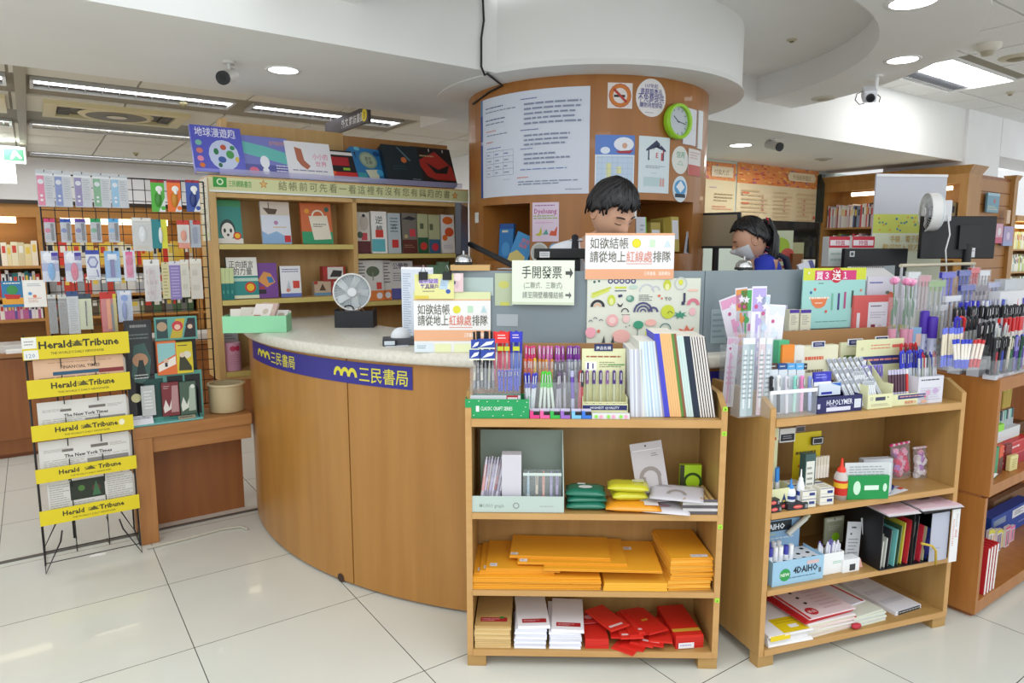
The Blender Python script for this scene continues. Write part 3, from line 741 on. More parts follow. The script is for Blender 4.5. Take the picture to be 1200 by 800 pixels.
for k,(uu,c) in enumerate(((2.05,'eeeeea'),(2.4,'e4e2dc'))):
    b=MB();b.box(0,.3,0,.01,0,.03,c);b.box(0,.28,-.03,.0,.0,.025,'f4f4f2');put(b,'paper_stack',['white paper stack on the front edge of the low cabinet at left','white paper stack right of the other, beside the rack'][k],'paper stack',LC.at(uu,.01,.79))
b=MB();b.box(0,.02,0,.15,0,.22,mat('2a6a9a'));put(b,'booklet','blue booklet standing at the left edge of the picture above the magazines','booklet',LC.at(2.32,.05,.98))

# ------------------------------------------------------------------ newspaper rack
RK=Fen(-.06,3.89)
t=thing('newspaper_rack','black wire newspaper rack with five yellow signs at the left','newspaper rack',RK.M)
b=MB();r=.004
for u in (0.005,.415):
    b.tube([(u,0,.02),(u,.0,1.15)],r,WIRE);b.tube([(u,.26,.02),(u,.1,1.12),(u,0,1.15)],r,WIRE)
    b.tube([(u,-.0,.02),(u,.26,.02)],r,WIRE)
b.build('side_frame',t)
for u,s_ in ((.005,1),(.415,-1)):
    b=MB();b.tube([(u,.0,.14),(u,-.06,.004),(u+s_*.07,.02,.12),(u+s_*.08,.06,.16)],r,WIRE);b.build('leg',t)
    b=MB();b.tube([(u,.26,.14),(u,.3,.004),(u+s_*.06,.26,.14)],r,WIRE);b.build('leg',t)
rows=[]
for k,(yt,yb) in enumerate(((391,417),(440,461),(492,510),(542,558),(590,607))):
    _,z1=RK.loc(96,yt,0);_,z0=RK.loc(96,yb,0);rows.append((z0,z1))
    b=MB();x0,x1=(-.005,.432) if k == 0 else (.0,.425)
    b.box(x0,x1,-.012,-.008,z0,z1,mat('e4cf1e',.4));s_=b.build('header_sign' if k == 0 else 'shelf_sign',t)
    b=MB();h=z1-z0;f=face(x0,z0,-.012);wd=x1-x0
    st=.1 if k == 0 else .22;en_=.9 if k == 0 else .84;dk=mat('33301a');mid=(st+en_)/2
    b.text(f,st*wd+(.02 if k == 0 else 0),h*.46,h*.36,'Herald',dk,'l',wd*(mid-st-.07),.03)
    b.text(f,en_*wd,h*.46,h*.36,'Tribune',dk,'r',wd*(mid-st-.05),.03)
    art(b,f,wd,h,[('l',mid-.06,.45,mid+.06,.72,3,'33301a'),('p',[(mid-.05,.5),(mid,.78),(mid+.05,.5)],'5c561e'),('t',mid,.18,.13,'THE WORLD\'S DAILY NEWSPAPER','55501c','c',.5,.004)]+([('r',.0,.5,.13,.98,'f0f0ea'),('l',.02,.6,.11,.85,2,'999999'),('r',.01,.02,.14,.42,'f0f0ea'),('t',.07,.1,.2,'120','88a0c0','c')] if k == 0 else [])+([('e',.88,.6,.03,.2,'f3eecb')] if k == 2 else []))
    b.build('lettering',s_)
    # wire tray of the row
    zt=z0-.0 if k else z0
    b=MB()
    if k < 5:
        b.tube([(.005,0,z0+.01),(.005,.1,z0-.02),(.415,.1,z0-.02),(.415,0,z0+.01)],.0025,WIRE)
        b.tube([(.005,.0,z0+.03),(.415,.0,z0+.03)],.0025,WIRE)
        for q in (.14,.28):b.tube([(q,-.006,z0+.1 if k else z0+.03),(q,-.006,z0-.04),(q,.1,z0-.05)],.0025,WIRE)
    b.build('wire_tray',t)
b=MB()
for q in (.14,.28):b.tube([(q,0,rows[4][0]),(q,.0,.06),(q,.2,.02)],.0025,WIRE)
b.tube([(.005,0,.09),(.415,0,.09)],.0025,WIRE);b.tube([(.005,.0,.03),(.415,.0,.03)],.0025,WIRE);b.build('base_wire',t)
def newspaper(row,ztop,col,label,items,x0=.03,x1=.41,dy=.0,thick=.03):
    z0=rows[row][0]+.012;b=MB();H=ztop-z0;b.T=Matrix.Shear('XY',4,(0,0))
    b.T=None;w=x1-x0
    rs=random.Random(row+3)
    for q in range(4):
        oo=q*.004;c=[col,'d9d6cf','e6e3dc','cfccc4'][q] if q else col
        b.box(q*.003,w+q*.004-.006,oo,oo+.0035,0,H-q*.008,mat(c,.7))
    art(b,face(),w,H,items,rough=.7)
    put(b,'newspaper',label,'newspaper',RK.at(x0,.008+dy,z0,0,-7))
dk='3a3638'
newspaper(1,RK.loc(96,418,.02)[1],'e6bf9f','salmon pink newspaper in the top pocket of the yellow rack',[('t',.5,.7,.1,'FINANCIAL TIMES','4c3a34','c',.78,.012),('l',.15,.86,.85,.9,1,'b08a78'),('r',.2,.52,.7,.62,'35607e'),('r',.7,.5,.98,.62,'8c3a3a'),('l',.05,.1,.9,.48,6,'a5867a')])
nyt=lambda y:[('t',.52,y,.1,'The New York Times',dk,'c',.66,.03),('l',.05,y+.17,.3,y+.26,3,'aaa7a2'),('r',.24,y+.16,.36,y+.23,'77716c'),('r',.55,y+.18,.74,y+.26,'77716c'),('l',.76,y+.16,.95,y+.26,3,'aaa7a2'),('l',.04,y-.06,.96,y-.03,1,'a09c98'),('l',.04,.05,.48,y-.08,8,'b2afaa'),('r',.5,.1,.96,y-.1,'8f8c8a')]
newspaper(2,RK.loc(96,467,.02)[1],'dedcd8','grey broadsheet newspaper in the second pocket of the yellow rack',nyt(.52))
newspaper(3,RK.loc(96,512,.02)[1],'dedcd8','grey broadsheet newspaper in the third pocket of the yellow rack',nyt(.5),x0=.02)
newspaper(4,RK.loc(96,561,.02)[1],'d8d6d1','folded broadsheet with dark green photo in the lowest pocket',[('r',.25,.45,.65,.98,'2c3328'),('c',.38,.75,.08,'4f7a3a'),('c',.55,.7,.1,'5b3a2c'),('p',[(.5,.5),(.55,.9),(.6,.5)],'3f6f4a'),('l',.02,.1,.24,.95,14,'aaa8a3'),('l',.68,.1,.98,.95,14,'aaa8a3'),('l',.26,.1,.64,.4,6,'aaa8a3')],x0=.04)

# ------------------------------------------------------------------ wire grid with hanging goods
GR=Fen(0,4.22)
zt=1.925;g0=.06;g1=.83;zb_=.66
t=thing('wire_grid','black wire grid panel hung with stationery between rack and bookcase','grid panel',GR.M)
b=MB();b.tube([(g0,0,zt),(g1,0,zt)],.004,WIRE,6);b.tube([(g0,0,zt),(g0,0,zb_)],.004,WIRE,6);b.tube([(g1,0,zt),(g1,0,.64)],.004,WIRE,6);b.tube([(g0,0,zb_),(g1,0,zb_)],.004,WIRE,6);b.build('frame',t)
k=0;x=g0+.0593
while x < g1-.02:b=MB();b.tube([(x,0,zb_),(x,0,zt)],.0022,WIRE,5);b.build('wire',t);x += .0593
z=zt-.0593
while z > zb_+.02:b=MB();b.tube([(g0,.004,z),(g1,.004,z)],.0022,WIRE,5);b.build('wire',t);z -= .0593
for x in (g0+.02,g1-.02):b=MB();b.tube([(x,.0,zb_+.01),(x,.03,.0)],.006,WIRE,6);b.build('support',t)
def pack(x0,y0,x1,y1,col,label,items=(),shape=None,v=-.09,bag=True,depth=4):
    """hanging card pack: card, product under film, hook"""
    u0,_=GR.loc(x0,(y0+y1)/2,v);u1,_=GR.loc(x1,(y0+y1)/2,v)
    _,w1=GR.loc((x0+x1)/2,y0,v);_,w0=GR.loc((x0+x1)/2,y1,v)
    W_,H_=u1-u0,w1-w0
    name='hanging_pack'
    b=MB();b.box(0,W_,0,.0015,0,H_,mat(col,.45));art(b,face(),W_,H_,items,base=.0004)
    o=put(b,name,label,'stationery pack',GR.at(u0,v,w0),'packs hanging on the wire grid')
    if shape:
        b=MB()
        for sh in shape:
            if sh[0] == 'cap':   # rounded upright body
                _,cx,cy,rw,rh,c=sh;b.blob((cx*W_,-.006,cy*H_),(rw*W_,.009,rh*H_),mat(c,.3),12,8)
            elif sh[0] == 'bar':
                _,xa,ya,xb,yb,c=sh;b.box(xa*W_,xb*W_,-.012,-.001,ya*H_,yb*H_,mat(c,.35))
            elif sh[0] == 'rod':
                _,xa,ya,xb,yb,rr,c=sh;b.cyl((xa*W_,-.006,ya*H_),(xb*W_,-.006,yb*H_),rr,mat(c,.35),n=8)
        b.build('product',o)
    if bag:
        b=MB();b.box(.002,W_-.002,-.016,-.0145,.003,H_*.84,FILM);b.build('film',o)
    b=MB();b.tube([(W_/2,-v-.003,H_-.008),(W_/2,-.02,H_-.008),(W_/2,-.026,H_-.002)],.0017,WIRE,5);b.build('hook',o)
    return o
for k,(x,c,nm) in enumerate(((43,'e0397c','pink'),(64,'3f62b5','blue'),(87,'6a4ba0','purple'),(109,'2b9a45','green'),(130,'6fb6dc','sky blue'))):
    y=199+k*1.4
    o=pack(x,y,x+20,y+43-k,'c3c6cb','tall zip bag with %s strip label, top left row of the grid'%nm,[('r',.04,.03,.45,.84,c),('c',.25,.68,.07,'dfe3ea'),('l',.55,.2,.92,.8,9,'93979f'),('c',.25,.3,.035,'f0f0f0'),('c',.25,.18,.035,'f0f0f0'),('r',.0,.84,1,.9,'dfe1e4')])
for x,c,nm,sc in ((177,'53b33c','green','3c8a2c'),(196,'ef7326','orange','c98418'),(218,'3a55a5','blue','27397c')):
    pack(x,211,x+16,248,c,'%s card with a correction tape, top right row of the grid'%nm,[('r',0,.92,1,1,'a8202c'),('p',[(.5,0),(1,0),(1,.45)],'dfe2e6'),('c',.6,.72,.1,'f0f0ee'),('c',.85,.12,.07,c)],[('cap',.5,.38,.24,.24,sc),('cap',.6,.62,.14,.1,'f2f2f0')],bag=False)
for x,c,nm in ((52,'d43a72','pink'),(71,'2f55b0','blue'),(88,'5c44a0','purple'),(106,'1f9a5c','green'),(127,'55a8dc','sky blue')):
    pack(x,256,x+13,284,'b9bcc4','%s headed blister card in the second row of the grid'%nm,[('r',0,.84,1,1,c),('c',.3,.5,.1,c),('l',.1,.1,.5,.35,3,'888888')],[('bar',.58,.08,.85,.8,'26282e')])
pack(155,255,178,294,'c9c9c4','clear square bag with a white round gadget, second row of the grid',[('r',.05,.9,.95,.98,'e8e6e0'),('l',.1,.05,.9,.15,2,'d0b060')],[('cap',.5,.5,.2,.25,'e9ebec')])
pack(178,257,196,291,'1f8288','teal and yellow card with a white tape dispenser',[('r',.62,0,1,1,'d8d43a')],[('cap',.55,.45,.14,.28,'dfe4e6')],bag=False)
pack(208,258,222,291,'d8d2c8','orange ended white pack under a red header, right of the teal card',[('r',0,.84,1,1,'c8352a'),('r',0,0,1,.2,'e06a2c')],[('cap',.5,.45,.25,.2,'e87830')])
pack(223,258,235,290,'9fa9b5','grey blue pack at the far right end of the second row',[('r',.3,.84,1,1,'c8352a'),('l',.15,.2,.8,.7,5,'6d7682')],[('bar',.3,.15,.65,.75,'6c7d9a')])
for x,c,nm in ((49,'3c9ad8','blue'),(76,'d8326c','pink')):
    pack(x,294,x+20,330,'cdd2e0','round headed pack with a %s glue roller, third row of the grid'%nm,[('c',.5,.8,.19,'eef0f6'),('r',.6,.7,1,.95,'4a3aa0'),('r',0,.35,1,.6,'9aa2cc')],[('cap',.55,.33,.22,.3,c)])
pack(101,293,117,328,'dfe2ea','white card with blue hexagon and keys, third row of the grid',[('r',0,.86,1,1,'3448a8'),('p',circ(.5,.6,.42,.22,6),'3448a8'),('p',circ(.5,.6,.3,.15,6),'c8d0e8'),('l',.1,.02,.9,.15,2,'8890b0')],[('rod',.75,.35,.85,.1,.003,'3448a8')])
pack(123,294,141,330,'7fb2e0','light blue card with a purple stick, third row of the grid',[('r',.2,.7,.8,.9,'e8eef6'),('r',.05,.02,.95,.12,'d8ecf6')],[('bar',.35,.15,.62,.72,'4a3c98')])
pack(145,293,159,329,'d8dce6','narrow pack with a pink compass, third row of the grid',[('r',.2,.1,.8,.95,'e36a9c')],[('cap',.5,.65,.3,.14,'d93c80'),('cap',.5,.3,.24,.14,'e0508c')])
pack(169,304,188,353,'d9d3d0','large clear bag of pale pink chopstick sets, right half of the grid',[('r',0,.86,1,1,'e8e6e2'),('c',.5,.93,.03,'8a8a8a'),('l',.15,.05,.85,.8,3,'c8b2ae')],[('rod',.3,.04,.3,.78,.004,'e0cfcb'),('rod',.6,.04,.6,.78,.004,'d9c4c4')])
pack(190,307,199,350,'d3c99c','narrow yellowish tag strip, right half of the grid',[('l',.2,.05,.8,.85,9,'a8985c')],bag=False)
pack(199,306,212,351,'8b7bb5','purple patterned strip pack, right half of the grid',[('l',.15,.05,.85,.85,10,'b8a9d8'),('r',0,.9,1,1,'dcd8e4')],bag=False)
pack(212,304,222,348,'d5cdb8','cream narrow pouch beside the purple strip',[('l',.2,.05,.8,.8,2,'bfb49a'),('r',0,.88,1,1,'e5e0d4')])
pack(223,303,237,350,'d9cdbb','cream wide pouch at the right end of the grid',[('l',.2,.05,.8,.8,2,'c3b49a'),('r',0,.88,1,1,'e5e0d4')])
pack(57,345,67,391,'8b8a88','dark grey steel ruler pack at the left of the lowest row',[('r',.1,.02,.9,.8,'6d6c6a'),('r',0,.9,1,1,'cfd0cc')])
pack(69,345,79,391,'9a9896','second grey steel ruler pack in the lowest row',[('r',.1,.02,.9,.8,'7a7876'),('r',0,.9,1,1,'cfd0cc')])
pack(79,341,93,391,'c6c9cc','clear ruler pack with dark blue header in the lowest row',[('r',0,.88,1,1,'2f4f80'),('l',.2,.05,.8,.82,14,'a0a4a8')])
pack(93,344,108,386,'d4dab0','pale yellow green pack with a thin black pen in the lowest row',[('r',0,.86,1,1,'3a4a5c')],[('rod',.5,.1,.55,.8,.003,'3a3a3a')])
pack(118,342,137,389,'c62f24','red pack with an orange cutter knife in the lowest row',[('r',.8,0,1,.95,'d8c23a')],[('bar',.38,.08,.62,.82,'f08a1e'),('bar',.66,.02,.78,.7,'5a5a5a')])
pack(138,340,155,377,'b9c8e2','light blue white pack of a bottle glue in the lowest row',[('c',.5,.75,.1,'5a8ad8'),('r',.2,.86,.9,.97,'e9e9ee')],[('cap',.45,.35,.18,.3,'6f86c4')])

# ------------------------------------------------------------------ counter-top display of boxed key rings on the table
DS=Fen(.345,3.97)
def fr(px,py,v=0):return DS.loc(px,py,v)
zt0=.636
t=thing('counter_display','black and teal tiered cardboard display with boxed figures on the table','display stand',DS.at(0,0,zt0))
def dsb(x0,y0,x1,y1,v0,v1,m,name,items=None,lab=None):
    u0,_=fr(x0,(y0+y1)/2,v0);u1,_=fr(x1,(y0+y1)/2,v0);_,w1=fr((x0+x1)/2,y0,v0);_,w0=fr((x0+x1)/2,y1,v0)
    w0 -= zt0;w1 -= zt0;w0=max(w0,.0)
    b=MB();b.box(u0,u1,v0,v1,w0,w1,mat(m,.45))
    if items:art(b,face(u0,w0,v0),u1-u0,w1-w0,items)
    o=b.build(name,t)
    if lab:o['label']=lab
    return o
dsb(149,375,181,491,.03,.045,'2c2a2e','side_board',[('r',.08,.62,.92,.95,'33383a'),('l',.2,.9,.8,.97,1,'8a8a8a'),('l',.15,.8,.85,.87,2,'6d7a78'),('p',[(.15,.45),(.3,.75),(.7,.77),(.9,.6),(.8,.42),(.5,.36),(.25,.38)],'3f5f5a'),('c',.5,.6,.07,'b58a6a'),('p',[(.3,.42),(.45,.6),(.6,.6),(.72,.42)],'23302f'),('l',.25,.4,.75,.46,2,'c9cdc9'),('c',.25,.22,.045,'d8d4a0')])
dsb(181,371,231,398,.05,.06,'5fa69c','header_card',[('r',.04,.1,.3,.92,'2e4a4c'),('p',[(.34,.08),(.5,.92),(.72,.92),(.62,.08)],'c9b03a'),('p',[(.66,.08),(.78,.92),(.96,.92),(.96,.08)],'2e2a30'),('c',.17,.6,.2,'b59a7c'),('c',.53,.6,.22,'c8404a'),('c',.53,.55,.12,'e8c0a8'),('c',.83,.6,.18,'3a3036'),('c',.83,.55,.1,'e0c0a8')])
dsb(178,398,232,490,.055,.20,'1d1c20','back_tray')
dsb(160,436,238,494,.03,.035,'5a9d92','window_front',[('r',.12,.1,.4,.9,'1d4a44'),('r',.46,.08,.7,.92,'1c2022'),('r',.73,.08,.97,.92,'1c2022')])
b=MB();b.box(.02,.36,-.03,.16,0,.008,mat('79c4c0',.4));b.build('base_tray',t)
b=MB();b.T=Matrix();b.add([(.345,-.02,.008),(.345,.15,.008),(.345,.15,.24),(.348,.0,.16)],[(0,1,2,3)],mat('22262c',.4));b.build('wing',t)
def dbox(x0,y0,x1,y1,v,T,c,label,items,zb=None):
    u0,_=fr(x0,(y0+y1)/2,v);u1,_=fr(x1,(y0+y1)/2,v);_,w1=fr((x0+x1)/2,y0,v);_,w0=fr((x0+x1)/2,y1,v)
    book(DS,u0,v,max(w0,zt0+.009),u1-u0,w1-w0,T,c,label,items,name='figure_box',cat='box',page=False)
dbox(184,400,207,439,.01,.04,'e07038','orange and light blue figure box in the upper tier of the display',[('p',[(.05,.95),(.95,.95),(.95,.6),(.05,.35)],'8fc4c4'),('p',[(.05,.3),(.95,.55),(.95,.3),(.05,.1)],'efe6dc'),('c',.45,.42,.07,'d9b49a'),('r',.38,.24,.52,.36,'2c2a34')])
dbox(207,401,226,437,.01,.04,'d8c42c','yellow figure box in the upper tier of the display',[('l',.1,.86,.7,.94,1,'333333'),('c',.65,.6,.12,'dcd6c0'),('p',[(.1,.1),(.2,.6),(.5,.55),(.9,.2),(.9,.08)],'3c3c2c'),('c',.35,.6,.08,'e0c8b0')])
dbox(190,448,210,487,.0,.025,'7c2f36','dark red figure box in the lower tier of the display',[('p',[(.5,.1),(.6,.9),(.95,.9),(.95,.1)],'b58a8c'),('p',[(.05,.25),(.2,.5),(.4,.25),(.55,.5),(.5,.2),(.1,.1)],'e0d8d4'),('l',.1,.8,.5,.92,2,'c0a0a0')])
dbox(211,447,230,485,.0,.025,'4a6152','grey green figure box in the lower tier of the display',[('p',[(.5,.1),(.6,.85),(.95,.85),(.95,.1)],'a9b8a8'),('p',[(.05,.3),(.2,.55),(.4,.3),(.55,.5),(.5,.2),(.1,.1)],'d8dcd2'),('c',.8,.85,.06,'dfe4dc')])
dbox(166,452,182,487,.0,.02,'c2c6c6','clear plastic box at the lower left of the display',[('l',.2,.2,.8,.85,6,'e6e8e8')])
b=MB();b.T=Rx(-50);b.box(0,.1,0,.001,0,.06,'e8e8ee');art(b,face(),.1,.06,[('l',.1,.55,.9,.9,2,'55556a')]);put(b,'price_card','white price card lying on the front left of the figure display','price card',DS.at(.02,-.028,zt0+.009))
b=MB();b.T=Rx(-60);b.box(0,.085,0,.001,0,.03,'a09880');art(b,face(),.085,.03,[('l',.1,.2,.9,.8,1,'4a4438')]);put(b,'price_card','small grey tag on the front right of the figure display','price card',DS.at(.24,-.025,zt0+.009))

# ------------------------------------------------------------------ bookcase contents
TOPB=1.975
def topbook(x0,y0,x1,y1,T,c,label,items,rx=-22,v=.02,ry=0):
    """picture books leaning on the slope above the header"""
    u0,_=BK.loc(x0,(y0+y1)/2,v);u1,_=BK.loc(x1,(y0+y1)/2,v);_,w1=BK.loc((x0+x1)/2,y0,v+.06);_,w0=BK.loc((x0+x1)/2,y1,v)
    H_=(w1-TOPB)/math.cos(math.radians(rx))
    book(BK,u0,v,TOPB+.001-(0),u1-u0,H_,T,c,label,items,rx,ry=ry,name='picture_book',page=T < .04)
topbook(228,150,288,206,.035,'5a5fc8','large blue picture book with a round nature map, left end above the header',[('t',.08,.78,.17,'地球漫遊趣','f2f2ff','l',.8,.03),('c',.13,.62,.06,'7fc0b0'),('c',.13,.45,.06,'d88070'),('c',.13,.28,.06,'e890b0'),('c',.15,.14,.05,'e07830'),('e',.6,.38,.3,.33,'c6d2f0'),('e',.45,.45,.05,.07,'2c7a4c'),('e',.6,.55,.06,.06,'c05a3c'),('e',.72,.4,.08,.09,'4c9a50'),('e',.55,.28,.08,.07,'3a5fa8'),('e',.78,.55,.05,.05,'3a8a5c'),('e',.5,.16,.04,.05,'2c6a4c'),('e',.85,.3,.04,.06,'d8c050'),('r',0,0,1,.07,'8a8ee0')],v=.0)
topbook(287,162,342,209,.03,'7d83c9','blue lilac picture book with a white figure under an aurora',[('p',[(0,.55),(1,.3),(1,.6),(.5,.75),(0,.85)],'6cc0bc'),('r',0,0,1,.28,'5f62a8'),('e',.45,.35,.1,.16,'f0f2fa'),('e',.45,.12,.07,.1,'f0f2fa'),('e',.2,.12,.1,.09,'e07090'),('t',.6,.8,.1,'在不安的世界','e0a080','l',.36),('l',.68,.1,.95,.3,3,'e8e8f8')])
topbook(339,168,392,213,.02,'efeef4','white picture book with a brown spotted animal and pink title',[('p',[(.2,.85),(.35,.8),(.38,.5),(.5,.35),(.42,.25),(.3,.35),(.22,.5)],'b8705a'),('t',.58,.55,.15,'小小的','e08aa8','l',.34),('t',.62,.36,.13,'世界','e08aa8','l',.25),('l',.1,.18,.95,.25,1,'8a88a8'),('r',0,0,1,.1,'d8d8f0')],v=.015)
topbook(390,178,422,213,.02,'241f24','dark book with red and white bars beside the white picture book',[('r',0,.85,.9,.95,'e0dcdc'),('r',0,.5,.7,.78,'a82830'),('r',.05,.14,1,.3,'c8302c'),('r',.45,.36,.7,.44,'8fb83a'),('c',.1,.26,.06,'e86a30'),('r',.1,.0,1,.08,'d8d0d0')],v=.02)
u0,_=BK.loc(421,195,.02);u1,_=BK.loc(460,195,.02)
o=book(BK,u0,.02,TOPB+.001,u1-u0,.235,.07,'2f78b0','thick blue and teal boxed book with a round badge above the header',[('e',.5,.62,.3,.26,'8fa58c'),('e',.5,.62,.24,.2,'a8b8a0'),('t',.5,.62,.1,'漢字','48584a','c',.3),('t',.5,.5,.1,'王國','48584a','c',.3),('e',.2,.95,.1,.06,'6cc0d8'),('e',.85,.85,.12,.08,'1c4a80'),('p',[(.3,.3),(.8,.35),(.7,.05),(.4,.02)],'d8dcc0'),('e',.8,.25,.12,.1,'50b0e0'),('r',0,0,.3,.2,'40a0a8')],rx=-24,yaw=14,spine='39419a',name='boxed_book',page=False)
topbook(455,175,497,217,.07,'1a2830','dark teal black boxed book with a small fire motif',[('e',.55,.6,.08,.08,'c86a38'),('p',[(.4,.95),(.45,.95),(.75,.6),(.7,.58)],'5a7480'),('l',.2,.3,.6,.45,2,'2c4450'),('l',.7,.06,.95,.1,1,'9aa0a0')],v=.02,rx=-24)
topbook(489,177,536,219,.06,'1d1214','black and red paper bag shaped box at the right end above the header',[('p',[(.1,.6),(.6,.9),(.95,.5),(1,.1),(.5,.12),(.3,.2)],'a8281e'),('p',[(.3,.6),(.6,.4),(.9,.55),(.8,.3),(.5,.3)],'161214'),('l',.2,.7,.7,.8,1,'b09a70'),('r',0,0,1,.12,'161214')],v=.02,rx=-24)
b=MB();
for q in (.05,.16):b.tube([(q,0,0),(q,-.003,.06),(q,.01,.12)],.004,'e8e4e0',6)
u,w=BK.loc(495,168,.12);b.T=None;put(b,'bag_handles','pair of white cord handles rising behind the black and red box','bag handle',BK.at(u,.12,2.13))
bpy.data.objects['bag_handles']['kind']='thing'
b=MB();b.box(.03,1.7,-.012,.16,.0,.0,WHITE) if False else None
b=MB();b.add([(0,0,0),(1.62,0,0),(1.62,0,.035),(0,0,.035)],[(0,1,2,3)],sheet_mat('clear_lip','b9b6dc',.45));b.box(0,1.62,.0,.1,-.003,0,CLEAR);put(b,'display_lip','clear plastic lip holding the picture books above the header','ledge',BK.at(.06,-.012,TOPB+.002))
E8=lambda y=.14:[('c',.78,y,.09,'d02a1c'),('c',.78,y,.06,'f2c21e')]
bookpx(BK,.06,254,234,284,280,.02,'2f8a80','teal book with a white owl face, left on the top shelf',[('r',0,.85,1,1,'3c8f5c'),('e',.42,.32,.3,.24,'2a3c3c'),('e',.42,.28,.25,.2,'ece8e0'),('e',.3,.3,.05,.05,'2a2a2a'),('e',.54,.3,.05,.05,'2a2a2a'),('e',.42,.2,.05,.03,'2a2a2a'),('r',.0,0,1,.12,'e9e6de')]+E8(.18),rx=-8,wbase=1.58)
bookpx(BK,.06,307,236,341,280,.02,'dde2ee','pale book with a sailing ship, middle of the top left shelf',[('r',0,.68,1,1,'d8ccc0'),('p',[(.08,.85),(.25,.7),(.5,.7),(.58,.82)],'5a4638'),('r',.27,.8,.3,.97,'5a4638'),('p',[(0,0),(1,0),(1,.1),(.5,.3),(.2,.22),(0,.3)],'8fb4dc'),('r',.76,.04,.98,.2,'c8242a'),('c',.5,.5,.05,'b888b0'),('l',.4,.36,.85,.42,1,'d8b888')],rx=-8,wbase=1.58)
bookpx(BK,.06,354,238,390,280,.025,'cf6a38','orange and green book with a white tote bag motif, top left shelf',[('r',0,0,1,.3,'2f9a6a'),('p',[(.25,.68),(.85,.7),(.95,.12),(.38,.1)],'e9e2d0'),('a',.55,.68,.12,.16,'e9e2d0'),('l',.38,.4,.8,.5,2,'4a4640'),('c',.2,.8,.06,'e8a030'),('c',.85,.85,.06,'3a6a5c')],rx=-8,wbase=1.58)
for k in range(3):
    book(BK,.04+k*.024,.02,1.2505,.023,.19,.16,'1e7a76','teal and pale green book, edge out at the left end of the lower left shelf',[('r',0,.52,1,1,'cfdca0'),('r',.3,.2,.7,.3,'4ca090')],group='teal spined books on the lower left shelf')
bookpx(BK,.04,267,302,303,346,.03,'1f8a86','teal and white language book with black title on the lower left shelf',[('r',0,.55,1,1,'eeece4'),('t',.08,.76,.15,'正向語言','333333','l',.8,.03),('t',.22,.59,.15,'的力量','333333','l',.6,.03),('r',0,.42,1,.5,'b8d8c8'),('r',0,0,1,.08,'e2e8c8'),('c',.73,.27,.13,'d02a1c'),('c',.73,.27,.09,'f2c21e')],rx=-8,wbase=1.25)
bookpx(BK,.06,300,308,326,346,.012,'7b459a','purple picture book with an orange comic motif on the lower left shelf',[('p',[(.1,.5),(.4,.75),(.7,.7),(.9,.45),(.5,.3)],'e09a50'),('p',[(.5,.6),(.75,.6),(.85,.45),(.6,.42)],'3a7ab8'),('r',.12,.12,.45,.24,'2a2030'),('r',.15,.25,.4,.33,'b03838')],rx=-8,wbase=1.25)
bookpx(BK,.05,329,312,353,345,.03,'eff0f4','white textbook with red square and blue bottom on the lower left shelf',[('r',0,0,1,.12,'6a7ec8'),('l',.1,.78,.9,.92,2,'6a5a98'),('r',.6,.28,.92,.52,'d84a3a'),('p',[(.25,.2),(.4,.55),(.5,.2)],'c8ccd8'),('c',.35,.22,.06,'e08878')],rx=-4,wbase=1.25,spine='222222')
for (x0,y0,x1,y1,c,lab,it) in ((378,310,405,327,'a83a32','red and white model train box on top of two others',[('r',.2,.15,.9,.95,'e2e0dc'),('p',[(.3,.3),(.45,.75),(.85,.7),(.8,.3)],'3a3638'),('r',0,.4,.2,.9,'b83a34')]),(368,327,388,343,'c9b39a','tan model train box, lower left of three',[('r',0,0,1,.2,'6a9ab8'),('p',[(.3,.35),(.5,.85),(.7,.35)],'5a4638'),('r',0,.8,.2,1,'b83a34')]),(388,327,408,343,'b04038','red model train box, lower right of three beside the fan',[('r',.15,.3,.9,.95,'d8d4cc'),('p',[(.3,.4),(.4,.8),(.85,.75),(.8,.4)],'3a3638')])):
    u0,w1=BK.loc(x0,y0,.1);u1,w0=BK.loc(x1,y1,.1)
    zz=1.2505 if y0 > 320 else 1.2515+BK.loc(388,327,.1)[1]-BK.loc(388,343,.1)[1]
    book(BK,u0,.1,zz,u1-u0,w1-w0,.06,c,lab,it,page=False,name='model_box',cat='box')
# right bay, upper shelf
rb=[(417,249,434,'d2cec4','grey book with a sketched face and maroon base',[('r',0,0,1,.3,'5c1f24'),('e',.6,.75,.3,.2,'bdb4a8'),('c',.6,.92,.04,'222222'),('r',.4,.32,.8,.5,'c8444c'),('e',.3,.45,.2,.08,'4a5a48')]),
      (436,248,454,'eeece8','white book with turquoise base band',[('r',0,.04,.85,.34,'5fb4c0'),('t',.5,.72,.16,'逆','4a5a5a','c'),('t',.5,.52,.14,'轉','4a5a5a','c'),('r',.25,.38,.75,.56,'d03a2c')]),
      (455,250,470,'b7c3c8','blue grey book with a red seal',[('l',.2,.5,.8,.9,5,'64747c'),('t',.5,.6,.12,'滴','333a3c','c'),('r',.3,.14,.8,.34,'c83430')]),
      (472,250,489,'77726a','dark landscape book with maroon base',[('r',0,0,1,.34,'5c2620'),('p',[(0,.85),(.5,.93),(1,.87),(.7,.82)],'2a2c30'),('r',.5,.42,.9,.6,'c8404a'),('c',.25,.42,.05,'c0a878'),('l',.1,.12,.9,.22,2,'9a7a5c')]),
      (490,251,502,'b3b78e','olive book with green base',[('r',0,0,1,.4,'20563c'),('r',.25,.62,.6,.76,'5c6448'),('c',.55,.18,.1,'c83a30')]),
      (503,252,516,'b3b78e','olive book with blue base',[('r',0,0,1,.36,'355f80'),('r',.1,.6,.4,.76,'5c6448'),('c',.55,.16,.1,'c83040')]),
      (518,252,533,'e4e2e0','white book with an orange blossom drawing',[('e',.5,.85,.4,.1,'e0702a'),('e',.6,.55,.35,.12,'d8562a'),('e',.25,.4,.2,.08,'e0702a'),('l',.15,.1,.85,.22,3,'b8b8c8')])]
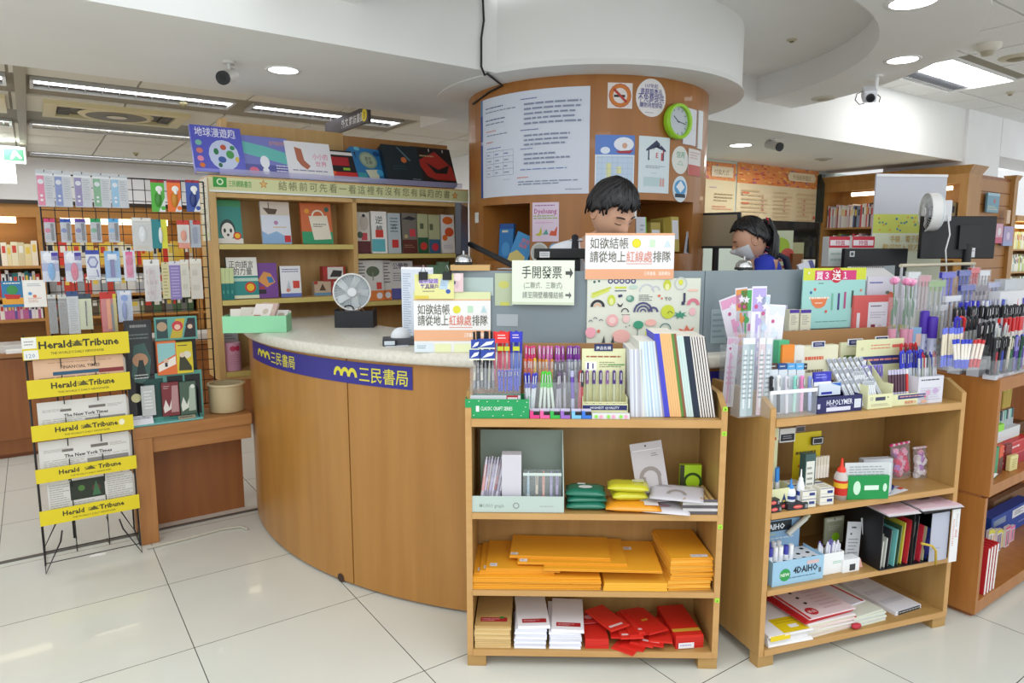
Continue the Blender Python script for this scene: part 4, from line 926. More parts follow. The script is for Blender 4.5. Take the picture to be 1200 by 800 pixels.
for x0,y0,x1,c,lab,it in rb:
    bookpx(BK,.05,x0,y0,x1,291,.05,c,lab+' on the right bay upper shelf',it,wbase=1.52,rx=-3)
bookpx(BK,.03,420,305,450,352,.02,'d9d7d2','white book with a mushroom plant drawing and orange band behind the fan',[('r',0,0,1,.25,'e0803a'),('e',.6,.72,.26,.13,'5c6c54'),('r',.57,.5,.62,.7,'8a8f80'),('r',.72,.28,.92,.45,'d84a44'),('l',.02,.4,.3,.95,7,'5a5a5a'),('c',.82,.12,.08,'e8e8f0')],wbase=1.205,rx=-4)
bookpx(BK,.06,450,305,459,352,.02,'dedcd8','white book with orange band, mostly hidden, right of the mushroom book',[('r',0,0,1,.25,'e0803a'),('l',.1,.4,.9,.95,7,'5a5a5a'),('c',.5,.12,.08,'e8e8f0')],wbase=1.205,rx=-4)
bookpx(BK,.07,459,306,485,352,.03,'dcdad8','white book with dark purple title and blue foot right of the orange banded ones',[('t',.1,.8,.14,'公學教','3a2a58','l',.7,.03),('r',0,0,1,.28,'5b5fa8'),('l',.1,.45,.9,.7,4,'8a8a94'),('c',.55,.52,.1,'9ab8b8')],wbase=1.205,rx=-4)
bookpx(BK,.05,488,311,515,352,.03,'8f6a6e','dusty pink book with a green corner behind the calendar',[('p',[(.5,1),(1,1),(1,.3),(.7,.5)],'7fae8c'),('l',.1,.6,.6,.8,2,'5a3a44')],wbase=1.205,rx=-4)
bookpx(BK,.06,515,307,529,352,.03,'8fb898','pale green book at the right end of the lower right shelf',[('r',.9,0,1,1,'1e4a30')],wbase=1.205,rx=-4)
# pink packet and tissue box near the counter's end
b=MB();b.lathe([(.055,.0),(.055,.17)],'d8a0b8',24);b.lathe([(.055,.17),(.0005,.17)],'e6c0d0',24);art(b,cmap((0,0),.0555,235,0),.1,.17,[('c',.3,.8,.1,'c83a60'),('c',.6,.8,.1,'c83a60'),('l',.1,.2,.9,.6,5,'c88aa4')],True)
u,w=BK.loc(273,420,.05);put(b,'gift_roll','pink wrapped roll standing in the bookcase foot beside the counter','wrapped roll',BK.at(u,.08,.821))
b=MB();b.box(0,.1,0,.012,0,.14,'b0b0b0');art(b,face(),.1,.14,[('l',.1,.1,.9,.9,7,'6a6a70')]);put(b,'leaflet','grey printed leaflet behind the pink roll','leaflet',BK.at(.05,.15,.98,rx=-10)@Tr(0,0,0))
# ================================================================== COUNTER TOP, COLUMN, PEOPLE, RIGHT BACKGROUND
CT=1.13
def pt(px,py,Y):
    d=ray(px,py);t=Y/d.y;p=d*t;return Vector((p.x,p.y,EYE+p.z))
def FY(Y,deg=0,px=600,z=0):
    """frame whose origin lies straight under pixel column px at distance Y"""
    p=pt(px,400,Y);return Frame(p.x,Y,deg,z)
# green tissue box
x,y=atz(300,390,CT)
F=Frame(x,y,8);t=thing('tissue_box','mint green open box of paper packets at the left end of the counter','box',F.at(-.16,.0,CT+.001))
b=MB();GRN=mat('8fd3a4',.5);b.box(0,.31,0,.003,0,.085,GRN);b.box(0,.31,.147,.15,0,.085,GRN);b.box(0,.003,.003,.147,0,.085,GRN);b.box(.307,.31,.003,.147,0,.085,GRN);b.box(.003,.307,.003,.147,0,.003,GRN);b.build('tray',t)
for k,(x0,c,rx_,rz_) in enumerate(((.03,'e9e4d8',-55,12),(.07,'dcd6c8',-50,4),(.12,'e6dcd6',-35,-22),(.15,'c8aaa0',-30,-28),(.19,'efece6',-62,-5),(.21,'e4e0d6',-65,4))):
    b=MB();b.box(0,.1,0,.012,0,.11,mat(c));art(b,face(),.1,.11,[('r',.1,.1,.5,.4,'b07a68'),('c',.7,.6,.15,'c8b8a8')])
    put(b,'paper_packet',['white packet lying leftmost in the mint box','grey white packet second from left in the mint box','patterned brown packet standing up in the mint box','rose brown packet beside the tallest one in the mint box','white packet right of the brown ones in the mint box','plain white packet at the right end of the mint box'][k],'packet',F.at(x0-.16,.03+.01*k,CT+.05,rz_,rx_))
# fan with black tray
x,y=atz(415,384,CT);F=Frame(x,y,0)
t=thing('desk_organizer','black desk tray holding cords at the foot of the white fan','desk organizer',F.at(-.105,0,CT+.001))
b=MB();BK_=mat('1b1b22',.5);b.box(0,.21,0,.004,0,.09,BK_);b.box(0,.21,.1,.104,0,.085,BK_);b.box(0,.004,.004,.1,0,.1,BK_);b.box(.206,.21,.004,.1,0,.1,BK_);b.box(.004,.206,.004,.1,0,.004,BK_);b.build('tray',t,bevel=.003)
b=MB();b.tube([(.07+.03*math.cos(a*.6),.03+.002*a,.095+.022*math.sin(a*.6)) for a in range(8)],.004,BK_);b.tube([(.1,.04,.06),(.13,.03,.11),(.16,.05,.08)],.003,'b8926a');b.build('cords',t)
FM=F.at(-.02,.06,CT+.19,14)
t=thing('desk_fan','white round desk fan standing behind the black tray on the counter','fan',FM)
def ringpts(r,y,n=28):return [(r*math.cos(2*PI*k/n),y,r*math.sin(2*PI*k/n)) for k in range(n)]
def fan_parts(t,R_,M=None,stem=True,blade='dfe6ea'):
    b=MB();b.T=M;b.lathe([],'ffffff') if False else None
    for (r0,y0,r1,y1) in ((R_,-.012,R_,.03),(R_,.03,R_*.85,.05)):
        A,B=ringpts(r0,y0),ringpts(r1,y1);n=28;b.add(A+B,[(k,(k+1)%n,n+(k+1)%n,n+k) for k in range(n)],WHITE,True)
    b.tube(ringpts(R_,-.014),.005,WHITE,6,True);b.build('housing',t)
    b=MB();b.T=M
    for k in range(36):
        a=2*PI*k/36;b.tube([(R_*.22*math.cos(a),-.022,R_*.22*math.sin(a)),(R_*.7*math.cos(a+.12),-.024,R_*.7*math.sin(a+.12)),(R_*math.cos(a+.2),-.014,R_*math.sin(a+.2))],.0012,WHITE,4)
    b.cyl((0,-.028,0),(0,-.018,0),R_*.24,'eef0f2',n=20);b.build('grille',t)
    for k in range(5):
        b=MB();b.T=(M or Matrix())@Ry(72*k);b.add([(.02,0,-.01),(R_*.9,.012,-R_*.3),(R_*.92,-.008,R_*.12),(.02,-.012,.02)],[(0,1,2,3)],mat(blade,.3));b.build('blade',t)
    b=MB();b.T=M;b.cyl((0,-.01,0),(0,.04,0),R_*.3,'e4e8ec',n=20);b.cyl((0,.034,0),(0,.04,0),R_*.97,'d4dde2',n=28);b.build('motor',t)
fan_parts(t,.098)
b=MB();b.cyl((0,.03,-.08),(0,.03,-.18),.035,WHITE,r1=.05,n=20);b.cyl((0,.03,-.18),(0,.03,-.189),.062,WHITE,n=24);b.build('stand',t)
# white desk board seen at an angle, queue sign, clip note
def board(x0,y0,x1,y1,Y,T,col,label,items,name='sign_board',cat='sign',zbase=None,deg=0,rx=0,both=False):
    F=FY(Y,deg,(x0+x1)/2);u0,_=F.loc(x0,(y0+y1)/2,0);u1,_=F.loc(x1,(y0+y1)/2,0)
    w1=F.loc((x0+x1)/2,y0,0)[1];w0=F.loc((x0+x1)/2,y1,0)[1]
    if zbase is not None:w0=zbase
    b=MB();b.box(0,u1-u0,0,T,0,w1-w0,mat(col,.45) if isinstance(col,str) else col);art(b,face(),u1-u0,w1-w0,items)
    return put(b,name,label,cat,F.at(u0,0,w0,0,rx))
board(471,313,508,408,3.1,.004,'dfe6f2','white tall desk board standing behind the queue sign, ruled on its left',[('l',.05,.1,.3,.92,26,'a8b4cc'),('r',0,.97,1,1,'f8f8fc')],'desk_board','board',CT+.001,deg=-25)
QI=[('r',0,.88,1,1,'dfe4b0'),('r',0,.86,1,.88,'e8b488'),('t',.05,.64,.15,'如欲結帳','5c5a4c','l',.42),('c',.56,.71,.065,'e3dc3a'),('r',.7,.66,.77,.77,'bfe0c4'),('p',[(.87,.66),(.95,.66),(.91,.78)],'bcd8dc'),('t',.05,.46,.15,'請從地上','5c5a4c','l',.4),('t',.46,.46,.15,'紅線處','dc7660','l',.29),('t',.76,.46,.15,'排隊','5c5a4c','l',.2),('r',.46,.41,.76,.42,'dc8a78'),('r',0,.19,1,.37,'eab088'),('t',.95,.26,.06,'三民書局．服務櫃台','fff4ea','r',.3),('r',0,0,.25,.16,'dce6ec'),('r',.27,0,.48,.14,'e6eab8'),('r',.52,0,.85,.14,'e9edc0'),('l',.04,.05,.2,.12,2,'8aa0a8')]
board(485,342,575,408,2.775,.005,'efeeec','queue notice board standing on the counter left of the glass screens',QI,'notice_board','sign',CT+.001)
t=board(486,321,532,350,2.765,.002,'e6e39a','yellow cartoon note clipped over the top of the left queue notice',[('c',.2,.6,.18,'ece9b8'),('c',.8,.5,.16,'ece9b8'),('r',.12,.62,.6,.8,'c7b8e0'),('t',.1,.64,.17,'電子發票','6a4ca0','l',.5),('t',.15,.42,.17,'載具歸戶','5a3c98','l',.45),('l',.2,.26,.5,.34,1,'777777'),('p',[(.62,.4),(.68,.82),(.88,.78),(.82,.38)],'bcd4e8'),('l',.66,.5,.8,.72,4,'88a0b8'),('e',.85,.3,.06,.09,'3a5ab0'),('r',0,.0,.35,.12,'e0c84a')],'clipped_note','note')
for x_ in (496,524):
    p=pt(x_,322,2.762);b=MB();b.box(-.018,.018,-.006,.01,-.02,.012,BLACK);b.tube([(-.01,0,.012),(0,0,.04),(.01,0,.012)],.0015,CHROME);c_=b.build('binder_clip');c_.matrix_world=Matrix.Translation(p);M_=c_.matrix_world.copy();c_.parent=t;c_.matrix_parent_inverse=t.matrix_world.inverted()
board(530,320,543,342,2.768,.002,'e6c9cc','pink rabbit shaped paper figure at the right corner of the yellow note',[('c',.5,.8,.2,'f0dcdc'),('e',.4,.4,.2,.2,'d8b8c0'),('e',.2,.5,.12,.1,'4a5a68')],'paper_figure','paper figure')
# telephone-like grey device left of the board
x,y=atz(462,405,CT);F=Frame(x,y,10)
t=thing('card_reader','grey card reader with white paper roll cover left of the desk board','card reader',F.at(-.05,0,CT+.001))
b=MB();b.box(0,.14,0,.09,0,.03,'4c4d54');b.box(.0,.06,-.02,0,0,.028,'2a2b30');art(b,face(.005,.003,-.02),.05,.022,[('r',.05,.1,.95,.9,'cdd6dc')]);b.build('body',t,bevel=.003)
b=MB();b.blob((.08,.05,.03),(.045,.035,.045),'e9ecf0',16,10);b.build('cover',t)
b=MB();b.box(0,.1,0,.06,.0,.0015,'e4e6ea');x,y=atz(452,407,CT);put(b,'receipt_slip','white slip of paper lying left of the card reader','paper',Tr(x,y,CT+.001)@Rz(15))
# bells and clipboards on top of the screens
def bell(M,label):
    t=thing('service_bell',label,'bell',M);b=MB();b.lathe([(.038,0),(.04,.004),(.036,.01)],BLACK,24);b.build('base',t)
    b=MB();b.lathe([(.036,.011),(.033,.026),(.02,.038),(.004,.042)],CHROME,24);b.build('dome',t)
    b=MB();b.cyl((0,0,.042),(0,0,.056),.004,CHROME,n=8);b.build('button',t)
p=pt(549,309,2.84);b=MB();b.box(-.07,.09,-.06,.06,0,.022,mat('cba469',.5));put(b,'wooden_block','small wooden plank resting on the glass screen under the left bell','block',Tr(p.x,p.y,1.4645))
bell(Tr(p.x-.02,p.y,1.4875),'silver service bell on the wooden plank, left')
b=MB();b.tube([(0,0,.004),(.03,-.01,.006),(.05,.0,.004),(.07,.01,.006)],.004,'b0b0b0');put(b,'metal_clasp','small metal clasp lying right of the wooden plank','clasp',Tr(p.x+.12,p.y,1.4645))
p=pt(872,310,2.9);bell(Tr(p.x,2.9,1.4645),'silver service bell on the glass screen before the ponytailed assistant')
for px,lab in ((836,'left'),(847,'right')):
    pass
# hand receipt notice, second queue notice, sketch book on the screens
def on_screen(F,x0,y0,x1,y1,T,col,label,items,name,cat,off=.003,rx=0):
    u0,_=F.loc(x0,(y0+y1)/2,-off-T);u1,_=F.loc(x1,(y0+y1)/2,-off-T);w1=F.loc((x0+x1)/2,y0,-off-T)[1];w0=F.loc((x0+x1)/2,y1,-off-T)[1]
    b=MB();b.box(0,u1-u0,0,T,0,w1-w0,mat(col,.4) if isinstance(col,str) else col);art(b,face(),u1-u0,w1-w0,items)
    return put(b,name,label,cat,F.M@Tr(u0,-off-T,w0-F.M.translation.z)@Rx(rx))
Frame_loc=Frame.loc
def gl(F):   # screens' frames carry a height; wrap so w is world height
    G=Frame(F.M.translation.x,F.M.translation.y,F.deg,0);return G
G1,G2,G3,G4=gl(GS1),gl(GS2),gl(GS3),gl(GS4)
t=on_screen(G1,600,305,673,357,.012,'e8efdc','pale green handwritten-receipt notice on the glass screen',[('t',.16,.62,.24,'手開發票','3a3c38','l',.64),('p',[(.86,.68),(.93,.68),(.93,.6),(.98,.72),(.93,.84),(.93,.76),(.86,.76)],'4a4c48'),('t',.5,.38,.13,'(二聯式．三聯式)','8a8d84','c',.62),('t',.5,.16,.13,'請至隔壁櫃檯結帳','8a8d84','c',.66),('p',[(.86,.2),(.92,.2),(.92,.14),(.96,.22),(.92,.3),(.92,.25),(.86,.25)],'6a6c68'),('r',0,0,1,.06,'d3dcc2')],'notice_board','sign',.02)
on_screen(G2,686,273,790,327,.006,'f0eef0','queue notice fixed over the screen top in front of the man',[('r',0,.95,1,1,'e8b088'),('t',.05,.68,.21,'如欲結帳','6b6856','l',.43),('c',.57,.78,.095,'ece02c'),('o',.57,.78,.1,.085,'d8c82a'),('r',.72,.7,.78,.86,'cfe8c8'),('p',[(.88,.7),(.96,.7),(.92,.86)],'cfe0e6'),('t',.05,.39,.21,'請從地上','6b6856','l',.4),('t',.46,.39,.21,'紅線處','e0907c','l',.29),('t',.76,.39,.21,'排隊','6b6856','l',.2),('r',.46,.33,.75,.345,'e8a898'),('r',0,0,1,.22,'e9ab84'),('t',.96,.09,.07,'三民書局．服務櫃台','fff0e4','r',.3)],'notice_board','sign',.012)
SK=[('r',0,0,1,1,'dcdfd0')]
def arch(cx,cy,r,c):return [('a',cx,cy,r,r*.72,c),('a',cx,cy,r*.5,r*.3,'f0b8b0' if c != '2c2c34' else 'e0a84a')]
SK += [('c',.06,.95,.02,'3f6a60'),('c',.1,.96,.018,'3f6a60')]+[('o',.2+.05*k,.96,.04,.02,'43437a') for k in range(5)]
SK += [('p',[(.03,.78),(.2,.88),(.21,.86),(.06,.74)],'c6cc4a'),('p',[(.02,.74),(.19,.84),(.19,.81),(.05,.71)],'d2d868'),('r',.24,.85,.34,.88,'ccd44a'),('r',.24,.81,.34,.825,'55606a'),('e',.4,.87,.04,.03,'bcd0c4'),('a',.52,.8,.12,.1,'c3c6d0'),('a',.6,.82,.07,.05,'c3c6d0')]
SK += [('e',.7,.9,.035,.08,'c6cc3a'),('e',.7,.87,.02,.05,'e6e8a0'),('a',.82,.84,.0,.0,'c3c6d0'),('o',.82,.92,.1,.08,'c6c9c4'),('e',.82,.94,.02,.04,'d8da3c'),('e',.93,.82,.05,.02,'eec4b4')]
SK += [('a',.09,.58,.11,.07,'2c2c34'),('a',.09,.58,.055,.03,'e8b898'),('e',.21,.68,.035,.08,'c6d244'),('e',.21,.66,.018,.05,'e2e69a'),('c',.28,.74,.022,'3c3c60'),('c',.295,.745,.02,'3c3c60'),('p',[(.26,.64),(.275,.58),(.3,.58),(.315,.64),(.288,.6)],'2e2e34'),('e',.375,.7,.035,.05,'5c8f7c'),('e',.365,.71,.02,.03,'9cc0b0'),('l',.45,.66,.58,.76,4,'6a6a70'),('c',.63,.74,.02,'d8664c'),('c',.655,.7,.015,'d8664c'),('t',.68,.67,.06,'YO','4a4a50'),('r',.845,.64,.865,.78,'3c3c58'),('r',.83,.6,.86,.65,'3c3c58'),('a',.935,.6,.1,.05,'d97a8c'),('e',.93,.5,.03,.06,'eebcc0')]
SK += [('a',.33,.5,.06,.045,'33343a'),('l',.3,.45,.38,.47,1,'33343a'),('a',.49,.5,.15,.12,'4b4a78'),('a',.49,.5,.1,.075,'4b4a78'),('a',.49,.5,.05,.03,'4b4a78'),('a',.58,.5,.08,.05,'4b4a78'),('c',.71,.5,.105,'c8d23a'),('a',.73,.47,.04,.03,'4a5020'),('p',star(.82,.45,.07,7,.4),'3f8f74'),('e',.82,.45,.04,.03,'3f8f74')]
SK += [('c',.22,.38,.09,'eab0ae'),('c',.22,.38,.05,'f2ccc8'),('e',.34,.4,.03,.06,'efc8c4'),('a',.07,.4,.03,.02,'55586a'),('a',.12,.37,.03,.02,'55586a'),('a',.03,.36,.03,.02,'55586a'),('s',.1,.22,.035,'d8664c'),('s',.055,.24,.025,'d8664c'),('c',.03,.2,.08,'efa8b4'),('r',.44,.12,.446,.3,'3a5a50'),('e',.45,.31,.045,.06,'3f9a78'),('e',.56,.34,.05,.05,'f2b8ac'),('e',.3,.14,.08,.1,'f0b8b0'),('p',[(.5,.02),(.55,.02),(.53,.25),(.52,.25)],'d8da4a'),('a',.69,.24,.09,.075,'4a7a7c'),('t',.58,.13,.06,'Sketch Book','55565c'),('p',[(.81,.25),(.84,.12),(.92,.12),(.95,.27),(.91,.22),(.88,.3),(.86,.22)],'d9735a'),('e',.88,.16,.05,.07,'d9735a'),('p',[(.12,.0),(.15,.16),(.16,0)],'4a4c50'),('p',[(.2,.0),(.23,.15),(.24,0)],'4a4c50'),('c',.34,.28,.01,'6a7a70'),('c',.37,.3,.01,'6a7a70'),('c',.96,.14,.012,'3f6a60'),('c',.94,.1,.01,'3f6a60')]
SK=[('r',0,0,1,1,'dcdfd0')]+[i for i in SK[1:] if not (i[0] == 'a' and i[3] == 0)]
t=on_screen(G2,688,326,820,404,.01,'e6e6dc','large sketch book with colourful doodled cover leaning on the glass screen',SK,'sketch_book','sketch book',.004)
for x0,y0,x1,y1,c,lab,it in ((541,325,578,346,'b5c6c0','pale note taped to the glass screen above the pens, upper left',[]),(580,320,601,358,'b8c4a4','yellow green flyer taped to the screen beside the hand-receipt notice',[('e',.5,.65,.3,.12,'c8c868'),('r',.3,.0,.8,.12,'c8c860')]),(582,368,607,382,'a8b0b4','grey slip taped low on the glass screen',[])):
    on_screen(G1,x0,y0,x1,y1,.0008,c,lab,it,'taped_note','note',.001)
on_screen(G3,833,362,852,402,.0008,'98a8ac','pale slip taped on the screen right of the sketch book',[('l',.1,.1,.9,.9,5,'7f8f96')],'taped_note','note',.001)
# black till display and arm, monitor edge
t=thing('till_display','black till screen seen from behind above the hand-receipt notice','monitor',FY(3.05,3,656).at(0,0,0))
p0,p1=pt(627,291,3.05),pt(685,320,3.05);F=FY(3.05,3,656);u0=F.loc(627,300,0)[0];u1=F.loc(686,300,0)[0];w1=F.loc(656,291,0)[1]
b=MB();b.box(u0,u1,0,.05,w1-.045,w1,BLACK);b.box(u0+.01,u1-.02,.01,.06,w1-.14,w1-.045,BLACK);b.build('screen_back',t,bevel=.004)
b=MB();art(b,face(u0+.02,w1-.04,0),.045,.026,[('r',0,0,1,1,'e0e2e4'),('l',.1,.15,.9,.85,3,'77777c')]);b.build('sticker',t)
b=MB();b.cyl(((u0+u1)/2,.04,CT),((u0+u1)/2,.04,w1-.14),.02,BLACK,n=12);b.box((u0+u1)/2-.08,(u0+u1)/2+.08,-.02,.12,CT+.0005,CT+.012,BLACK);b.build('stand',t)
b=MB();p=pt(551,286,3.4);q=pt(603,312,2.95);b.cyl(tuple(p),tuple(q),.014,BLACK,n=8);b.cyl((q.x,q.y,q.z),(q.x,q.y,CT+.001),.012,BLACK,n=8);put(b,'monitor_arm','slanting black arm left of the column niche','monitor arm',Matrix())
t=thing('edge_on_monitor','dark monitor seen edge-on at the right end of the bookcase','monitor',FY(3.5,88,546).at(0,0,0));F=FY(3.5,88,546)
w1=pt(546,240,3.5).z;w0=pt(546,298,3.5).z
b=MB();b.box(-.17,.17,0,.03,w0,w1,mat('25262c',.3));b.build('screen',t,bevel=.004)
b=MB();b.cyl((0,.03,CT),(0,.03,w0+.1),.018,BLACK,n=10);b.box(-.1,.1,-.05,.12,CT+.0005,CT+.012,BLACK);b.build('stand',t)
b=MB();b.cyl((0,0,0),(0,0,2.28),.012,mat('8f9094',.3,.8),n=10);u,w=BK.loc(550,200,-.03);put(b,'steel_post','slim grey steel post at the right end of the bookcase','post',BK.at(1.752,-.02,0))

# ------------------------------------------------------------------ column posters
def colposter(x0,y0,x1,y1,label,items,name='wall_notice',cat='notice',base='e9eaec',off=.002,shape=None):
    ym=(y0+y1)/2;a0,_=colhit(x0,ym);a1,_=colhit(x1,ym);xm=(x0+x1)/2
    zt_=colhit(xm,y0)[1];zb__=colhit(xm,y1)[1];Wd=math.radians(a1-a0)*.775;H_=zt_-zb__
    f=cmap(CC,.775+off,a0,zb__);b=MB();ins=cmap(CC,.7755,a0,zb__)
    if shape == 'oval':
        P=circ(Wd/2,H_/2,Wd/2,H_/2,28);art(b,f,1,1,[('p',P,base)],True,0);b.add([g(*p,0) for g in (f,ins) for p in P],[(k,(k+1)%28,28+(k+1)%28,28+k) for k in range(28)],mat(base,.4))
    else:
        n=max(1,int(Wd/.03))
        for k in range(n):
            u,v=Wd*k/n,Wd*(k+1)/n
            b.add([f(u,0,0),f(v,0,0),f(v,H_,0),f(u,H_,0)],[(0,1,2,3)],mat(base,.4),False)
            b.add([f(u,0,0),f(v,0,0),ins(v,0,0),ins(u,0,0)],[(0,1,2,3)],mat(base,.4))
            b.add([f(u,H_,0),f(v,H_,0),ins(v,H_,0),ins(u,H_,0)],[(0,1,2,3)],mat(base,.4))
        for u in (0,Wd):b.add([f(u,0,0),f(u,H_,0),ins(u,H_,0),ins(u,0,0)],[(0,1,2,3)],mat(base,.4))
    art(b,f,Wd,H_,items,True)
    return put(b,name,label,cat,Matrix())
G_='8590a8'
BIG=[('r',0,0,.035,1,'2a4d96'),('r',0,.84,.035,1,'5f86ac'),('t',.018,.55,.03,'交易','f0f0f8','c',.03),('l',.08,.88,.32,.91,1,'5a678c'),('l',.08,.84,.42,.87,1,G_),('l',.08,.76,.32,.79,1,'5a678c'),('l',.08,.72,.4,.75,1,G_),('l',.09,.65,.22,.675,1,'d88a7c'),('l',.1,.61,.34,.635,1,G_),('l',.09,.54,.2,.565,1,'d88a7c'),('l',.1,.48,.3,.5,1,'5a78b8')]
for k in range(5):BIG.append(('r',.09,.21+.062*k,.4,.213+.062*k,'8a96b0'))
for xx in (.09,.19,.3,.4):BIG.append(('r',xx,.21,xx+.002,.458,'8a96b0'))
for r_ in range(4):
    for c_ in range(3):BIG.append(('l',.11+.1*c_,.225+.062*r_,.165+.1*c_,.25+.062*r_,1,'5a78b8' if r_ == 3 else '8892a8'))
for z_,n_ in ((.66,5),(.46,3),(.28,3)):
    BIG += [('l',.47,z_+.25 if n_ == 5 else z_+.155,.62,(z_+.27 if n_ == 5 else z_+.175),1,'4f63a0'),('l',.5,z_,.94 if n_ == 5 else .86,z_+(.23 if n_ == 5 else .13),n_,G_)]
BIG += [('l',.47,.235,.88,.255,1,'5a78b8'),('l',.44,.16,.58,.18,1,'e07a68'),('l',.45,.09,.92,.14,2,G_),('l',.83,.035,.96,.05,1,G_),('l',.3,.16,.38,.17,1,'a0a8b8')]
colposter(564,105,691,228,'large white rules notice with a blue left border, curving round the column',BIG,base='d5dbe8')
colposter(712,97,741,127,'square no-smoking sign with round orange ring high on the column',[('o',.5,.5,.45,.3,'cf7a2e'),('o',.5,.5,.47,.44,'b5502a'),('r',.25,.44,.7,.53,'1e1c1c'),('p',[(.2,.72),(.27,.79),(.8,.28),(.73,.21)],'b5382a')],'no_smoking_sign','sign','e4dcd8')
colposter(745,92,780,137,'white oval sticker with dark blue writing beside the no-smoking sign',[('t',.5,.76,.1,'107年起','3c3a8c','c',.5,.02),('t',.5,.6,.13,'書籍類商品','3c3a8c','c',.72,.02),('t',.5,.4,.2,'不免費提供','35338a','c',.86,.03),('t',.5,.25,.12,'購物用塑膠袋','3c3a8c','c',.76,.02),('l',.3,.08,.7,.13,1,'a0a0b0')],'oval_sticker','sticker','e6e2e2',shape='oval')
colposter(697,158,743,240,'wall calendar with a blue sky picture top behind the man',[('r',0,.72,1,1,'5b83cf'),('e',.72,.87,.26,.1,'e9ecf4'),('e',.25,.78,.12,.05,'dfe9f6'),('p',[(.5,.77),(.6,.74),(.88,.74),(.97,.79)],'a83038'),('c',.74,.85,.04,'d8a890'),('r',.04,.1,.96,.7,'c3d6ea'),('r',.28,.4,.4,.6,'dfe0a0'),('r',.54,.45,.66,.55,'dfe0a0')]+[('r',.04,.12+.08*k,.96,.125+.08*k,'a8bed8') for k in range(8)]+[('r',.04+.13*k,.1,.045+.13*k,.7,'a8bed8') for k in range(8)],'wall_calendar','calendar','dfe8f2')
colposter(748,160,784,226,'white poster with a house outline and red flag on the column',[('p',[(.28,.58),(.28,.78),(.54,.9),(.8,.78),(.8,.58)],'2f3a58'),('p',[(.32,.6),(.32,.765),(.54,.865),(.76,.765),(.76,.6)],'dde6ea'),('p',[(.22,.74),(.54,.9),(.86,.74),(.86,.77),(.54,.94),(.22,.77)],'2f3a58'),('t',.57,.63,.1,'E','c04a4c','c'),('r',.7,.58,.76,.72,'c04a4c'),('s',.78,.74,.03,'c04a4c'),('l',.22,.43,.85,.49,2,'8a94a0'),('l',.4,.34,.6,.36,1,'a0a8b0'),('r',.16,.12,.84,.28,'bcd3d6'),('r',.68,.12,.82,.26,'d89a94')],'wall_notice','notice','d7e3e8')
colposter(787,171,806,204,'pale oval sticker with green print, right side of the column',[('t',.5,.6,.2,'信用','5aa07a','c',.6),('a',.5,.35,.12,.1,'6aae86'),('l',.3,.3,.7,.36,1,'8abf9c')],'oval_sticker','sticker','dfe0da',shape='oval')
colposter(788,206,805,237,'blue oval sticker with a white diamond, right side of the column',[('e',.5,.55,.4,.3,'4f9bcf'),('p',[(.5,.82),(.8,.58),(.5,.36),(.2,.58)],'e6eef4'),('r',.15,.18,.85,.32,'1e2a38')],'oval_sticker','sticker','d3dfe6',shape='oval')
colposter(800,127,815,170,'plain white sheet hanging right of the green clock',[('l',.1,.4,.9,.5,2,'c8ccd4')],base='dfe2ea',off=.006)
colposter(817,130,822,175,'narrow white sheet at the right silhouette of the column',[],base='dfe6ea',off=.008)
colposter(806,175,820,206,'small red and white card under the white sheets',[('r',0,0,1,.4,'c25a54'),('l',.1,.6,.9,.9,3,'c8a8a4')],base='ddd8d6',off=.004)
colposter(624,237,655,283,'pink flyer with three small dinosaur toys left of the man',[('l',.1,.88,.85,.95,1,'a06a9c'),('t',.5,.72,.14,'Dyehuang','b5468c','c',.84),('l',.05,.56,.95,.68,2,'8fae3c'),('l',.1,.46,.8,.5,1,'d88ab8'),('p',[(.1,.18),(.25,.2),(.35,.38),(.38,.2),(.3,.14)],'c8c03a'),('p',[(.4,.18),(.55,.32),(.62,.18)],'5aa098'),('p',[(.65,.16),(.72,.28),(.88,.26),(.95,.4),(.92,.14)],'d8583c')],'flyer','flyer','e3cfe2')
colposter(622,284,643,308,'grey round sticker under the pink flyer',[('c',.5,.5,.4,'b8bab4'),('s',.5,.55,.2,'8f948c')],'round_sticker','sticker','d0d2cc',shape='oval')
colposter(643,285,657,300,'small light blue round sticker under the pink flyer',[('t',.5,.4,.4,'11','f0f4fa','c')],'round_sticker','sticker','7fb0dc',shape='oval')
colposter(741,233,746,256,'small white paper slip at the man\'s right ear side',[],base='dddcd8')
colposter(557,249,561,261,'tiny white tick sticker left of the book niche',[],'tick_sticker','sticker','e6e6e4')
# clock
a,z=colhit(791,143);R_=Matrix.Rotation(math.radians(a+90),4,'Z')
p=Vector((CC[0]+.776*math.cos(math.radians(a)),CC[1]+.776*math.sin(math.radians(a)),z));t=thing('wall_clock','round clock with a lime green rim on the column','clock',Matrix.Translation(p)@R_)
yz=lambda r,y,n=32:[(r*math.cos(2*PI*k/n),y,r*math.sin(2*PI*k/n)) for k in range(n)]
b=MB();n=32
for (r0,y0,r1,y1) in ((.095,0,.1,-.03),(.1,-.03,.094,-.045),(.094,-.045,.08,-.04),(.08,-.04,.08,-.02)):
    b.add(yz(r0,y0)+yz(r1,y1),[(k,(k+1)%n,n+(k+1)%n,n+k) for k in range(n)],mat('9fd62e',.3),True)
b.build('rim',t)
b=MB();b.add(yz(.08,-.022),[tuple(range(n))],mat('c6cdd6',.15));
for k in range(12):b.box(-.002,.002,-.0225,-.0221,.062,.074,'33363c',tf=Ry(30*k))
b.build('dial',t)
b=MB();b.box(-.002,.002,-.024,-.023,-.01,.045,'1c1c1e',tf=Ry(-52));b.box(-.0015,.0015,-.026,-.025,-.01,.065,'1c1c1e',tf=Ry(100));b.build('hand',t)
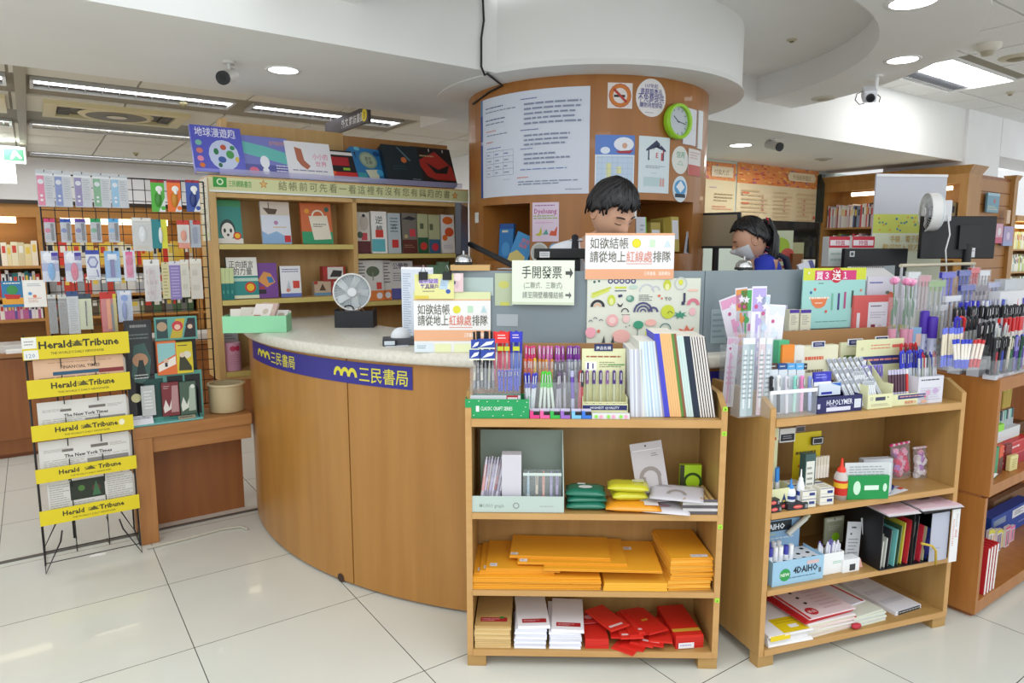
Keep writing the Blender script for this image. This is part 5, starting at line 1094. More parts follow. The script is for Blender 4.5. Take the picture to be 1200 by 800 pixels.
# niche contents
def nichebook(xc,yb,Wd,Hd,T,c,label,items,r=.6,yaw=0,ry=0,rx=-4,z=None,name='book',cat='book'):
    """stands in a niche at radius r from the column axis, under pixel column xc"""
    a,_=rhit(xc,290,CC,r);p=Vector((CC[0]+r*math.cos(math.radians(a)),CC[1]+r*math.sin(math.radians(a)),z))
    F=Frame(p.x,p.y,a+90+yaw);book(F,-Wd/2,0,z+.001,Wd,Hd,T,c,label,items,rx,ry=ry,name=name,cat=cat,page=False)
Z1=n1z0;Z2=n2z0
nichebook(571,0,.022,.25,.15,'5a3a80','thin purple book at the left of the column niche',[],.66,z=Z1,yaw=20)
nichebook(577,0,.03,.26,.15,'d9c89a','cream thick book at the left of the column niche',[('r',0,.8,1,1,'b8a060')],.67,z=Z1,yaw=20)
nichebook(592,0,.13,.255,.03,'b09a78','brown cover book behind the blue ones in the column niche',[],.56,z=Z1,yaw=20)
nichebook(581,0,.02,.2,.1,'e6a8b8','pink thin book beside the blue cover book in the niche',[],.68,z=Z1,yaw=10)
nichebook(592,0,.11,.225,.02,'2f7cc0','blue magazine with white title in the column niche',[('l',.2,.7,.8,.85,1,'e8e4c8'),('r',0,.86,1,1,'2456a0'),('e',.5,.3,.3,.2,'4a9ad8')],.66,z=Z1,yaw=15)
nichebook(605,0,.13,.19,.02,'3c93d0','blue and yellow beach guide leaning at the niche\'s right side',[('p',[(0,0),(1,0),(.8,.35),(.3,.45),(0,.25)],'d8c878'),('t',.35,.75,.12,'旅遊','e86a70','l',.6),('t',.3,.58,.12,'指南','e86a70','l',.6)],.72,z=Z1,yaw=10,ry=22)
nichebook(752,0,.07,.2,.15,'d7dbe6','white magazine file with a green mark in the right niche',[('c',.25,.35,.08,'6ab84c'),('l',.4,.2,.8,.8,5,'a0a6b8'),('r',.9,0,1,1,'86c83c')],.7,z=Z2,name='magazine_file',cat='file box')
nichebook(769,0,.075,.17,.15,'ad9a48','olive box file with a white label, middle of the right niche',[('r',.1,.2,.9,.75,'d9dae2')],.7,z=Z2,name='box_file',cat='file box')
nichebook(783,0,.07,.19,.15,'a59244','tall olive binder in the right niche, label missing on its left face',[],.7,z=Z2,name='box_file',cat='file box')
nichebook(792,0,.075,.205,.15,'b9a64e','tall olive binder with long white label in the right niche',[('r',.12,.35,.9,.9,'dcdde4')],.74,z=Z2,name='box_file',cat='file box')
nichebook(806,0,.05,.2,.012,'b9bcc8','grey white folder leaning rightmost in the right niche',[('r',.1,.05,.9,.5,'2c333c')],.76,z=Z2,ry=18,name='folder',cat='folder')

# ------------------------------------------------------------------ people
SKIN=noise_mat('skin_light','d2a084','d9a98d',(1,1,1),8,.5,2)
HAIR=noise_mat('black_hair','0d0c0e','1c1a1d',(30,30,6),6,.32,4,bump=.4)
def head_mesh(sk,sc=1.0,closed=True,mask=None):
    """face towards -y, centre of skull at origin"""
    def g(x,s):return math.exp(-x*x/(2*s*s))
    N,K=56,44;vs=[];b=MB()
    for i in range(K+1):
        t=PI*i/K
        for j in range(N):
            a=2*PI*j/N
            x=math.sin(t)*math.cos(a);y=math.sin(t)*math.sin(a);z=math.cos(t)
            X,Y_,Z_=x*.077,y*.095,z*.112
            front=max(0,-y)
            if z < 0:X *= 1-.28*z*z*(1+.2*front);Y_=Y_*(1-.12*z*z)
            if z <-.1 and y > 0:Y_ *= 1-.35*(-z-.1)
            if front > .1:
                w=front**2
                Y_ -= w*(.025*g(X,.0105)*g(Z_+.03,.015)+.009*g(X,.007)*g(Z_+.006,.02))      # nose
                Y_ -= w*.005*g(Z_-.018,.008)*g(abs(X)-.028,.022)                                      # brow
                Y_ += w*.009*g(Z_-.000,.010)*g(abs(X)-.031,.013)                                      # eye sockets
                Y_ -= w*.005*g(Z_+.002,.006)*g(abs(X)-.031,.012)                                      # lids
                Y_ -= w*.005*g(Z_+.030,.02)*g(abs(X)-.042,.015)                                       # cheeks
                Y_ -= w*.006*g(Z_+.056,.005)*g(X,.018);Y_ += w*.003*g(Z_+.0615,.002)*g(X,.02)
                Y_ -= w*.005*g(Z_+.067,.004)*g(X,.015)
                Y_ -= w*.008*g(Z_+.095,.014)*g(X,.02)                                                   # chin
            vs.append((X*sc,Y_*sc,Z_*sc))
    fs=[]
    for i in range(K):
        for j in range(N):fs.append((i*N+j,i*N+N+j,i*N+N+(j+1)%N,i*N+(j+1)%N))
    b.add(vs,fs,sk,True);return b
def ear(b,s,m,sc):
    P=[(s*(.077+.004*math.sin(q))*sc,(.012+.017*math.cos(q))*sc,(-.008+.028*math.sin(q))*sc) for q in [2*PI*k/12 for k in range(12)]]
    b.tube(P,.0045*sc,m,6,True);b.blob((s*.075*sc,.012*sc,-.008*sc),(.005*sc,.014*sc,.024*sc),m,8,6)
def hair_shell(b,sc,m,fringe,back=-.06,seed=1,thick=.013):
    """cap of hair: a displaced skull shell cut to a hairline, with separate locks at the fringe"""
    rs=random.Random(seed);N,K=60,26;vs=[];rows=[]
    for i in range(K+1):
        for j in range(N):
            a=2*PI*j/N;fr_=-math.sin(a)    # 1 front, -1 back
            low=fringe(a);t=low*i/K
            th=thick*(1-.35*(i/K)**6)*(1+.12*math.sin(a*17+i*.3)+.08*math.sin(a*31))+(.002 if i < K else-.004)
            x,y,z=math.sin(t)*math.cos(a),math.sin(t)*math.sin(a),math.cos(t)
            X,Y_,Z_=x*(.077+th),y*(.095+th),z*(.112+th*1.1)
            if z < 0:X *= 1-.28*z*z
            if z <-.1 and y > 0:Y_ *= 1-.35*(-z-.1)
            vs.append((X*sc,Y_*sc,Z_*sc))
    fs=[(i*N+j,i*N+N+j,i*N+N+(j+1)%N,i*N+(j+1)%N) for i in range(K) for j in range(N)]
    b.add(vs,fs,m,True)
    for q in range(46):
        a=rs.uniform(0,2*PI);low=fringe(a)
        pts=[]
        for k in range(5):
            t=low*(.35+.68*k/4)+rs.uniform(-.02,.02);aa=a+.05*k*rs.choice((-1,1));th=thick*(1.12-.12*k/4)
            x,y,z=math.sin(t)*math.cos(aa),math.sin(t)*math.sin(aa),math.cos(t)
            X=x*(.077+th)*((1-.28*z*z) if z < 0 else 1);pts.append((X*sc,y*(.095+th)*sc,z*(.112+th)*sc))
        b.tube(pts,.0035*sc,m,5)
def skinned(name,pts,edges,radii,m,parent,sub=2,root=0):
    me=bpy.data.meshes.new(name);me.from_pydata(pts,edges,[]);me.materials.append(m)
    o=bpy.data.objects.new(name,me);COL.objects.link(o)
    if parent:o.parent=parent
    s=o.modifiers.new('skin','SKIN');
    for i,r in enumerate(radii):
        sv=me.skin_vertices[0].data[i] if me.skin_vertices else None
        if sv:sv.radius=(r,r) if not isinstance(r,tuple) else r;sv.use_root=(i == root)
    s.use_smooth_shade=True
    d=o.modifiers.new('sub','SUBSURF');d.levels=sub;d.render_levels=sub
    return o
def hand_pts(P,E,R,wi,wrist,dirv,side):
    """palm and five bent fingers grown from the wrist vertex"""
    d=Vector(dirv).normalized();s=Vector(side).normalized();n=d.cross(s).normalized()
    pm=Vector(wrist)+d*.05;P.append(tuple(pm));R.append((.032,.016));pi=len(P)-1;E.append((wi,pi))
    for k,L in enumerate((.072,.08,.076,.06)):
        off=s*(-.027+.018*k);q=pi
        for j in (1,2,3):
            p=pm+off*(1+.1*j)+d*(.03+L*j/3)-n*(.006*j*j);P.append(tuple(p));R.append(.0085-.0008*j);E.append((q,len(P)-1));q=len(P)-1
    q=wi
    for j in (1,2,3):
        p=Vector(wrist)+d*(.015+.022*j)-s*(.02+.014*j)-n*(.004*j);P.append(tuple(p));R.append(.0105-.001*j);E.append((q,len(P)-1));q=len(P)-1
# man behind the screens, bending over the counter
pm=thing('person','young man in white shirt with dark straps looking down behind the counter','person',Tr(.42,3.38,0))
hc=pt(717,247,2.97);hl=hc-Vector((.42,3.38,0))
P=[(0,.05,.98),(0,.02,1.15),(0,-.06,1.4),(-.01,-.16,1.53),(hl.x*.6,-.27,1.6),(hl.x,hl.y+.02,hl.z-.06)]
E=[(0,1),(1,2),(2,3),(3,4),(4,5)];R=[(.15,.11),(.14,.1),(.16,.11),(.12,.085),(.056,.056),(.055,.055)]
for s in (-1,1):
    sh=len(P);P += [(s*.19,-.14,1.51),(s*.25,-.24,1.26),(s*.14,-.42,1.19)];R += [.062,.045,.03];E += [(3,sh),(sh,sh+1),(sh+1,sh+2)]
    hand_pts(P,E,R,sh+2,P[sh+2],(-s*.5,-.7,-.15),(1,-.4*s,0))
    lg=len(P);P += [(s*.09,.05,.9),(s*.11,.02,.5),(s*.12,.06,.09),(s*.13,-.08,.045)];R += [.09,.06,.042,.035];E += [(0,lg),(lg,lg+1),(lg+1,lg+2),(lg+2,lg+3)]
skinned('body',P,E,R,SKIN,pm,2)
SH=mat('e8eaf0',.75);NAVY=mat('23242e',.7)
P=[(0,.05,.96),(0,.02,1.15),(0,-.06,1.4),(-.01,-.155,1.52),(hl.x*.35,-.21,1.565)];E=[(0,1),(1,2),(2,3),(3,4)];R=[(.165,.125),(.16,.12),(.18,.13),(.135,.1),(.075,.07)]
for s in (-1,1):k=len(P);P += [(s*.195,-.14,1.51),(s*.245,-.22,1.34)];R += [.078,.065];E += [(3,k),(k,k+1)]
skinned('shirt',P,E,R,SH,pm,2)
P=[(0,.05,.98),(0,.05,.92)];E=[(0,1)];R=[(.17,.13),(.17,.13)]
for s in (-1,1):k=len(P);P += [(s*.09,.05,.88),(s*.11,.02,.5),(s*.12,.06,.09)];R += [.1,.075,.06];E += [(1,k),(k,k+1),(k+1,k+2)]
skinned('trousers',P,E,R,NAVY,pm,1)
for s in (-1,1):
    b=MB();b.tube([(s*.12,-.27,1.38),(s*.135,-.265,1.5),(s*.13,-.2,1.605),(s*.12,-.09,1.6),(s*.1,.05,1.46)],.017,NAVY,6);b.build('apron_strap',pm)
b=MB();b.box(-.15,.15,-.235,-.225,.8,1.2,NAVY);b.build('apron',pm,bevel=.004)
sc=1.1
HM=Matrix.Translation(hl)@Rz(35)@Rx(34)@Ry(-4)
b=head_mesh(SKIN,sc);b.V=[tuple(HM@Vector(v)) for v in b.V];b.T=HM
for s in (-1,1):ear(b,s,SKIN,sc)
b.build('head',pm)
b=MB();b.T=HM
for s in (-1,1):
    b.tube([(s*(.014+.011*k)*sc,(-.094+.0015*k*k)*sc,(.021+.004*math.sin(k*1.0))*sc) for k in range(4)],.0027*sc,HAIR,5)
b.build('eyebrows',pm)
b=MB();b.T=HM
for s in (-1,1):b.tube([(s*(.019+.008*k)*sc,(-.0905+.0014*k*k)*sc,(-.004-.0022*math.sin(PI*k/3))*sc) for k in range(4)],.0014*sc,mat('1c1416',.5),5)
b.build('eyelashes',pm)
b=MB();b.T=HM;b.tube([((-.02+.01*k)*sc,(-.099-.0022*math.sin(PI*k/4))*sc,-.0615*sc) for k in range(5)],.0022*sc,mat('a9635a',.5),5);b.build('lips',pm)
def fr_man(a):
    f=-math.sin(a);side=abs(math.cos(a))
    return 1.1+.42*max(0,side-.8)*5*(f >-.5)*(.6 if f > .35 else 1)+.95*max(0,-f)+.05*math.sin(a*9)+.03*math.sin(a*23)
b=MB();b.T=HM;hair_shell(b,sc,HAIR,fr_man,seed=3,thick=.019);b.build('hair',pm)
# woman with ponytail
hw=pt(880,281,3.9);wx,wy=hw.x+.15,hw.y+.06
pw=thing('person','woman with a black ponytail and blue shirt working right of the column','person',Tr(wx,wy,0));hl=hw-Vector((wx,wy,0))
def rot2(p,d):a_=math.radians(d);return (p[0]*math.cos(a_)-p[1]*math.sin(a_),p[0]*math.sin(a_)+p[1]*math.cos(a_),p[2])
yw=-108
P=[rot2(q,yw) for q in ((0,.03,.9),(0,.0,1.12),(0,-.03,1.34),(0,-.05,1.47))]+[tuple(hl+Vector((.035,.01,-.11))),tuple(hl+Vector((0,0,-.06)))];E=[(0,1),(1,2),(2,3),(3,4),(4,5)];R=[(.13,.1),(.11,.09),(.13,.095),(.1,.075),.045,.045]
for s in (-1,1):
    sh=len(P);P += [rot2((s*.16,-.03,1.46),yw),rot2((s*.2,-.1,1.2),yw),rot2((s*.14,-.3,1.16),yw)];R += [.05,.038,.026];E += [(3,sh),(sh,sh+1),(sh+1,sh+2)]
    d_=rot2((-s*.3,-1,-.1),yw);hand_pts(P,E,R,sh+2,P[sh+2],d_,rot2((1,0,0),yw))
    lg=len(P);P += [rot2((s*.08,.03,.82),yw),rot2((s*.09,.0,.46),yw),rot2((s*.1,.04,.08),yw),rot2((s*.1,-.08,.04),yw)];R += [.08,.055,.038,.03];E += [(0,lg),(lg,lg+1),(lg+1,lg+2),(lg+2,lg+3)]
skinned('body',P,E,R,SKIN,pw,2)
P=[rot2(q,yw) for q in ((0,.03,.88),(0,.0,1.12),(0,-.03,1.34),(0,-.05,1.47),(0,-.075,1.51))];E=[(0,1),(1,2),(2,3),(3,4)];R=[(.15,.12),(.13,.11),(.15,.115),(.12,.09),(.055,.055)]
for s in (-1,1):k=len(P);P += [rot2((s*.165,-.03,1.46),yw),rot2((s*.2,-.1,1.26),yw)];R += [.066,.055];E += [(3,k),(k,k+1)]
skinned('shirt',P,E,R,mat('2338b8',.7),pw,2)
P=[rot2(q,yw) for q in ((0,.03,.9),(0,.03,.84))];E=[(0,1)];R=[(.155,.12),(.155,.12)]
for s in (-1,1):k=len(P);P += [rot2((s*.08,.03,.8),yw),rot2((s*.09,0,.46),yw),rot2((s*.1,.04,.08),yw)];R += [.09,.065,.05];E += [(1,k),(k,k+1),(k+1,k+2)]
skinned('trousers',P,E,R,NAVY,pw,1)
for s in (-1,1):
    b=MB();b.tube([rot2(q,yw) for q in ((s*.09,-.19,1.3),(s*.1,-.17,1.45),(s*.095,-.06,1.56),(s*.085,.07,1.5),(s*.06,.12,1.3))],.016,mat('1f2438',.7),6);b.build('apron_strap',pw)
HW=Matrix.Translation(hl)@Rz(yw+5)@Rx(22);sc=1.0
b=head_mesh(SKIN,sc);b.V=[tuple(HW@Vector(v)) for v in b.V];b.T=HW
for s in (-1,1):ear(b,s,SKIN,sc)
b.build('head',pw)
h_=head_mesh(SKIN,1.045);b=MB();V_=h_.V
ok_=lambda v:v[1] <-.012 and-.108 < v[2] <-.012
b.add([tuple(HW@Vector((v[0],v[1]-.004,v[2]))) for v in V_],[f for f in h_.F if all(ok_(V_[i]) for i in f)],mat('e4e8ee',.7),True)
b.build('face_mask',pw)
b=MB();b.T=HW
for s in (-1,1):
    b.tube([(s*(.014+.011*k),-.094+.0015*k*k,.021+.004*math.sin(k)) for k in range(4)],.0022,HAIR,5)
    b.tube([(s*(.019+.008*k),-.0905+.0014*k*k,-.004-.0022*math.sin(PI*k/3)) for k in range(4)],.0014,mat('1c1416',.5),5)
b.build('brows_and_lashes',pw)
def fr_w(a):
    f=-math.sin(a);return .85+1.25*max(0,-f*.8+.25)+.04*math.sin(a*11)+(.25*max(0,abs(math.cos(a))-.6))
b=MB();b.T=HW;hair_shell(b,sc,HAIR,fr_w,seed=5,thick=.02);b.build('hair',pw)
b=MB();b.T=HW
for k in range(14):
    a=2*PI*k/14;r=.018*(1 if k%2 else .4);o=Vector((r*math.cos(a),0,r*math.sin(a)))
    b.tube([tuple(Vector(q)+o*w_) for q,w_ in (((0,.09,.06),.8),((0,.125,.05),1.2),((0,.13,-.02),1.9),((0,.095,-.1),2.2),((0,.05,-.18),1.8),((0,.02,-.24),.8))],.013,HAIR,6)
b.build('ponytail',pw)
b=MB();b.T=HW;b.tube([(.024*math.cos(a),.118,.058+.024*math.sin(a)) for a in [2*PI*k/12 for k in range(12)]],.006,mat('c8303a'),6,True);b.build('hair_tie',pw)

# ------------------------------------------------------------------ right background
PW=Fen(4.3,4.895)
def wallposter(x0,y0,x1,y1,label,items,base,name='wall_poster',cat='poster',T=.004):
    u0,_=PW.loc(x0,(y0+y1)/2,-T);u1,_=PW.loc(x1,(y0+y1)/2,-T);w1=PW.loc((x0+x1)/2,y0,-T)[1];w0=PW.loc((x0+x1)/2,y1,-T)[1]
    book(PW,u0,-T,w0,u1-u0,w1-w0,T-.0005,base,label,items,name=name,cat=cat,page=False)
def confetti(x0,y0,x1,y1,n,seed):
    rs=random.Random(seed);out=[]
    for k in range(n):
        a,b_=rs.uniform(x0,x1-.03),rs.uniform(y0,y1-.03);out.append(('r',a,b_,a+rs.uniform(.015,.05),b_+rs.uniform(.01,.03),rs.choice(('d97a35','e39a4c','c9563c','e8b060','b8647a','8f6a90'))))
    return out
wallposter(822,190,861,283,'tall cream fee poster with orange patterned top, left of two on the back wall',[('r',0,.78,1,1,'dc8a4c')]+confetti(0,.78,1,1,60,4)+[('r',.25,.82,.9,.95,'d8c8a8'),('t',.55,.85,.06,'付款方式','8f7a5c','c',.55),('l',.2,.66,.5,.7,1,'b5a0a8'),('l',.35,.5,.9,.62,3,'a08c68'),('l',.3,.4,.9,.46,2,'d08a6c'),('r',.5,.2,.95,.3,'e0b04c'),('r',.5,.06,.95,.14,'e0b04c')],'d3c29a')
wallposter(863,194,958,268,'wide cream fee poster with orange patterned top, right of two on the back wall',[('r',0,.68,1,1,'dc8a4c')]+confetti(0,.68,1,1,130,5)+[('p',[(.6,.78),(.93,.78),(.95,.85),(.93,.92),(.6,.92),(.58,.85)],'dccaa8'),('t',.76,.81,.07,'外送服務價目','9a8a68','c',.28),('l',.05,.1,.35,.6,8,'cdb48c'),('l',.42,.1,.65,.6,8,'cdb48c'),('l',.72,.1,.95,.6,7,'cdb48c'),('l',.05,.5,.14,.56,1,'d8603c'),('l',.05,.35,.14,.4,1,'d8603c'),('l',.28,.25,.31,.5,4,'c8706c'),('l',.55,.25,.58,.5,4,'c8706c'),('l',.8,.2,.83,.5,4,'c8706c'),('c',.95,.2,.03,'d8604c')],'d9c7a2')
u0,w1=PW.loc(893,262,-.03);u1,w0=PW.loc(962,290,-.03)
b=MB();b.box(u0,3.78,-.03,-.004,0,1.88,mat('1e2222',.15));put(b,'dark_glass_panel','black glossy panel on the back wall under the wide fee poster','panel',PW.M)
b=MB();b.box(3.72,3.80,-.06,-.004,1.885,2.46,mat('22302c',.3));put(b,'dark_glass_panel','dark green vertical strip right of the wide fee poster','panel',PW.M)
board(900,270,929,312,4.6,.01,'cfd8b8','colourful children\'s magazine standing behind the ponytailed assistant',[('c',.2,.85,.06,'d03060'),('c',.5,.88,.07,'a8c83c'),('c',.8,.82,.05,'d05a50'),('r',.35,.1,.6,.7,'c85a40'),('c',.5,.5,.12,'e8b89c'),('c',.2,.5,.08,'8a4cb0'),('c',.85,.4,.06,'c03a3a'),('l',.1,.7,.9,.8,2,'a03848')],'magazine','magazine',.781)
board(929,284,942,297,4.6,.01,'b8b88c','pale green card above a small brown box beside the children\'s magazine',[('r',.2,.8,.8,.9,'cfd0a8')],'small_card','card',.781)
board(929,297,941,306,4.55,.04,'8a5a30','small brown box under the pale green card',[],'small_box','box',.781)
board(941,304,955,316,3.6,.02,'e8e4dc','white paper roll end near the slanting keypad',[],'paper_roll','paper roll',CT+.001)
# desk monitor facing the assistant
t=thing('desk_monitor','monitor with a tan screen right beside the column','monitor',FY(4.3,-32,833).M);F=FY(4.3,-32,833)
w1,w0=pt(833,249,4.3).z,pt(833,291,4.3).z
b=MB();b.box(-.15,.15,.0,.03,w0,w1,BLACK);b.build('case',t,bevel=.004);b=MB();b.box(-.14,.13,-.001,-.0001,w0+.015,w1-.015,mat('8c7c5c',.3));b.build('screen',t)
b=MB();b.cyl((0,.03,CT),(0,.03,w0),.02,BLACK,n=10);b.box(-.12,.12,-.06,.12,CT-.35,CT-.34,BLACK);b.build('stand',t)
b=MB();b.box(-.3,.33,-.4,.45,.74,.78,mat('b07f45'))
for x_ in (-.28,.26):b.box(x_,x_+.05,-.35,.4,0,.74,mat('a0713c'))
put(b,'back_desk','wooden desk behind the assistant inside the counter ring','desk',Tr(1.63,4.65,0))
bpy.data.objects['back_desk'].data.name='back_desk'
# slanted white keypad board, red boxes, monitors
b=MB();b.box(0,.05,0,.03,0,.24,'dfe0ec');b.box(.05,.07,0,.03,0,.24,'5a5a8c');art(b,face(),.05,.24,[('l',.25,.05,.75,.55,6,'222226'),('p',[(.3,.3),(.7,.4),(.3,.5)],'222226')])
p=pt(957,312,3.3);put(b,'receipt_holder','slanting white and lilac receipt holder behind the teal poster','holder',Tr(p.x,p.y,CT+.12)@Ry(-22)@Rz(-8))
b=MB();b.cyl((0,0,0),(0,0,.13),.012,BLACK,n=8);b.cyl((0,0,.13),(-.05,0,.3),.012,BLACK,n=8);p=pt(940,312,3.3);put(b,'holder_arm','black arm beside the slanting receipt holder','arm',Tr(p.x+.03,p.y+.05,CT+.001))
for x0,x1,lab in ((971,997,'left'),(998,1024,'right')):
    board(x0,277,x1,312,3.9,.06,'dfe6e2','white tissue box with red top band, %s of two behind the teal poster'%lab,[('r',0,.62,1,1,'c4283c'),('r',.05,.7,.95,.88,'e9dfe4'),('t',.5,.72,.14,'特價','c0405c','c',.5),('l',.1,.1,.9,.5,2,'b9ccc6')],'tissue_pack','tissue pack',deg=10)
t=thing('till_display','low black till screen back under the white board, right of the counter','monitor',FY(3.8,12,1027).M);F=FY(3.8,12,1027)
u0=F.loc(990,300,0)[0];u1=F.loc(1064,300,0)[0];w1=F.loc(1027,291,0)[1]
b=MB();b.box(u0,u1,0,.03,w1-.2,w1,BLACK);b.build('screen_back',t,bevel=.004)
b=MB();art(b,face(u0+.03,w1-.045,0),.03,.03,[('r',0,0,1,1,'d0d4d8'),('r',.2,.2,.8,.8,'4a4c50')]);b.build('sticker',t)
b=MB();b.cyl((0,.03,CT+.01),(0,.03,w1-.2),.02,BLACK,n=10);b.box(-.09,.09,-.03,.12,CT+.0005,CT+.012,BLACK);b.build('stand',t)
# cabinet row behind the pen cabinet
BC_=Fen(3.15+.45,1.73)
b=MB();b.slab([(3.7,1.6),(6.0,1.6),(6.0,2.2),(4.62,2.2),(4.1,1.93)],0,1.0,CABW);put(b,'rear_cabinet','plain oak cabinet behind the pen cabinet carrying the monitor','cabinet',GE.M)
t=thing('white_board','tall white standing board with yellow patterned band behind the clip fan','board',FY(3.98,6,1065).M);F=FY(3.98,6,1065)
u0=F.loc(1024,250,0)[0];u1=F.loc(1107,250,0)[0];w1=F.loc(1065,204,0)[1]
b=MB();b.box(u0,u1,0,.012,1.001,w1,mat('c9cad2',.2));b.build('panel',t,bevel=.002)
b=MB();Hb=w1-1.0;Wb=u1-u0
art(b,face(u0,1.0,0),Wb,Hb,[('r',0,0,1,.72,'d9dec4'),('r',0,.66,1,.77,'c9d060')]+[('c',.03+.97*random.random(),.67+.09*random.random(),.006,random.choice(('4f8f8c','d89a4a','3c7ab0'))) for _ in range(26)]+[('t',.5,.61,.035,'手機．電子發票','c9a860','c',.5),('t',.5,.56,.035,'歡迎加入官方帳號','c9a860','c',.7),('r',0,.985,1,1,'f0f0f4')]);b.build('printed_sheet',t)
b=MB();b.box(0,.004,-.02,.04,0,.4,mat('d8d63a'));b.box(.02,.024,-.02,.04,0,.38,'c8c4bc');p=pt(1112,240,4.05);put(b,'leaning_card','yellow edged card leaning behind the white board','card',Tr(p.x+.02,p.y,1.5)@Ry(12))
bpy.data.objects['leaning_card'].matrix_world=Tr(p.x+.0,p.y+.02,1.001) ;
MO=FY(3.72,3,1124);u0=MO.loc(1080,280,0)[0];u1=MO.loc(1167,280,0)[0];w1=MO.loc(1124,253,0)[1];w0=MO.loc(1124,303,0)[1]
t=thing('desk_monitor','large black monitor back with a white sticker behind the pen racks','monitor',MO.M)
b=MB();b.box(u0,u1,0,.03,w0,w1,mat('121216',.45));b.build('screen_back',t,bevel=.005)
b=MB();b.box(-.06,.06,-.015,0,w0+.05,w1-.05,mat('16161a',.4));b.cyl((0,.0,1.01),(0,0,w0+.08),.022,BLACK,n=12);b.box(-.13,.13,-.08,.14,1.001,1.015,BLACK);b.build('stand',t)
b=MB();art(b,face(-.012,w0+.008,0),.045,.05,[('r',0,.45,1,1,'d6d8dc'),('r',.45,0,1,.5,'d6d8dc'),('l',.1,.55,.9,.95,2,'6a6c74')],base=.016);b.build('sticker',t)
M_=MO.M@Tr(u0+.03,-.0,w1+.02)@Rz(-105)@Rx(0)
t=thing('clip_fan','white clip-on fan with cable on the corner of the large monitor','fan',M_)
fan_parts(t,.1,None);b=MB();b.box(-.03,.03,.04,.1,-.05,.06,'e2e2e6');b.build('clip',t,bevel=.006)
b=MB();b.tube([(.03,.08,-.02),(.05,.09,-.12),(.04,.08,-.2),(.05,.09,-.32)],.004,WHITE,6);b.build('cable',t)
# tall lit bookshelf at the right, its front along the n axis
ANG=35+90
p=en(8.1,4.86);RS=Frame(p.x,p.y,35-90)     # u runs towards smaller n, v towards larger e
t=thing('tall_bookshelf','tall lit oak bookshelf with cornice behind the counter at right','bookshelf',RS.M)
OAK=noise_mat('oak_shelf','a5763a','b5854a',(6,6,.7),3,.45)
for u0,u1 in ((0,.04),(.79,.83),(1.54,1.62)):
    b=MB();b.box(u0,u1,0,.3,0,2.34,OAK);b.build('side_panel',t)
b=MB();b.box(-.0,1.62,.30,.32,0,2.34,OAK);b.build('back_panel',t)
b=MB();b.add([(-.02,0,2.34),(1.62,0,2.34),(1.68,-.06,2.42),(-.02,-.06,2.42),(-.02,.32,2.34),(1.62,.32,2.34),(1.68,.32,2.42),(-.02,.32,2.42)],[(0,1,2,3),(3,2,6,7),(1,5,6,2),(0,3,7,4),(0,4,5,1),(4,7,6,5)],OAK);b.build('cornice',t)
b=MB();b.box(.041,1.539,0,.02,2.24,2.339,OAK);b.build('fascia',t)
for z in (.5,.8,1.12,1.45,1.81):
    for u0,u1 in ((.041,.789),(.831,1.539)):
        b=MB();b.box(u0,u1,.002,.299,z-.02,z,OAK);b.build('shelf',t)
for u0,u1 in ((.35,.76),(.95,1.45)):
    b=MB();b.box(u0,u1,.03,.06,2.18,2.22,mat('fff0d0',emit=5));b.build('shelf_light',t)
MX=['e6e1dc','b8b4c0','c8525a','d8d4cc','5a6a98','e9e4e0','c8a8b0','a83a40','f0ece6','8a9ab0','d8c8c8','3a3a44']
spines(RS,.04,1.81,.06,.78,.24,.28,.2,MX,'slim {} spine on the upper shelf of the tall lit bookshelf','upper row of the tall right bookshelf',seed=21,tmin=.012,tmax=.03)
spines(RS,.04,1.45,.06,.78,.24,.29,.2,MX+['8fa04c','c8b040'],'slim {} spine on the second shelf of the tall lit bookshelf','second row of the tall right bookshelf',seed=22,tmin=.015,tmax=.035)
spines(RS,.04,1.81,.85,1.5,.2,.3,.2,['c8b86a','d8d0b0','8a7a5a','b0a080'],'thick {} spine in the right bay of the tall lit bookshelf','upper row, right bay of the tall bookshelf',seed=23,tmin=.03,tmax=.06)
# slatwall panel
SW=Fen(8.55,3.4)
t=thing('slatwall_panel','wooden slatwall panel with horizontal grooves before the white pillar','slatwall',SW.M)
b=MB();b.box(0,1.12,.012,.018,.3,2.38,DARKW);b.build('backing',t)
z=.32
while z < 2.3:
    b=MB();b.box(0,1.1,0,.0119,z,z+.135,mat('a9743a',.45));b.build('slat',t);z += .145
b=MB();b.box(1.1,1.2,-.04,.06,.0,2.36,OAK);b.add([(1.08,-.06,2.42),(1.26,-.06,2.42),(1.22,-.04,2.36),(1.1,-.04,2.36),(1.08,.08,2.42),(1.26,.08,2.42),(1.22,.06,2.36),(1.1,.06,2.36)],[(0,1,2,3),(4,5,6,7),(0,1,5,4),(1,2,6,5),(0,3,7,4),(2,3,7,6)],OAK);b.build('end_post',t)
def swbook(x0,y0,x1,y1,c,label,items,v=-.05,T=.02):
    u0,_=SW.loc(x0,(y0+y1)/2,v);u1,_=SW.loc(x1,(y0+y1)/2,v);w1=SW.loc((x0+x1)/2,y0,v)[1];w0=SW.loc((x0+x1)/2,y1,v)[1]
    book(SW,u0,v,w0,u1-u0,w1-w0,T,c,label,items,name='booklet',cat='booklet',page=False)
swbook(1157,226,1171,249,'6c9ab0','light blue booklets hanging high on the slatwall',[('c',.6,.6,.12,'b85a4c'),('l',.1,.1,.9,.35,3,'d8d0a0'),('r',0,.85,1,1,'9cc0d0')])
swbook(1167,262,1175,285,'d8a0b4','pink booklet low on the slatwall beside the monitor',[('r',0,0,1,.3,'c84a70'),('c',.5,.6,.2,'e8e0e4')])
swbook(1176,265,1187,288,'a89ac4','lilac booklet at the right edge of the slatwall',[('c',.5,.5,.2,'d8c8e0'),('r',0,0,1,.2,'9aa8d0')])
swbook(1180,246,1184,262,'d9b89a','narrow cream card on the slatwall end post',[],v=-.07)
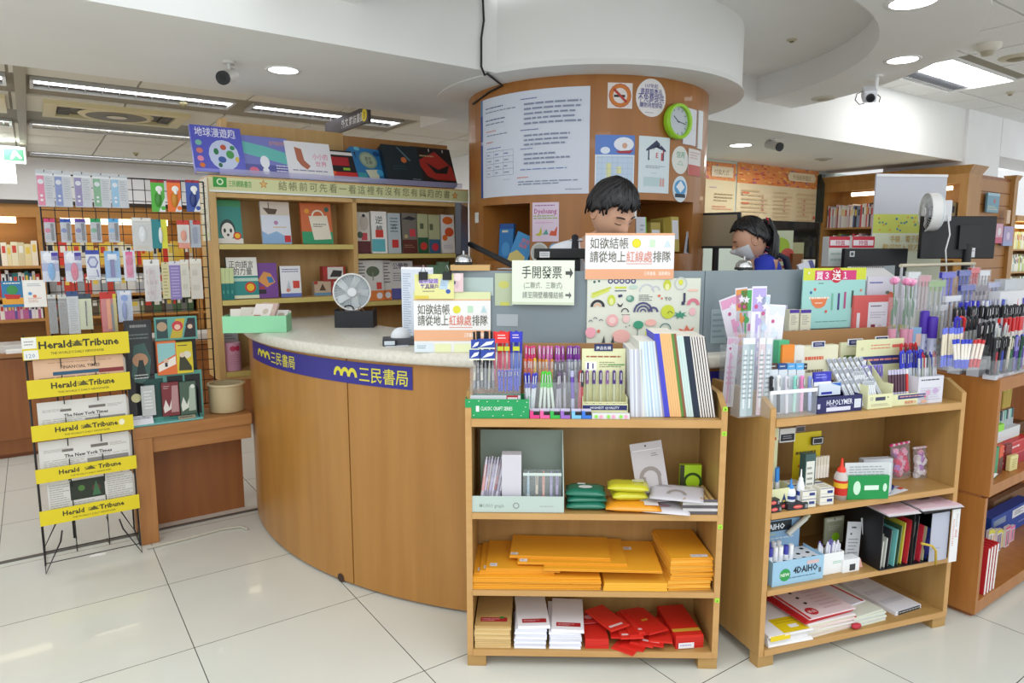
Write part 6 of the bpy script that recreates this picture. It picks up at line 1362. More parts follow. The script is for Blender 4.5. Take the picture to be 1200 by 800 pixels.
# far lit shelf
FS=Fen(11.6,4.0)
t=thing('far_bookshelf','far lit bookshelf at the right edge of the picture','bookshelf',FS.M)
for u0 in (0,1.1,2.2):b=MB();b.box(u0,u0+.04,0,.3,0,1.95,OAK);b.build('side_panel',t)
b=MB();b.box(0,2.24,.3,.32,0,2.0,OAK);b.build('back_panel',t);b=MB();b.box(-.03,2.27,-.04,.32,1.951,2.03,OAK);b.build('cornice',t)
for z in (.9,1.22,1.55):
    b=MB();b.box(.041,2.199,.0,.299,z-.02,z,OAK);b.build('shelf',t)
b=MB();b.box(.1,2.1,.02,.06,1.86,1.9,mat('fff4c8',emit=6));b.build('shelf_light',t)
spines(FS,.04,1.55,.05,2.15,.2,.26,.2,['f0e68a','e6d860','d8e0b0','f4f0d0','e0c84a'],'{} book on the top shelf of the far bookshelf at the right edge','top row of the far right bookshelf',seed=31,tmin=.03,tmax=.06)
spines(FS,.04,1.22,.05,2.15,.2,.26,.2,['e8e4d8','c8d0c0','d8b04c','6a9a8c','f0ece0','b8c870'],'{} book on the middle shelf of the far bookshelf at the right edge','middle row of the far right bookshelf',seed=32,tmin=.03,tmax=.06)
spines(FS,.04,.9,.05,2.15,.2,.26,.2,['9ac0c8','d8d4cc','4a5a60','c8d8b0','e8dcc0'],'{} book on the lower shelf of the far bookshelf at the right edge','lower row of the far right bookshelf',seed=33,tmin=.03,tmax=.06)
# ================================================================== GOODS ON THE CENTRE SHELF
PENC={}
def pen_mesh(L,r,body,cap,style):
    k=(L,r,body,cap,style)
    if k in PENC:return PENC[k]
    b=MB();m1=mat(body,.35) if isinstance(body,str) else body;m2=mat(cap,.3)
    if style == 'cap':      # cap upwards
        mc=CHROME
        b.cyl((0,0,.004),(0,0,L*.62),r*.85,m1,n=8);b.cyl((0,0,0),(0,0,.004),r*.7,m2,n=8)
        b.cyl((0,0,L*.6),(0,0,L*.97),r*1.05,m2,n=8);b.cyl((0,0,L*.97),(0,0,L),r*.8,m2,r1=r*.5,n=8);b.box(-r*.3,r*.3,-r*1.6,-r*1.2,L*.72,L*.93,mc)
    elif style == 'click':  # push button pen, tip down
        b.cyl((0,0,0),(0,0,L*.08),r*.3,m2,r1=r*.8,n=8);b.cyl((0,0,L*.08),(0,0,L*.34),r,m2,n=8);b.cyl((0,0,L*.34),(0,0,L*.86),r*.95,m1,n=8)
        b.cyl((0,0,L*.86),(0,0,L*.94),r*.8,m2,n=8);b.cyl((0,0,L*.94),(0,0,L),r*.45,m2,n=8);b.box(-r*.3,r*.3,-r*1.7,-r*1.3,L*.62,L*.93,m2)
    elif style == 'marker':
        b.cyl((0,0,0),(0,0,L*.6),r,m1,n=10);b.cyl((0,0,L*.6),(0,0,L),r*.95,m2,n=10)
    elif style == 'base':   # coloured foot, pale barrel
        b.cyl((0,0,0),(0,0,L*.3),r,m2,n=8);b.cyl((0,0,L*.3),(0,0,L*.85),r*.95,m1,n=8);b.cyl((0,0,L*.85),(0,0,L),r,m2,n=8)
    me=b.build('pen');PENC[k]=me.data;bpy.data.objects.remove(me);return PENC[k]
def pen(F,u,v,w,L,r,body,cap,style,label,group,rx=0,ry=0,name=None,cat='pen'):
    o=bpy.data.objects.new(name or {'cap':'capped_pen','click':'ball_pen','marker':'marker_pen','base':'felt_pen'}[style],pen_mesh(L,r,body,cap,style));COL.objects.link(o);o.matrix_world=F.at(u,v,w,0,rx,ry)
    return tag(o,label.format(cname(cap)),cat,group)
def pens_px(F,v,x0,x1,ytop,ybot,n,body,cap,style,label,group,r=.0045,jx=.3,lean=0,seed=1,w=None,rx=4,rows=1,fan=0):
    """n pens side by side, their tops at ytop and feet at ybot (pixels) at depth v"""
    rs=random.Random(seed);u0,_=F.loc(x0,ytop,v);u1,_=F.loc(x1,ytop,v);wt=F.loc((x0+x1)/2,ytop,v)[1];wb=F.loc((x0+x1)/2,ybot,v)[1] if w is None else w
    L=round(wt-wb,3)
    for k in range(n):
        fr_=(k+.5)/n;b_=body[k%len(body)] if isinstance(body,list) else body;c_=cap[k%len(cap)] if isinstance(cap,list) else cap
        pen(F,u0+(u1-u0)*fr_+rs.uniform(-.5,.5)*jx*(u1-u0)/n-math.tan(math.radians(lean+fan*(fr_-.5)))*L*.5,v+(k%rows)*r*2.4+rs.uniform(0,.003),wb+rs.uniform(0,.004),L,r,b_,c_,style,label,group,-rx,lean+fan*(fr_-.5)+rs.uniform(-2,2))
def boxpx(F,v,x0,y0,x1,y1,D,m,name,label,cat,items=(),w=None,yaw=0,rx=0,group=None,top=(),bevel=0,topm=None):
    u0,_=F.loc(x0,(y0+y1)/2,v);u1,_=F.loc(x1,(y0+y1)/2,v);xm=(x0+x1)/2;w1=F.loc(xm,y0,v)[1];w0=F.loc(xm,y1,v)[1]
    if w is not None:w0=w
    b=MB();W_,H_=u1-u0,w1-w0;b.box(0,W_,0,D,0,H_,mat(m,.45) if isinstance(m,str) else m)
    art(b,face(),W_,H_,items);art(b,topface(0,0,H_),W_,D,top)
    return put(b,name,label,cat,F.at(u0,v,w0+.0005,yaw,rx),group,bevel)
def openbox(F,u,v,w,W_,D,H_,m,name,label,cat,items=(),t=.002,back=None,group=None,backitems=(),yaw=0):
    b=MB();m=mat(m,.45) if isinstance(m,str) else m
    b.box(0,W_,0,t,0,H_,m);b.box(0,t,t,D,0,H_,m);b.box(W_-t,W_,t,D,0,H_,m);b.box(t,W_-t,t,D,0,t,m);b.box(t,W_-t,D-t,D,t,back or H_,m)
    art(b,face(),W_,H_,items)
    if backitems:art(b,face(0,H_,D-t),W_,(back or H_)-H_,backitems)
    return put(b,name,label,cat,F.at(u,v,w+.0005,yaw),group)
T1,T2,T3,T4=.952,.602,.305,.07
U=lambda F,x,y,v:F.loc(x,y,v)[0]
Wz=lambda F,x,y,v:F.loc(x,y,v)[1]
# a) green tray with clear pen cups
ua,ub=U(SC,545,480,.0),U(SC,620,480,.0);hg=Wz(SC,582,468,.0)-T1
openbox(SC,ua,.002,T1,ub-ua,.1,hg,'1c9a58','pen_tray','green cardboard tray with white specks, front left on the centre shelf','tray',[('r',.17,.35,.22,.65,'e8f0e8'),('t',.24,.42,.22,'CLASSIC CRAFT SERIES','e8f0e8','l',.5,.01)]+[('r',.02+.96*random.random(),random.choice((.06,.12,.86,.9,.8)),0,0,'d8eedd') for _ in range(0)]+[('p',[(x_,y_),(x_+.025,y_+.05),(x_+.02,y_-.02)],'d4ecd9') for x_,y_ in ((.05,.85),(.12,.15),(.2,.9),(.33,.86),(.42,.12),(.5,.9),(.58,.15),(.66,.87),(.72,.2),(.8,.9),(.86,.15),(.93,.6),(.95,.85),(.04,.4),(.9,.35))])
u1,u2=U(SC,551,450,.02),U(SC,610,450,.02);hh=Wz(SC,580,432,.02)-T1-.002
openbox(SC,u1,.02,T1+.003,u2-u1,.075,hh,CLEAR,'clear_pen_cup','clear plastic pen cup standing in the green tray','pen cup',[('r',0,.3,1,.44,'d3d4da'),('r',.72,.28,.95,.44,'b0272c'),('r',.74,.29,.94,.4,'e6e0e0')],t=.0015)
pens_px(SC,.085,555,577,389,455,7,'2b2b30','151518','marker','black ended ball pen in the back row of the clear cup in the green tray','black ended pens in the green tray',.0048,seed=2)
pens_px(SC,.085,577,598,389,452,5,'d2687c','e02c2c','marker','red ended pen in the back row of the clear cup in the green tray','red ended pens in the green tray',.005,seed=3)
pens_px(SC,.085,599,611,389,452,4,'6e7fc0','2c34b8','marker','blue ended pen in the back row of the clear cup in the green tray','blue ended pens in the green tray',.005,seed=4)
for k,(x0,y0,x1,y1,c,lab) in enumerate(((552,398,562,410,'2a45a0','small blue and white pen label left of the wider one, green tray'),(560,397,580,409,'2a45a0','wide blue pen label with white streak, green tray'),(550,410,562,422,'2a45a0','small blue pen label in the lower row, green tray'),(563,410,580,422,'2a45a0','wide blue pen label in the lower row with white emblem, green tray'),(580,389,596,402,'e0302c','bright red pen wrapper label in the green tray'),(598,389,611,401,'2f36c0','bright blue pen wrapper label in the green tray'))):
    it=[('p',[(.1,.2),(.5,.7),(.95,.8),(.8,.45)],'e8ecf6'),('r',0,0,1,.15,'e8ecd0')] if k < 4 else [('l',.2,.3,.8,.8,2,'f0d8d8')]
    boxpx(SC,.06-.012*(k in (2,3)),x0,y0,x1,y1,.004,c,'pen_label',lab,'label card',it)
for x0,x1,c in ((583,590,'c8ca30'),(591,597,'c8ca30'),(601,609,'c8ca30')):boxpx(SC,.068,x0,406,x1,411,.003,c,'yellow_tag','small yellow oval tag on the red and blue pens, %s'%{583:'leftmost',591:'middle',601:'rightmost'}[x0],'tag')
pens_px(SC,.045,553,580,424,458,6,['c9c4b0','6c6c70','d8d4c8','85868a','b8b49c','a2a4a8'],['8a8a90','a8a8ae','77777c'],'click','clear barrel pen with grey grip, front left of the clear cup','clear barrel pens in the green tray',.0046,seed=5)
pens_px(SC,.035,583,609,434,459,7,'3a40c4','2a2fb8','cap','short blue capped pen at the front right of the clear cup','short blue pens in the green tray',.005,seed=6,rx=0)
# b) pen rack before the brown board
RW0=T1
def clear_rack(x0,x1,ytop,v0,v1,label,base_w=T1):
    u0,u1=U(SC,x0,450,v0),U(SC,x1,450,v0);w1=Wz(SC,(x0+x1)/2,ytop,v0)-base_w
    return openbox(SC,u0,v0,base_w,u1-u0,v1-v0,w1,CLEAR,'clear_pen_rack',label,'pen rack',t=.0015)
clear_rack(614,681,448,.045,.1,'clear plastic rack of gel pens before the brown board')
clear_rack(614,681,424,.13,.18,'rear clear plastic rack of pink and violet pens before the brown board')
def row(x0,x1,yt,yb,v,cs,lab,grp,n,st='cap',r=.0062,seed=7,w=None,body=None,**k):pens_px(SC,v,x0,x1,yt,yb,n,body or [mix(c) for c in cs],cs,st,lab,grp,r,seed=seed,w=w,**k)
def mix(c):return c
row(615,629,406,440,.21,['e8508c','dc3c7c'],'hot pink pen at the left of the top row on the brown board','hot pink pens of the top row',4,seed=11)
row(631,648,406,440,.21,['e68ac8','d86ab4'],'light pink pen second group of the top row on the brown board','light pink pens of the top row',4,seed=12)
row(650,662,406,440,.21,['b04cb0','c060c0'],'magenta pen third group of the top row on the brown board','magenta pens of the top row',3,seed=13)
row(664,681,406,440,.21,['8a3ca8','9c50b8','703a90'],'violet pen at the right of the top row on the brown board','violet pens of the top row',5,seed=14)
row(614,624,421,460,.15,['ee6a28','e8521c'],'orange pen at the left of the second row','orange pens of the second row',3,seed=15)
row(625,629,420,460,.15,['f0c020'],'yellow pen beside the orange ones in the second row','yellow pen of the second row',1,seed=16)
row(631,648,422,460,.15,['d88a2c','c87424','e09c3c'],'amber pen in the middle of the second row','amber pens of the second row',4,seed=17)
row(650,662,424,460,.15,['2c2c34','5a3060','3a3a44'],'{} pen among the dark ones in the second row of the rack','dark pens of the second row',3,seed=18)
row(665,682,422,460,.15,['9aa0b0','777c8c','b4b8c4'],'grey pen at the right of the second row','grey pens of the second row',4,seed=19)
row(614,629,438,482,.06,['3a3cc0','2f34b0'],'blue capped pen with white barrel at the front left of the rack','blue capped pens at the front of the rack',4,seed=20,body='dfe2e8',fan=14)
row(633,649,436,482,.06,['58cc3c','4cc030'],'green capped pen with clear barrel at the front of the rack','green capped pens at the front of the rack',4,seed=21,body='dfe8dc',fan=-14)
row(650,664,438,482,.06,['54405c','6a5474','8a8490'],'clear smoky plum pen at the front of the rack','smoky pens at the front of the rack',3,seed=22,body='a8a4ac')
row(667,675,436,482,.06,['b8b8d4'],'thick pen with white and violet barrel, front of the rack','white violet pen of the rack',1,seed=23,body='6c4cb0',r=.007,st='base')
row(677,684,434,482,.06,['a0303c','2c2c30'],'slim red pen at the right end of the rack','slim pens at the right end of the rack',2,seed=24,body='b84850')
for k,(x,c,nm) in enumerate(((621,'e04088','deep pink'),(633,'f060a0','pink'),(645,'34b84c','green'),(657,'9c6cc8','lilac'),(670,'7cc4ec','sky blue'),(682,'3a78d8','blue'))):
    u=U(SC,x,485,.004);o=MB();w_=.034
    o.box(0,w_,0,.02,0,.012,mat(c,.35));o.box(0,.012,0,.02,.012,.024,mat(c,.35));o.box(.014,w_,.002,.018,.0125,.022,BLACK);o.box(0,w_,.02,.03,0,.03,mat('d8d0e4',.3))
    put(o,'tape_refill','%s corrector tape with black roller along the front of the pen rack'%nm,'correction tape',SC.at(u,.003,T1+.0005),'corrector tapes along the front of the centre shelf')
# c) cream pen display
u0,u1=U(SC,683,450,.05),U(SC,735,450,.05);Wd=u1-u0;Hd=Wz(SC,709,409,.1)-T1
t=thing('pen_display','cream cardboard pen display with six clear violet capped pens','pen display',SC.at(u0,.05,T1+.001))
b=MB();CR=mat('e2e2b4',.5);b.box(0,Wd,.055,.058,0,Hd,CR);art(b,face(0,0,.055),Wd,Hd,[('l',.1,.84,.9,.9,1,'a05a3c'),('r',.08,.66,.34,.8,'f2f2ea'),('r',.12,.68,.16,.78,'3a2a78'),('r',.24,.69,.27,.77,'3a2a78'),('l',.4,.7,.9,.8,3,'8a8f6c'),('r',.6,.74,.98,.76,'6a9a60')]);b.box(Wd*.28,Wd*.7,.052,.0549,Hd-.008,Hd+.018,mat('1f2a5c'));b.text(face(Wd*.3,Hd-.002,.052),Wd*.19,0,.011,'商品名稱',mat('e8e8f0'),'c',Wd*.34);b.build('back_card',t)
b=MB();b.box(0,Wd*1.02,-.01,-.008,0,.045,CR);b.box(-.001,.001,-.01,.055,0,.07,CR);b.box(Wd-.001,Wd+.001,-.01,.055,0,.07,CR);art(b,face(0,0,-.01),Wd,.045,[('r',0,.5,1,.9,'232a66'),('t',.5,.6,.22,'HIGHEST QUALITY','e8ecf4','c',.7),('t',.5,.1,.2,'新製品登場','a04c34','c',.6)]);b.build('front_lip',t)
b=MB();b.box(0,Wd,.0,.004,.045,.05,CR);b.build('pen_bar',t)
for k in range(6):pen(SC,u0+Wd*(.12+.155*k),.085,T1+.035,.125,.0055,'b9bd98' if k%2 else 'c9ccae','4a2a80' if k%3 else '8a5a9c','cap','violet capped clear pen standing in the cream display','violet pens in the cream display',-6)
b=MB();L_=U(SC,738,488,.0)-U(SC,694,488,.0);b.box(0,L_,0,.014,0,.02,mat('dfe0dc',.25))
for k in range(3):
    for q,c in ((.05,'8fd84c'),(.2,'f0a0c0')):b.cyl((L_*(.03+.33*k+q*.9)+.004,-.001,.009),(L_*(.03+.33*k+q*.9)+.004,-.003,.009),.006,c,n=12)
put(b,'highlighter_strip','white strip of green and pink dot tapes lying before the cream display','tape strip',SC.at(U(SC,694,488,.0),.001,T1+.0005))
# d) notebooks standing and leaning right
xs=[(738,409),(741,409),(744,409),(747,409),(750,409),(752,400),(755,400),(758,400),(761,400),(764,400),(767,400),(770,400),(773,400),(776,400),(778,400)]
def notebook(xb,xt,yt,c,lab,grp,wpx=2.6,v=.03,D=.17,yb=486):
    u0=U(SC,xb,yb,v);u1=U(SC,xb+wpx,yb,v);ut=U(SC,xt,yt,v);wt=Wz(SC,xt,yt,v);H_=wt-T1;lean=math.degrees(math.atan2(ut-u0,H_))
    b=MB();T_=u1-u0;Ln=H_/math.cos(math.radians(lean))-.002
    b.box(.0002,T_-.0002,0,D,0,Ln,mat(c,.5));b.box(.0009,max(.0012,T_-.0009),.0,D,Ln,Ln+.0005,PAGE)
    put(b,'notebook',lab,'notebook',SC.at(u0,v,T1+.0006+(T_*math.sin(math.radians(-lean)) if lean < 0 else 0),0,0,lean),grp)
x=739.0
for k,c in enumerate(['cdd0da','dfe2ea','b8bccb','e4e6ee','c4c6d2','b9b9c6','d4d4de']):notebook(x,x-1.5,409,c,'pale grey notebook in the short left bundle on the centre shelf','short pale notebooks at the left',2.1);x += 2.1
for k,c in enumerate(['e0e4dc','cddbe8','dfeef4','bcd4e4','d8e8f4','aec4dc','e6f0f6','c4d8e8','d4e4ee','b8ccde','dcdce4','9a94a8']):notebook(x,x-5-k*.45,400,c,'light blue notebook in the second, taller bundle on the centre shelf','light blue notebooks',2.05);x += 2.1
for c,wp,n,lab,grp in (('4648c8',3.2,2,'bright blue notebook beside the light blue bundle','bright blue notebooks'),('eab87c',2.7,5,'apricot notebook right of the bright blue ones','apricot notebooks'),('5a8a3c',3.0,1,'leaf green notebook right of the apricot ones',None),('8a5a40',3.0,1,'brown notebook right of the leaf green one',None),('c8dcd8',2.8,3,'pale mint notebook right of the brown one','pale mint notebooks'),('1e2c40',2.6,3,'navy notebook right of the pale mint ones','navy notebooks')):
    for q in range(n):notebook(x,x-12.5,391 if c not in ('1e2c40','c8dcd8') else 394,c,lab,grp,wp-.1);x += wp
for q in range(6):notebook(x,x-13,394.5,'e2dcd6','white notebook with dark back in the right end bundle','white notebooks at the right end',1.9);x += 1.95;notebook(x,x-13,394.5,'2c2a30','black backed notebook in the right end bundle','black notebooks at the right end',1.0);x += 1.1
# e) grey green display box on the second shelf
u0,u1=U(SC,551,590,.0),U(SC,661,590,.0);Wd=u1-u0;Hf=Wz(SC,606,582,0)-T2;Hb=.296
GG=mat('b9c8c0',.5)
t=thing('pen_display','grey green open display box with pencils on the second shelf of the centre unit','pen display',SC.at(u0,.002,T2+.001))
b=MB();b.box(0,Wd,0,.003,0,Hf,GG);art(b,face(),Wd,Hf,[('t',.1,.3,.26,'MONO graph','8a9690','l',.26,.004),('o',.49,.42,.2,.13,'8a9690'),('l',.74,.3,.95,.45,1,'a4b0aa')]);b.box(.003,Wd-.003,.003,.12,0,.003,GG);b.build('tray',t)
b=MB();b.box(.03,Wd,.12,.123,0,Hb-.02,mat('7d8a80',.6));b.build('back_card',t)
for x_ in (0,Wd-.003):
    b=MB();b.prism([(0,0)],0,GG) if False else b.add([(x_+q,y_,z_) for q in (0,.003) for y_,z_ in ((.003,0),(.12,0),(.12,Hb-.02),(.003,Hf))],[(0,1,2,3),(7,6,5,4),(0,4,5,1),(1,5,6,2),(2,6,7,3),(3,7,4,0)],GG);b.build('side_card',t)
boxpx(SC,.025,588,533,611,583,.05,'cfcbd3','blank_card','blank lilac white card box in the middle of the grey green display','box',w=T2+.01,bevel=.001)
for k in range(8):
    xx=566+k*2.7;c=['d9a8a4','cfc4d8','e0c8b4','b9b4cc','d8d4de','c88f8c','a8a4b4','e2dce4'][k]
    pen(SC,U(SC,xx-3,580,.03+.004*(k%3)),.03+.006*(k%3),T2+.006,.19,.006,c,'a8a2b4' if k%2 else 'cfcad8','click','wrapped pastel pencil in the leaning bundle, left of the grey green display','wrapped pencils left in the display',-6,7+k*.7)
b=MB();b.box(-.034,.034,0,.03,.1,.172,FILM);put(b,'clear_wrapper','crinkled clear wrapper round the leaning pencil bundle','wrapper',SC.at(U(SC,577,560,.02)-.006,.02,T2,0,-6,9))
u2,u3=U(SC,613,560,.03),U(SC,658,560,.03);openbox(SC,u2,.03,T2+.005,u3-u2,.04,.135,CLEAR,'clear_pen_stand','clear stand holding five pastel mechanical pencils','pen stand',[('r',0,.92,1,1,'cddad4')],t=.0015)
for k,(x,c,c2) in enumerate(((619,'b8d4e0','cfe0e6'),(629,'e8dcc8','8a8478'),(637,'eab8a8','d89484'),(646,'c4bce0','a8a0d0'),(653,'c8b4dc','7c74a8'))):
    pen(SC,U(SC,x,575,.045),.05,T2+.009,.13,.0055,c,c2,'click','%s pastel mechanical pencil in the clear stand'%['pale blue','cream','salmon','lavender','lilac'][k],'pastel pencils in the clear stand',-3)
# f-i) soft packs
def pillow(F,u,v,w,W_,D,H_,c,label,items=(),yaw=0,rx=0,name='wipes_pack',cat='soft pack',gloss=.25,group=None,seed=1,ry=0):
    rs=random.Random(seed);b=MB();nx,ny=10,7;vs=[];fs=[]
    for s in (1,-1):
        for j in range(ny+1):
            for i in range(nx+1):
                a,q=i/nx,j/ny;e=min(a,1-a)*2;g=min(q,1-q)*2
                hgt=(min(1,e*3.2)**.6)*(min(1,g*3)**.6)*H_/2+rs.uniform(-1,1)*H_*.03
                vs.append((a*W_,q*D,H_/2+s*max(hgt,.0008)))
    N=(nx+1)*(ny+1)
    for s in (0,1):
        for j in range(ny):
            for i in range(nx):
                p=s*N+j*(nx+1)+i;q=(p,p+1,p+nx+2,p+nx+1);fs.append(q if s == 0 else q[::-1])
    for i in range(nx):fs += [(i,N+i,N+i+1,i+1),(ny*(nx+1)+i,ny*(nx+1)+i+1,N+ny*(nx+1)+i+1,N+ny*(nx+1)+i)]
    for j in range(ny):fs += [(j*(nx+1),(j+1)*(nx+1),N+(j+1)*(nx+1),N+j*(nx+1)),(j*(nx+1)+nx,N+j*(nx+1)+nx,N+(j+1)*(nx+1)+nx,(j+1)*(nx+1)+nx)]
    b.add(vs,fs,mat(c,gloss),True);art(b,topface(0,0,H_+.001),W_,D,items)
    return put(b,name,label,cat,F.at(u,v,w+.0005,yaw,rx,ry),group)
uu=U(SC,664,585,.02)
for k,(du,w_,yaw) in enumerate(((0,.0,0),(.004,.022,3),(-.004,.046,-4))):
    pillow(SC,uu+du,.015+.005*k,T2+w_,.145,.1,.03,'1f7058',['green pack of wipes at the bottom of the stack of three','green pack of wipes in the middle of the stack','green pack of wipes with white print on top of the stack'][k],[('e',.5,.45,.18,.16,'d8e0dc'),('r',.3,.7,.5,.85,'cfe0d8')],yaw,seed=k)
uu=U(SC,710,592,.0)
pillow(SC,uu,-.0,T2,.2,.13,.03,'e89a28','orange and white soft pack lying at the bottom beside the green stack',[('r',.7,.1,.95,.8,'e8e0e0')],-4,seed=5)
pillow(SC,uu+.03,.03,T2+.03,.13,.1,.034,'c8c430','olive yellow pack lower of two on the orange pack',[('r',.3,.4,.6,.7,'d8d890')],3,seed=6)
pillow(SC,uu+.01,.04,T2+.064,.15,.09,.028,'ccc834','olive yellow pack on top beside the standing zip bag',[('r',.6,.5,.9,.8,'d8d8a0')],-6,seed=7)
b=MB();b.box(0,.12,0,.004,0,.19,mat('bdb6b8',.35));art(b,face(),.12,.19,[('r',0,.84,1,.85,'a8a2a4'),('c',.48,.93,.018,'2c2a2c'),('l',.62,.7,.85,.78,2,'77706f'),('a',.5,.3,.22,.14,'8f8580'),('r',.25,.05,.35,.32,'8f8580'),('r',.72,.02,.82,.32,'8f8580'),('r',.05,.84,.95,.86,'d8d4d4')])
put(b,'zip_bag','grey zip bag with curved tool print, standing askew behind the white bags','zip bag',SC.at(U(SC,748,570,.08),.1,T2+.035,0,-8,-9))
uu=U(SC,752,595,.0)
pillow(SC,uu,.0,T2,.17,.14,.016,'d6d2d6','white foil bag lying at the bottom of the white bags',[('e',.4,.4,.2,.1,'b89098')],-12,name='foil_bag',seed=8)
pillow(SC,uu-.005,.03,T2+.02,.17,.13,.014,'cdc8cc','white foil bag in the middle of the white bags',[('l',.1,.2,.6,.6,3,'b8b2b6')],14,name='foil_bag',seed=9)
pillow(SC,uu+.03,.02,T2+.045,.19,.12,.012,'c4c0c4','grey zip bag with curved tool lying on top of the white bags',[('a',.5,.3,.3,.2,'9a928c'),('l',.1,.7,.4,.85,2,'8a8486')],-14,rx=9,name='zip_bag',seed=10)
uu=U(SC,800,598,-.01)
for k in range(5):
    b=MB();W_=.125
    for q in range(6):b.cyl((.01+q*.0195,0,.005),(.01+q*.0195,.14,.005),.0088,'b08f5c' if k == 4 else '9a8a6c',n=8)
    b.box(0,W_,-.001,.0,.0,.0105,mat('c8c4c4' if k%2 else '5a5458'))
    put(b,'bamboo_mat','brown bamboo roll pack in the flat stack of the second shelf, %s'%['lowest','second from below','middle','second from top','topmost'][k],'craft pack',SC.at(uu+.002*(k%2),.0,T2+.0005+.0115*k))
boxpx(SC,.16,797,545,822,562,.02,'a8d020','seaweed_card','lime green card with dark swirl behind the bamboo packs','card',[('o',.6,.5,.28,.2,'2c4a10'),('r',0,0,.2,1,'3a3a20')],w=T2)
# third shelf: yellow bubble envelopes
YEL='efa92a'
def envelope(F,u,v,w,W_,D,T_,c,label,items=(),yaw=0,group=None,name='envelope',rx=0,fold=True,cat='envelope'):
    b=MB();m=mat(c,.5);m2=mat('d98a1c',.6) if c == YEL else m
    b.box(0,W_,0,D,0,T_*.5,m);b.box(.001,W_-.001,.0015,D,T_*.5,T_,m)
    if fold:b.box(.0,W_,-.0006,0,T_*.42,T_*.56,mat('c8781a',.6) if c == YEL else m)
    art(b,topface(0,0,T_),W_,D,items)
    return put(b,name,label,cat,F.at(u,v,w+.0004,yaw,rx),group)
LB=lambda x,y,s=1:[('r',x,y,x+.07*s,y+.1,'e8e8ea'),('l',x+.01,y+.02,x+.06*s,y+.08,2,'8a8f98')]
z=T3;uA=U(SC,553,690,.0)
for k in range(5):
    envelope(SC,uA+.002*(k%2),.002+.003*(k%3),z,.475,.27,.0085,YEL,'wide yellow padded envelope in the low pile at the left of the third shelf',yaw=random.uniform(-.6,.6),group='wide yellow envelopes, left pile');z += .0092
uB=U(SC,707,690,.0);z2=T3
for k in range(3):
    envelope(SC,uB+.002*k,.0+.003*k,z2,.235,.27,.0085,'f0b83c','pale yellow padded envelope in the low pile in the middle of the third shelf',yaw=random.uniform(-.8,.8),group='pale yellow envelopes, middle pile',fold=True);z2 += .0092
for k in range(3):
    envelope(SC,uA+.005+.022*k,.02+.004*k,z,.3,.25,.007,YEL,'yellow padded envelope, %s of the three stepped ones at the left'%['lowest','middle','topmost'][k],LB(.05,.08,1.3),yaw=2-k,group=None);z += .0075
zt_=max(z,z2)+.001
envelope(SC,U(SC,640,683,.03)-.01,.012,zt_,.435,.26,.008,YEL,'large yellow padded envelope reaching to the right pile, under the top one',LB(.72,.68),yaw=-1.5)
envelope(SC,U(SC,606,683,.0),.045,zt_+.0085,.41,.225,.008,YEL,'large yellow padded envelope second from the top with a white label',LB(.02,.03),yaw=-1)
envelope(SC,U(SC,597,683,.06),.08,zt_+.017,.38,.19,.009,YEL,'topmost large yellow padded envelope with a white label at its left corner',LB(.01,.05),yaw=-2.5)
uC=U(SC,786,690,.0);z=T3
for k in range(12):
    s_=0 if k < 5 else 1;envelope(SC,uC-(.0 if s_ else .006)+random.uniform(-.004,.004),.004+random.uniform(0,.006),z,.158,.265,.0088,'efb445' if k%2 else YEL,'small yellow padded envelope in the tall pile at the right of the third shelf',yaw=random.uniform(-1.5,2.5)+3,group='small yellow envelopes, right pile');z += .0094
envelope(SC,uC,.01,z,.158,.265,.009,YEL,'topmost small yellow envelope of the tall right pile, with a white label',[('r',.5,.04,.9,.12,'e8e8ea'),('l',.53,.05,.87,.11,2,'8a8f98')],yaw=4)
# bottom shelf
RB=lambda y=.25,g=True:[('r',.15,y,.9,y+.12,'b0242c'),('l',.2,y+.02,.7,y+.09,2,'e8b8b8')]+([('e',.75,y+.12,.08,.03,'3c8a3c')] if g else [])
u=U(SC,556,762,.0);z=T4
for k in range(9):envelope(SC,u+random.uniform(-.002,.002),.004+random.uniform(0,.004),z,.135,.24,.0085,'d3b277' if k%2 else 'dcbf88','kraft brown envelope in the left pile of the bottom shelf',yaw=random.uniform(-1,1),group='kraft envelopes, bottom shelf',fold=False);z += .009
envelope(SC,u,.004,z,.135,.24,.006,'c9a468','topmost kraft envelope pack with a red and green label',RB(.14),fold=False)
for x,n,lab,dx,it in ((603,8,'left',-.001,1),(644,7,'right',.001,0)):
    u=U(SC,x,762,.0);z=T4
    for k in range(n):envelope(SC,u+random.uniform(-.003,.003),.004+random.uniform(0,.004),z,.118,.23,.0088,'e3e3ee' if k%2 else 'efeff6','white envelope pack in the %s white pile of the bottom shelf'%lab,yaw=random.uniform(-1.5,1.5),group='white envelopes, %s pile'%lab,fold=False,rx=0);z += .0094
    envelope(SC,u+(.012 if it else .006),.006,z,.122,.23,.012,'f2f0f4','topmost white envelope pack with a red label, %s of the two white piles'%lab,RB(.1,False),yaw=(4 if it else-3),fold=False)
u=U(SC,686,762,.0);z=T4
for k in range(5):envelope(SC,u,.01,z,.088,.2,.0072,'d22a1e','red envelope pack in the small stack left of the scattered red ones',group='red packs, small left stack',fold=False,yaw=random.uniform(-1,1));z += .0076
for k,(dx,dy) in enumerate(((0,.1),(.05,.11))):pillow(SC,u+dx,dy,z,.06,.09,.012,'b32a28','%s glossy dark red packet lying on the small red stack'%['left','right'][k],[('e',.5,.4,.3,.15,'d89090')],10,name='red_packet',cat='packet',seed=k)
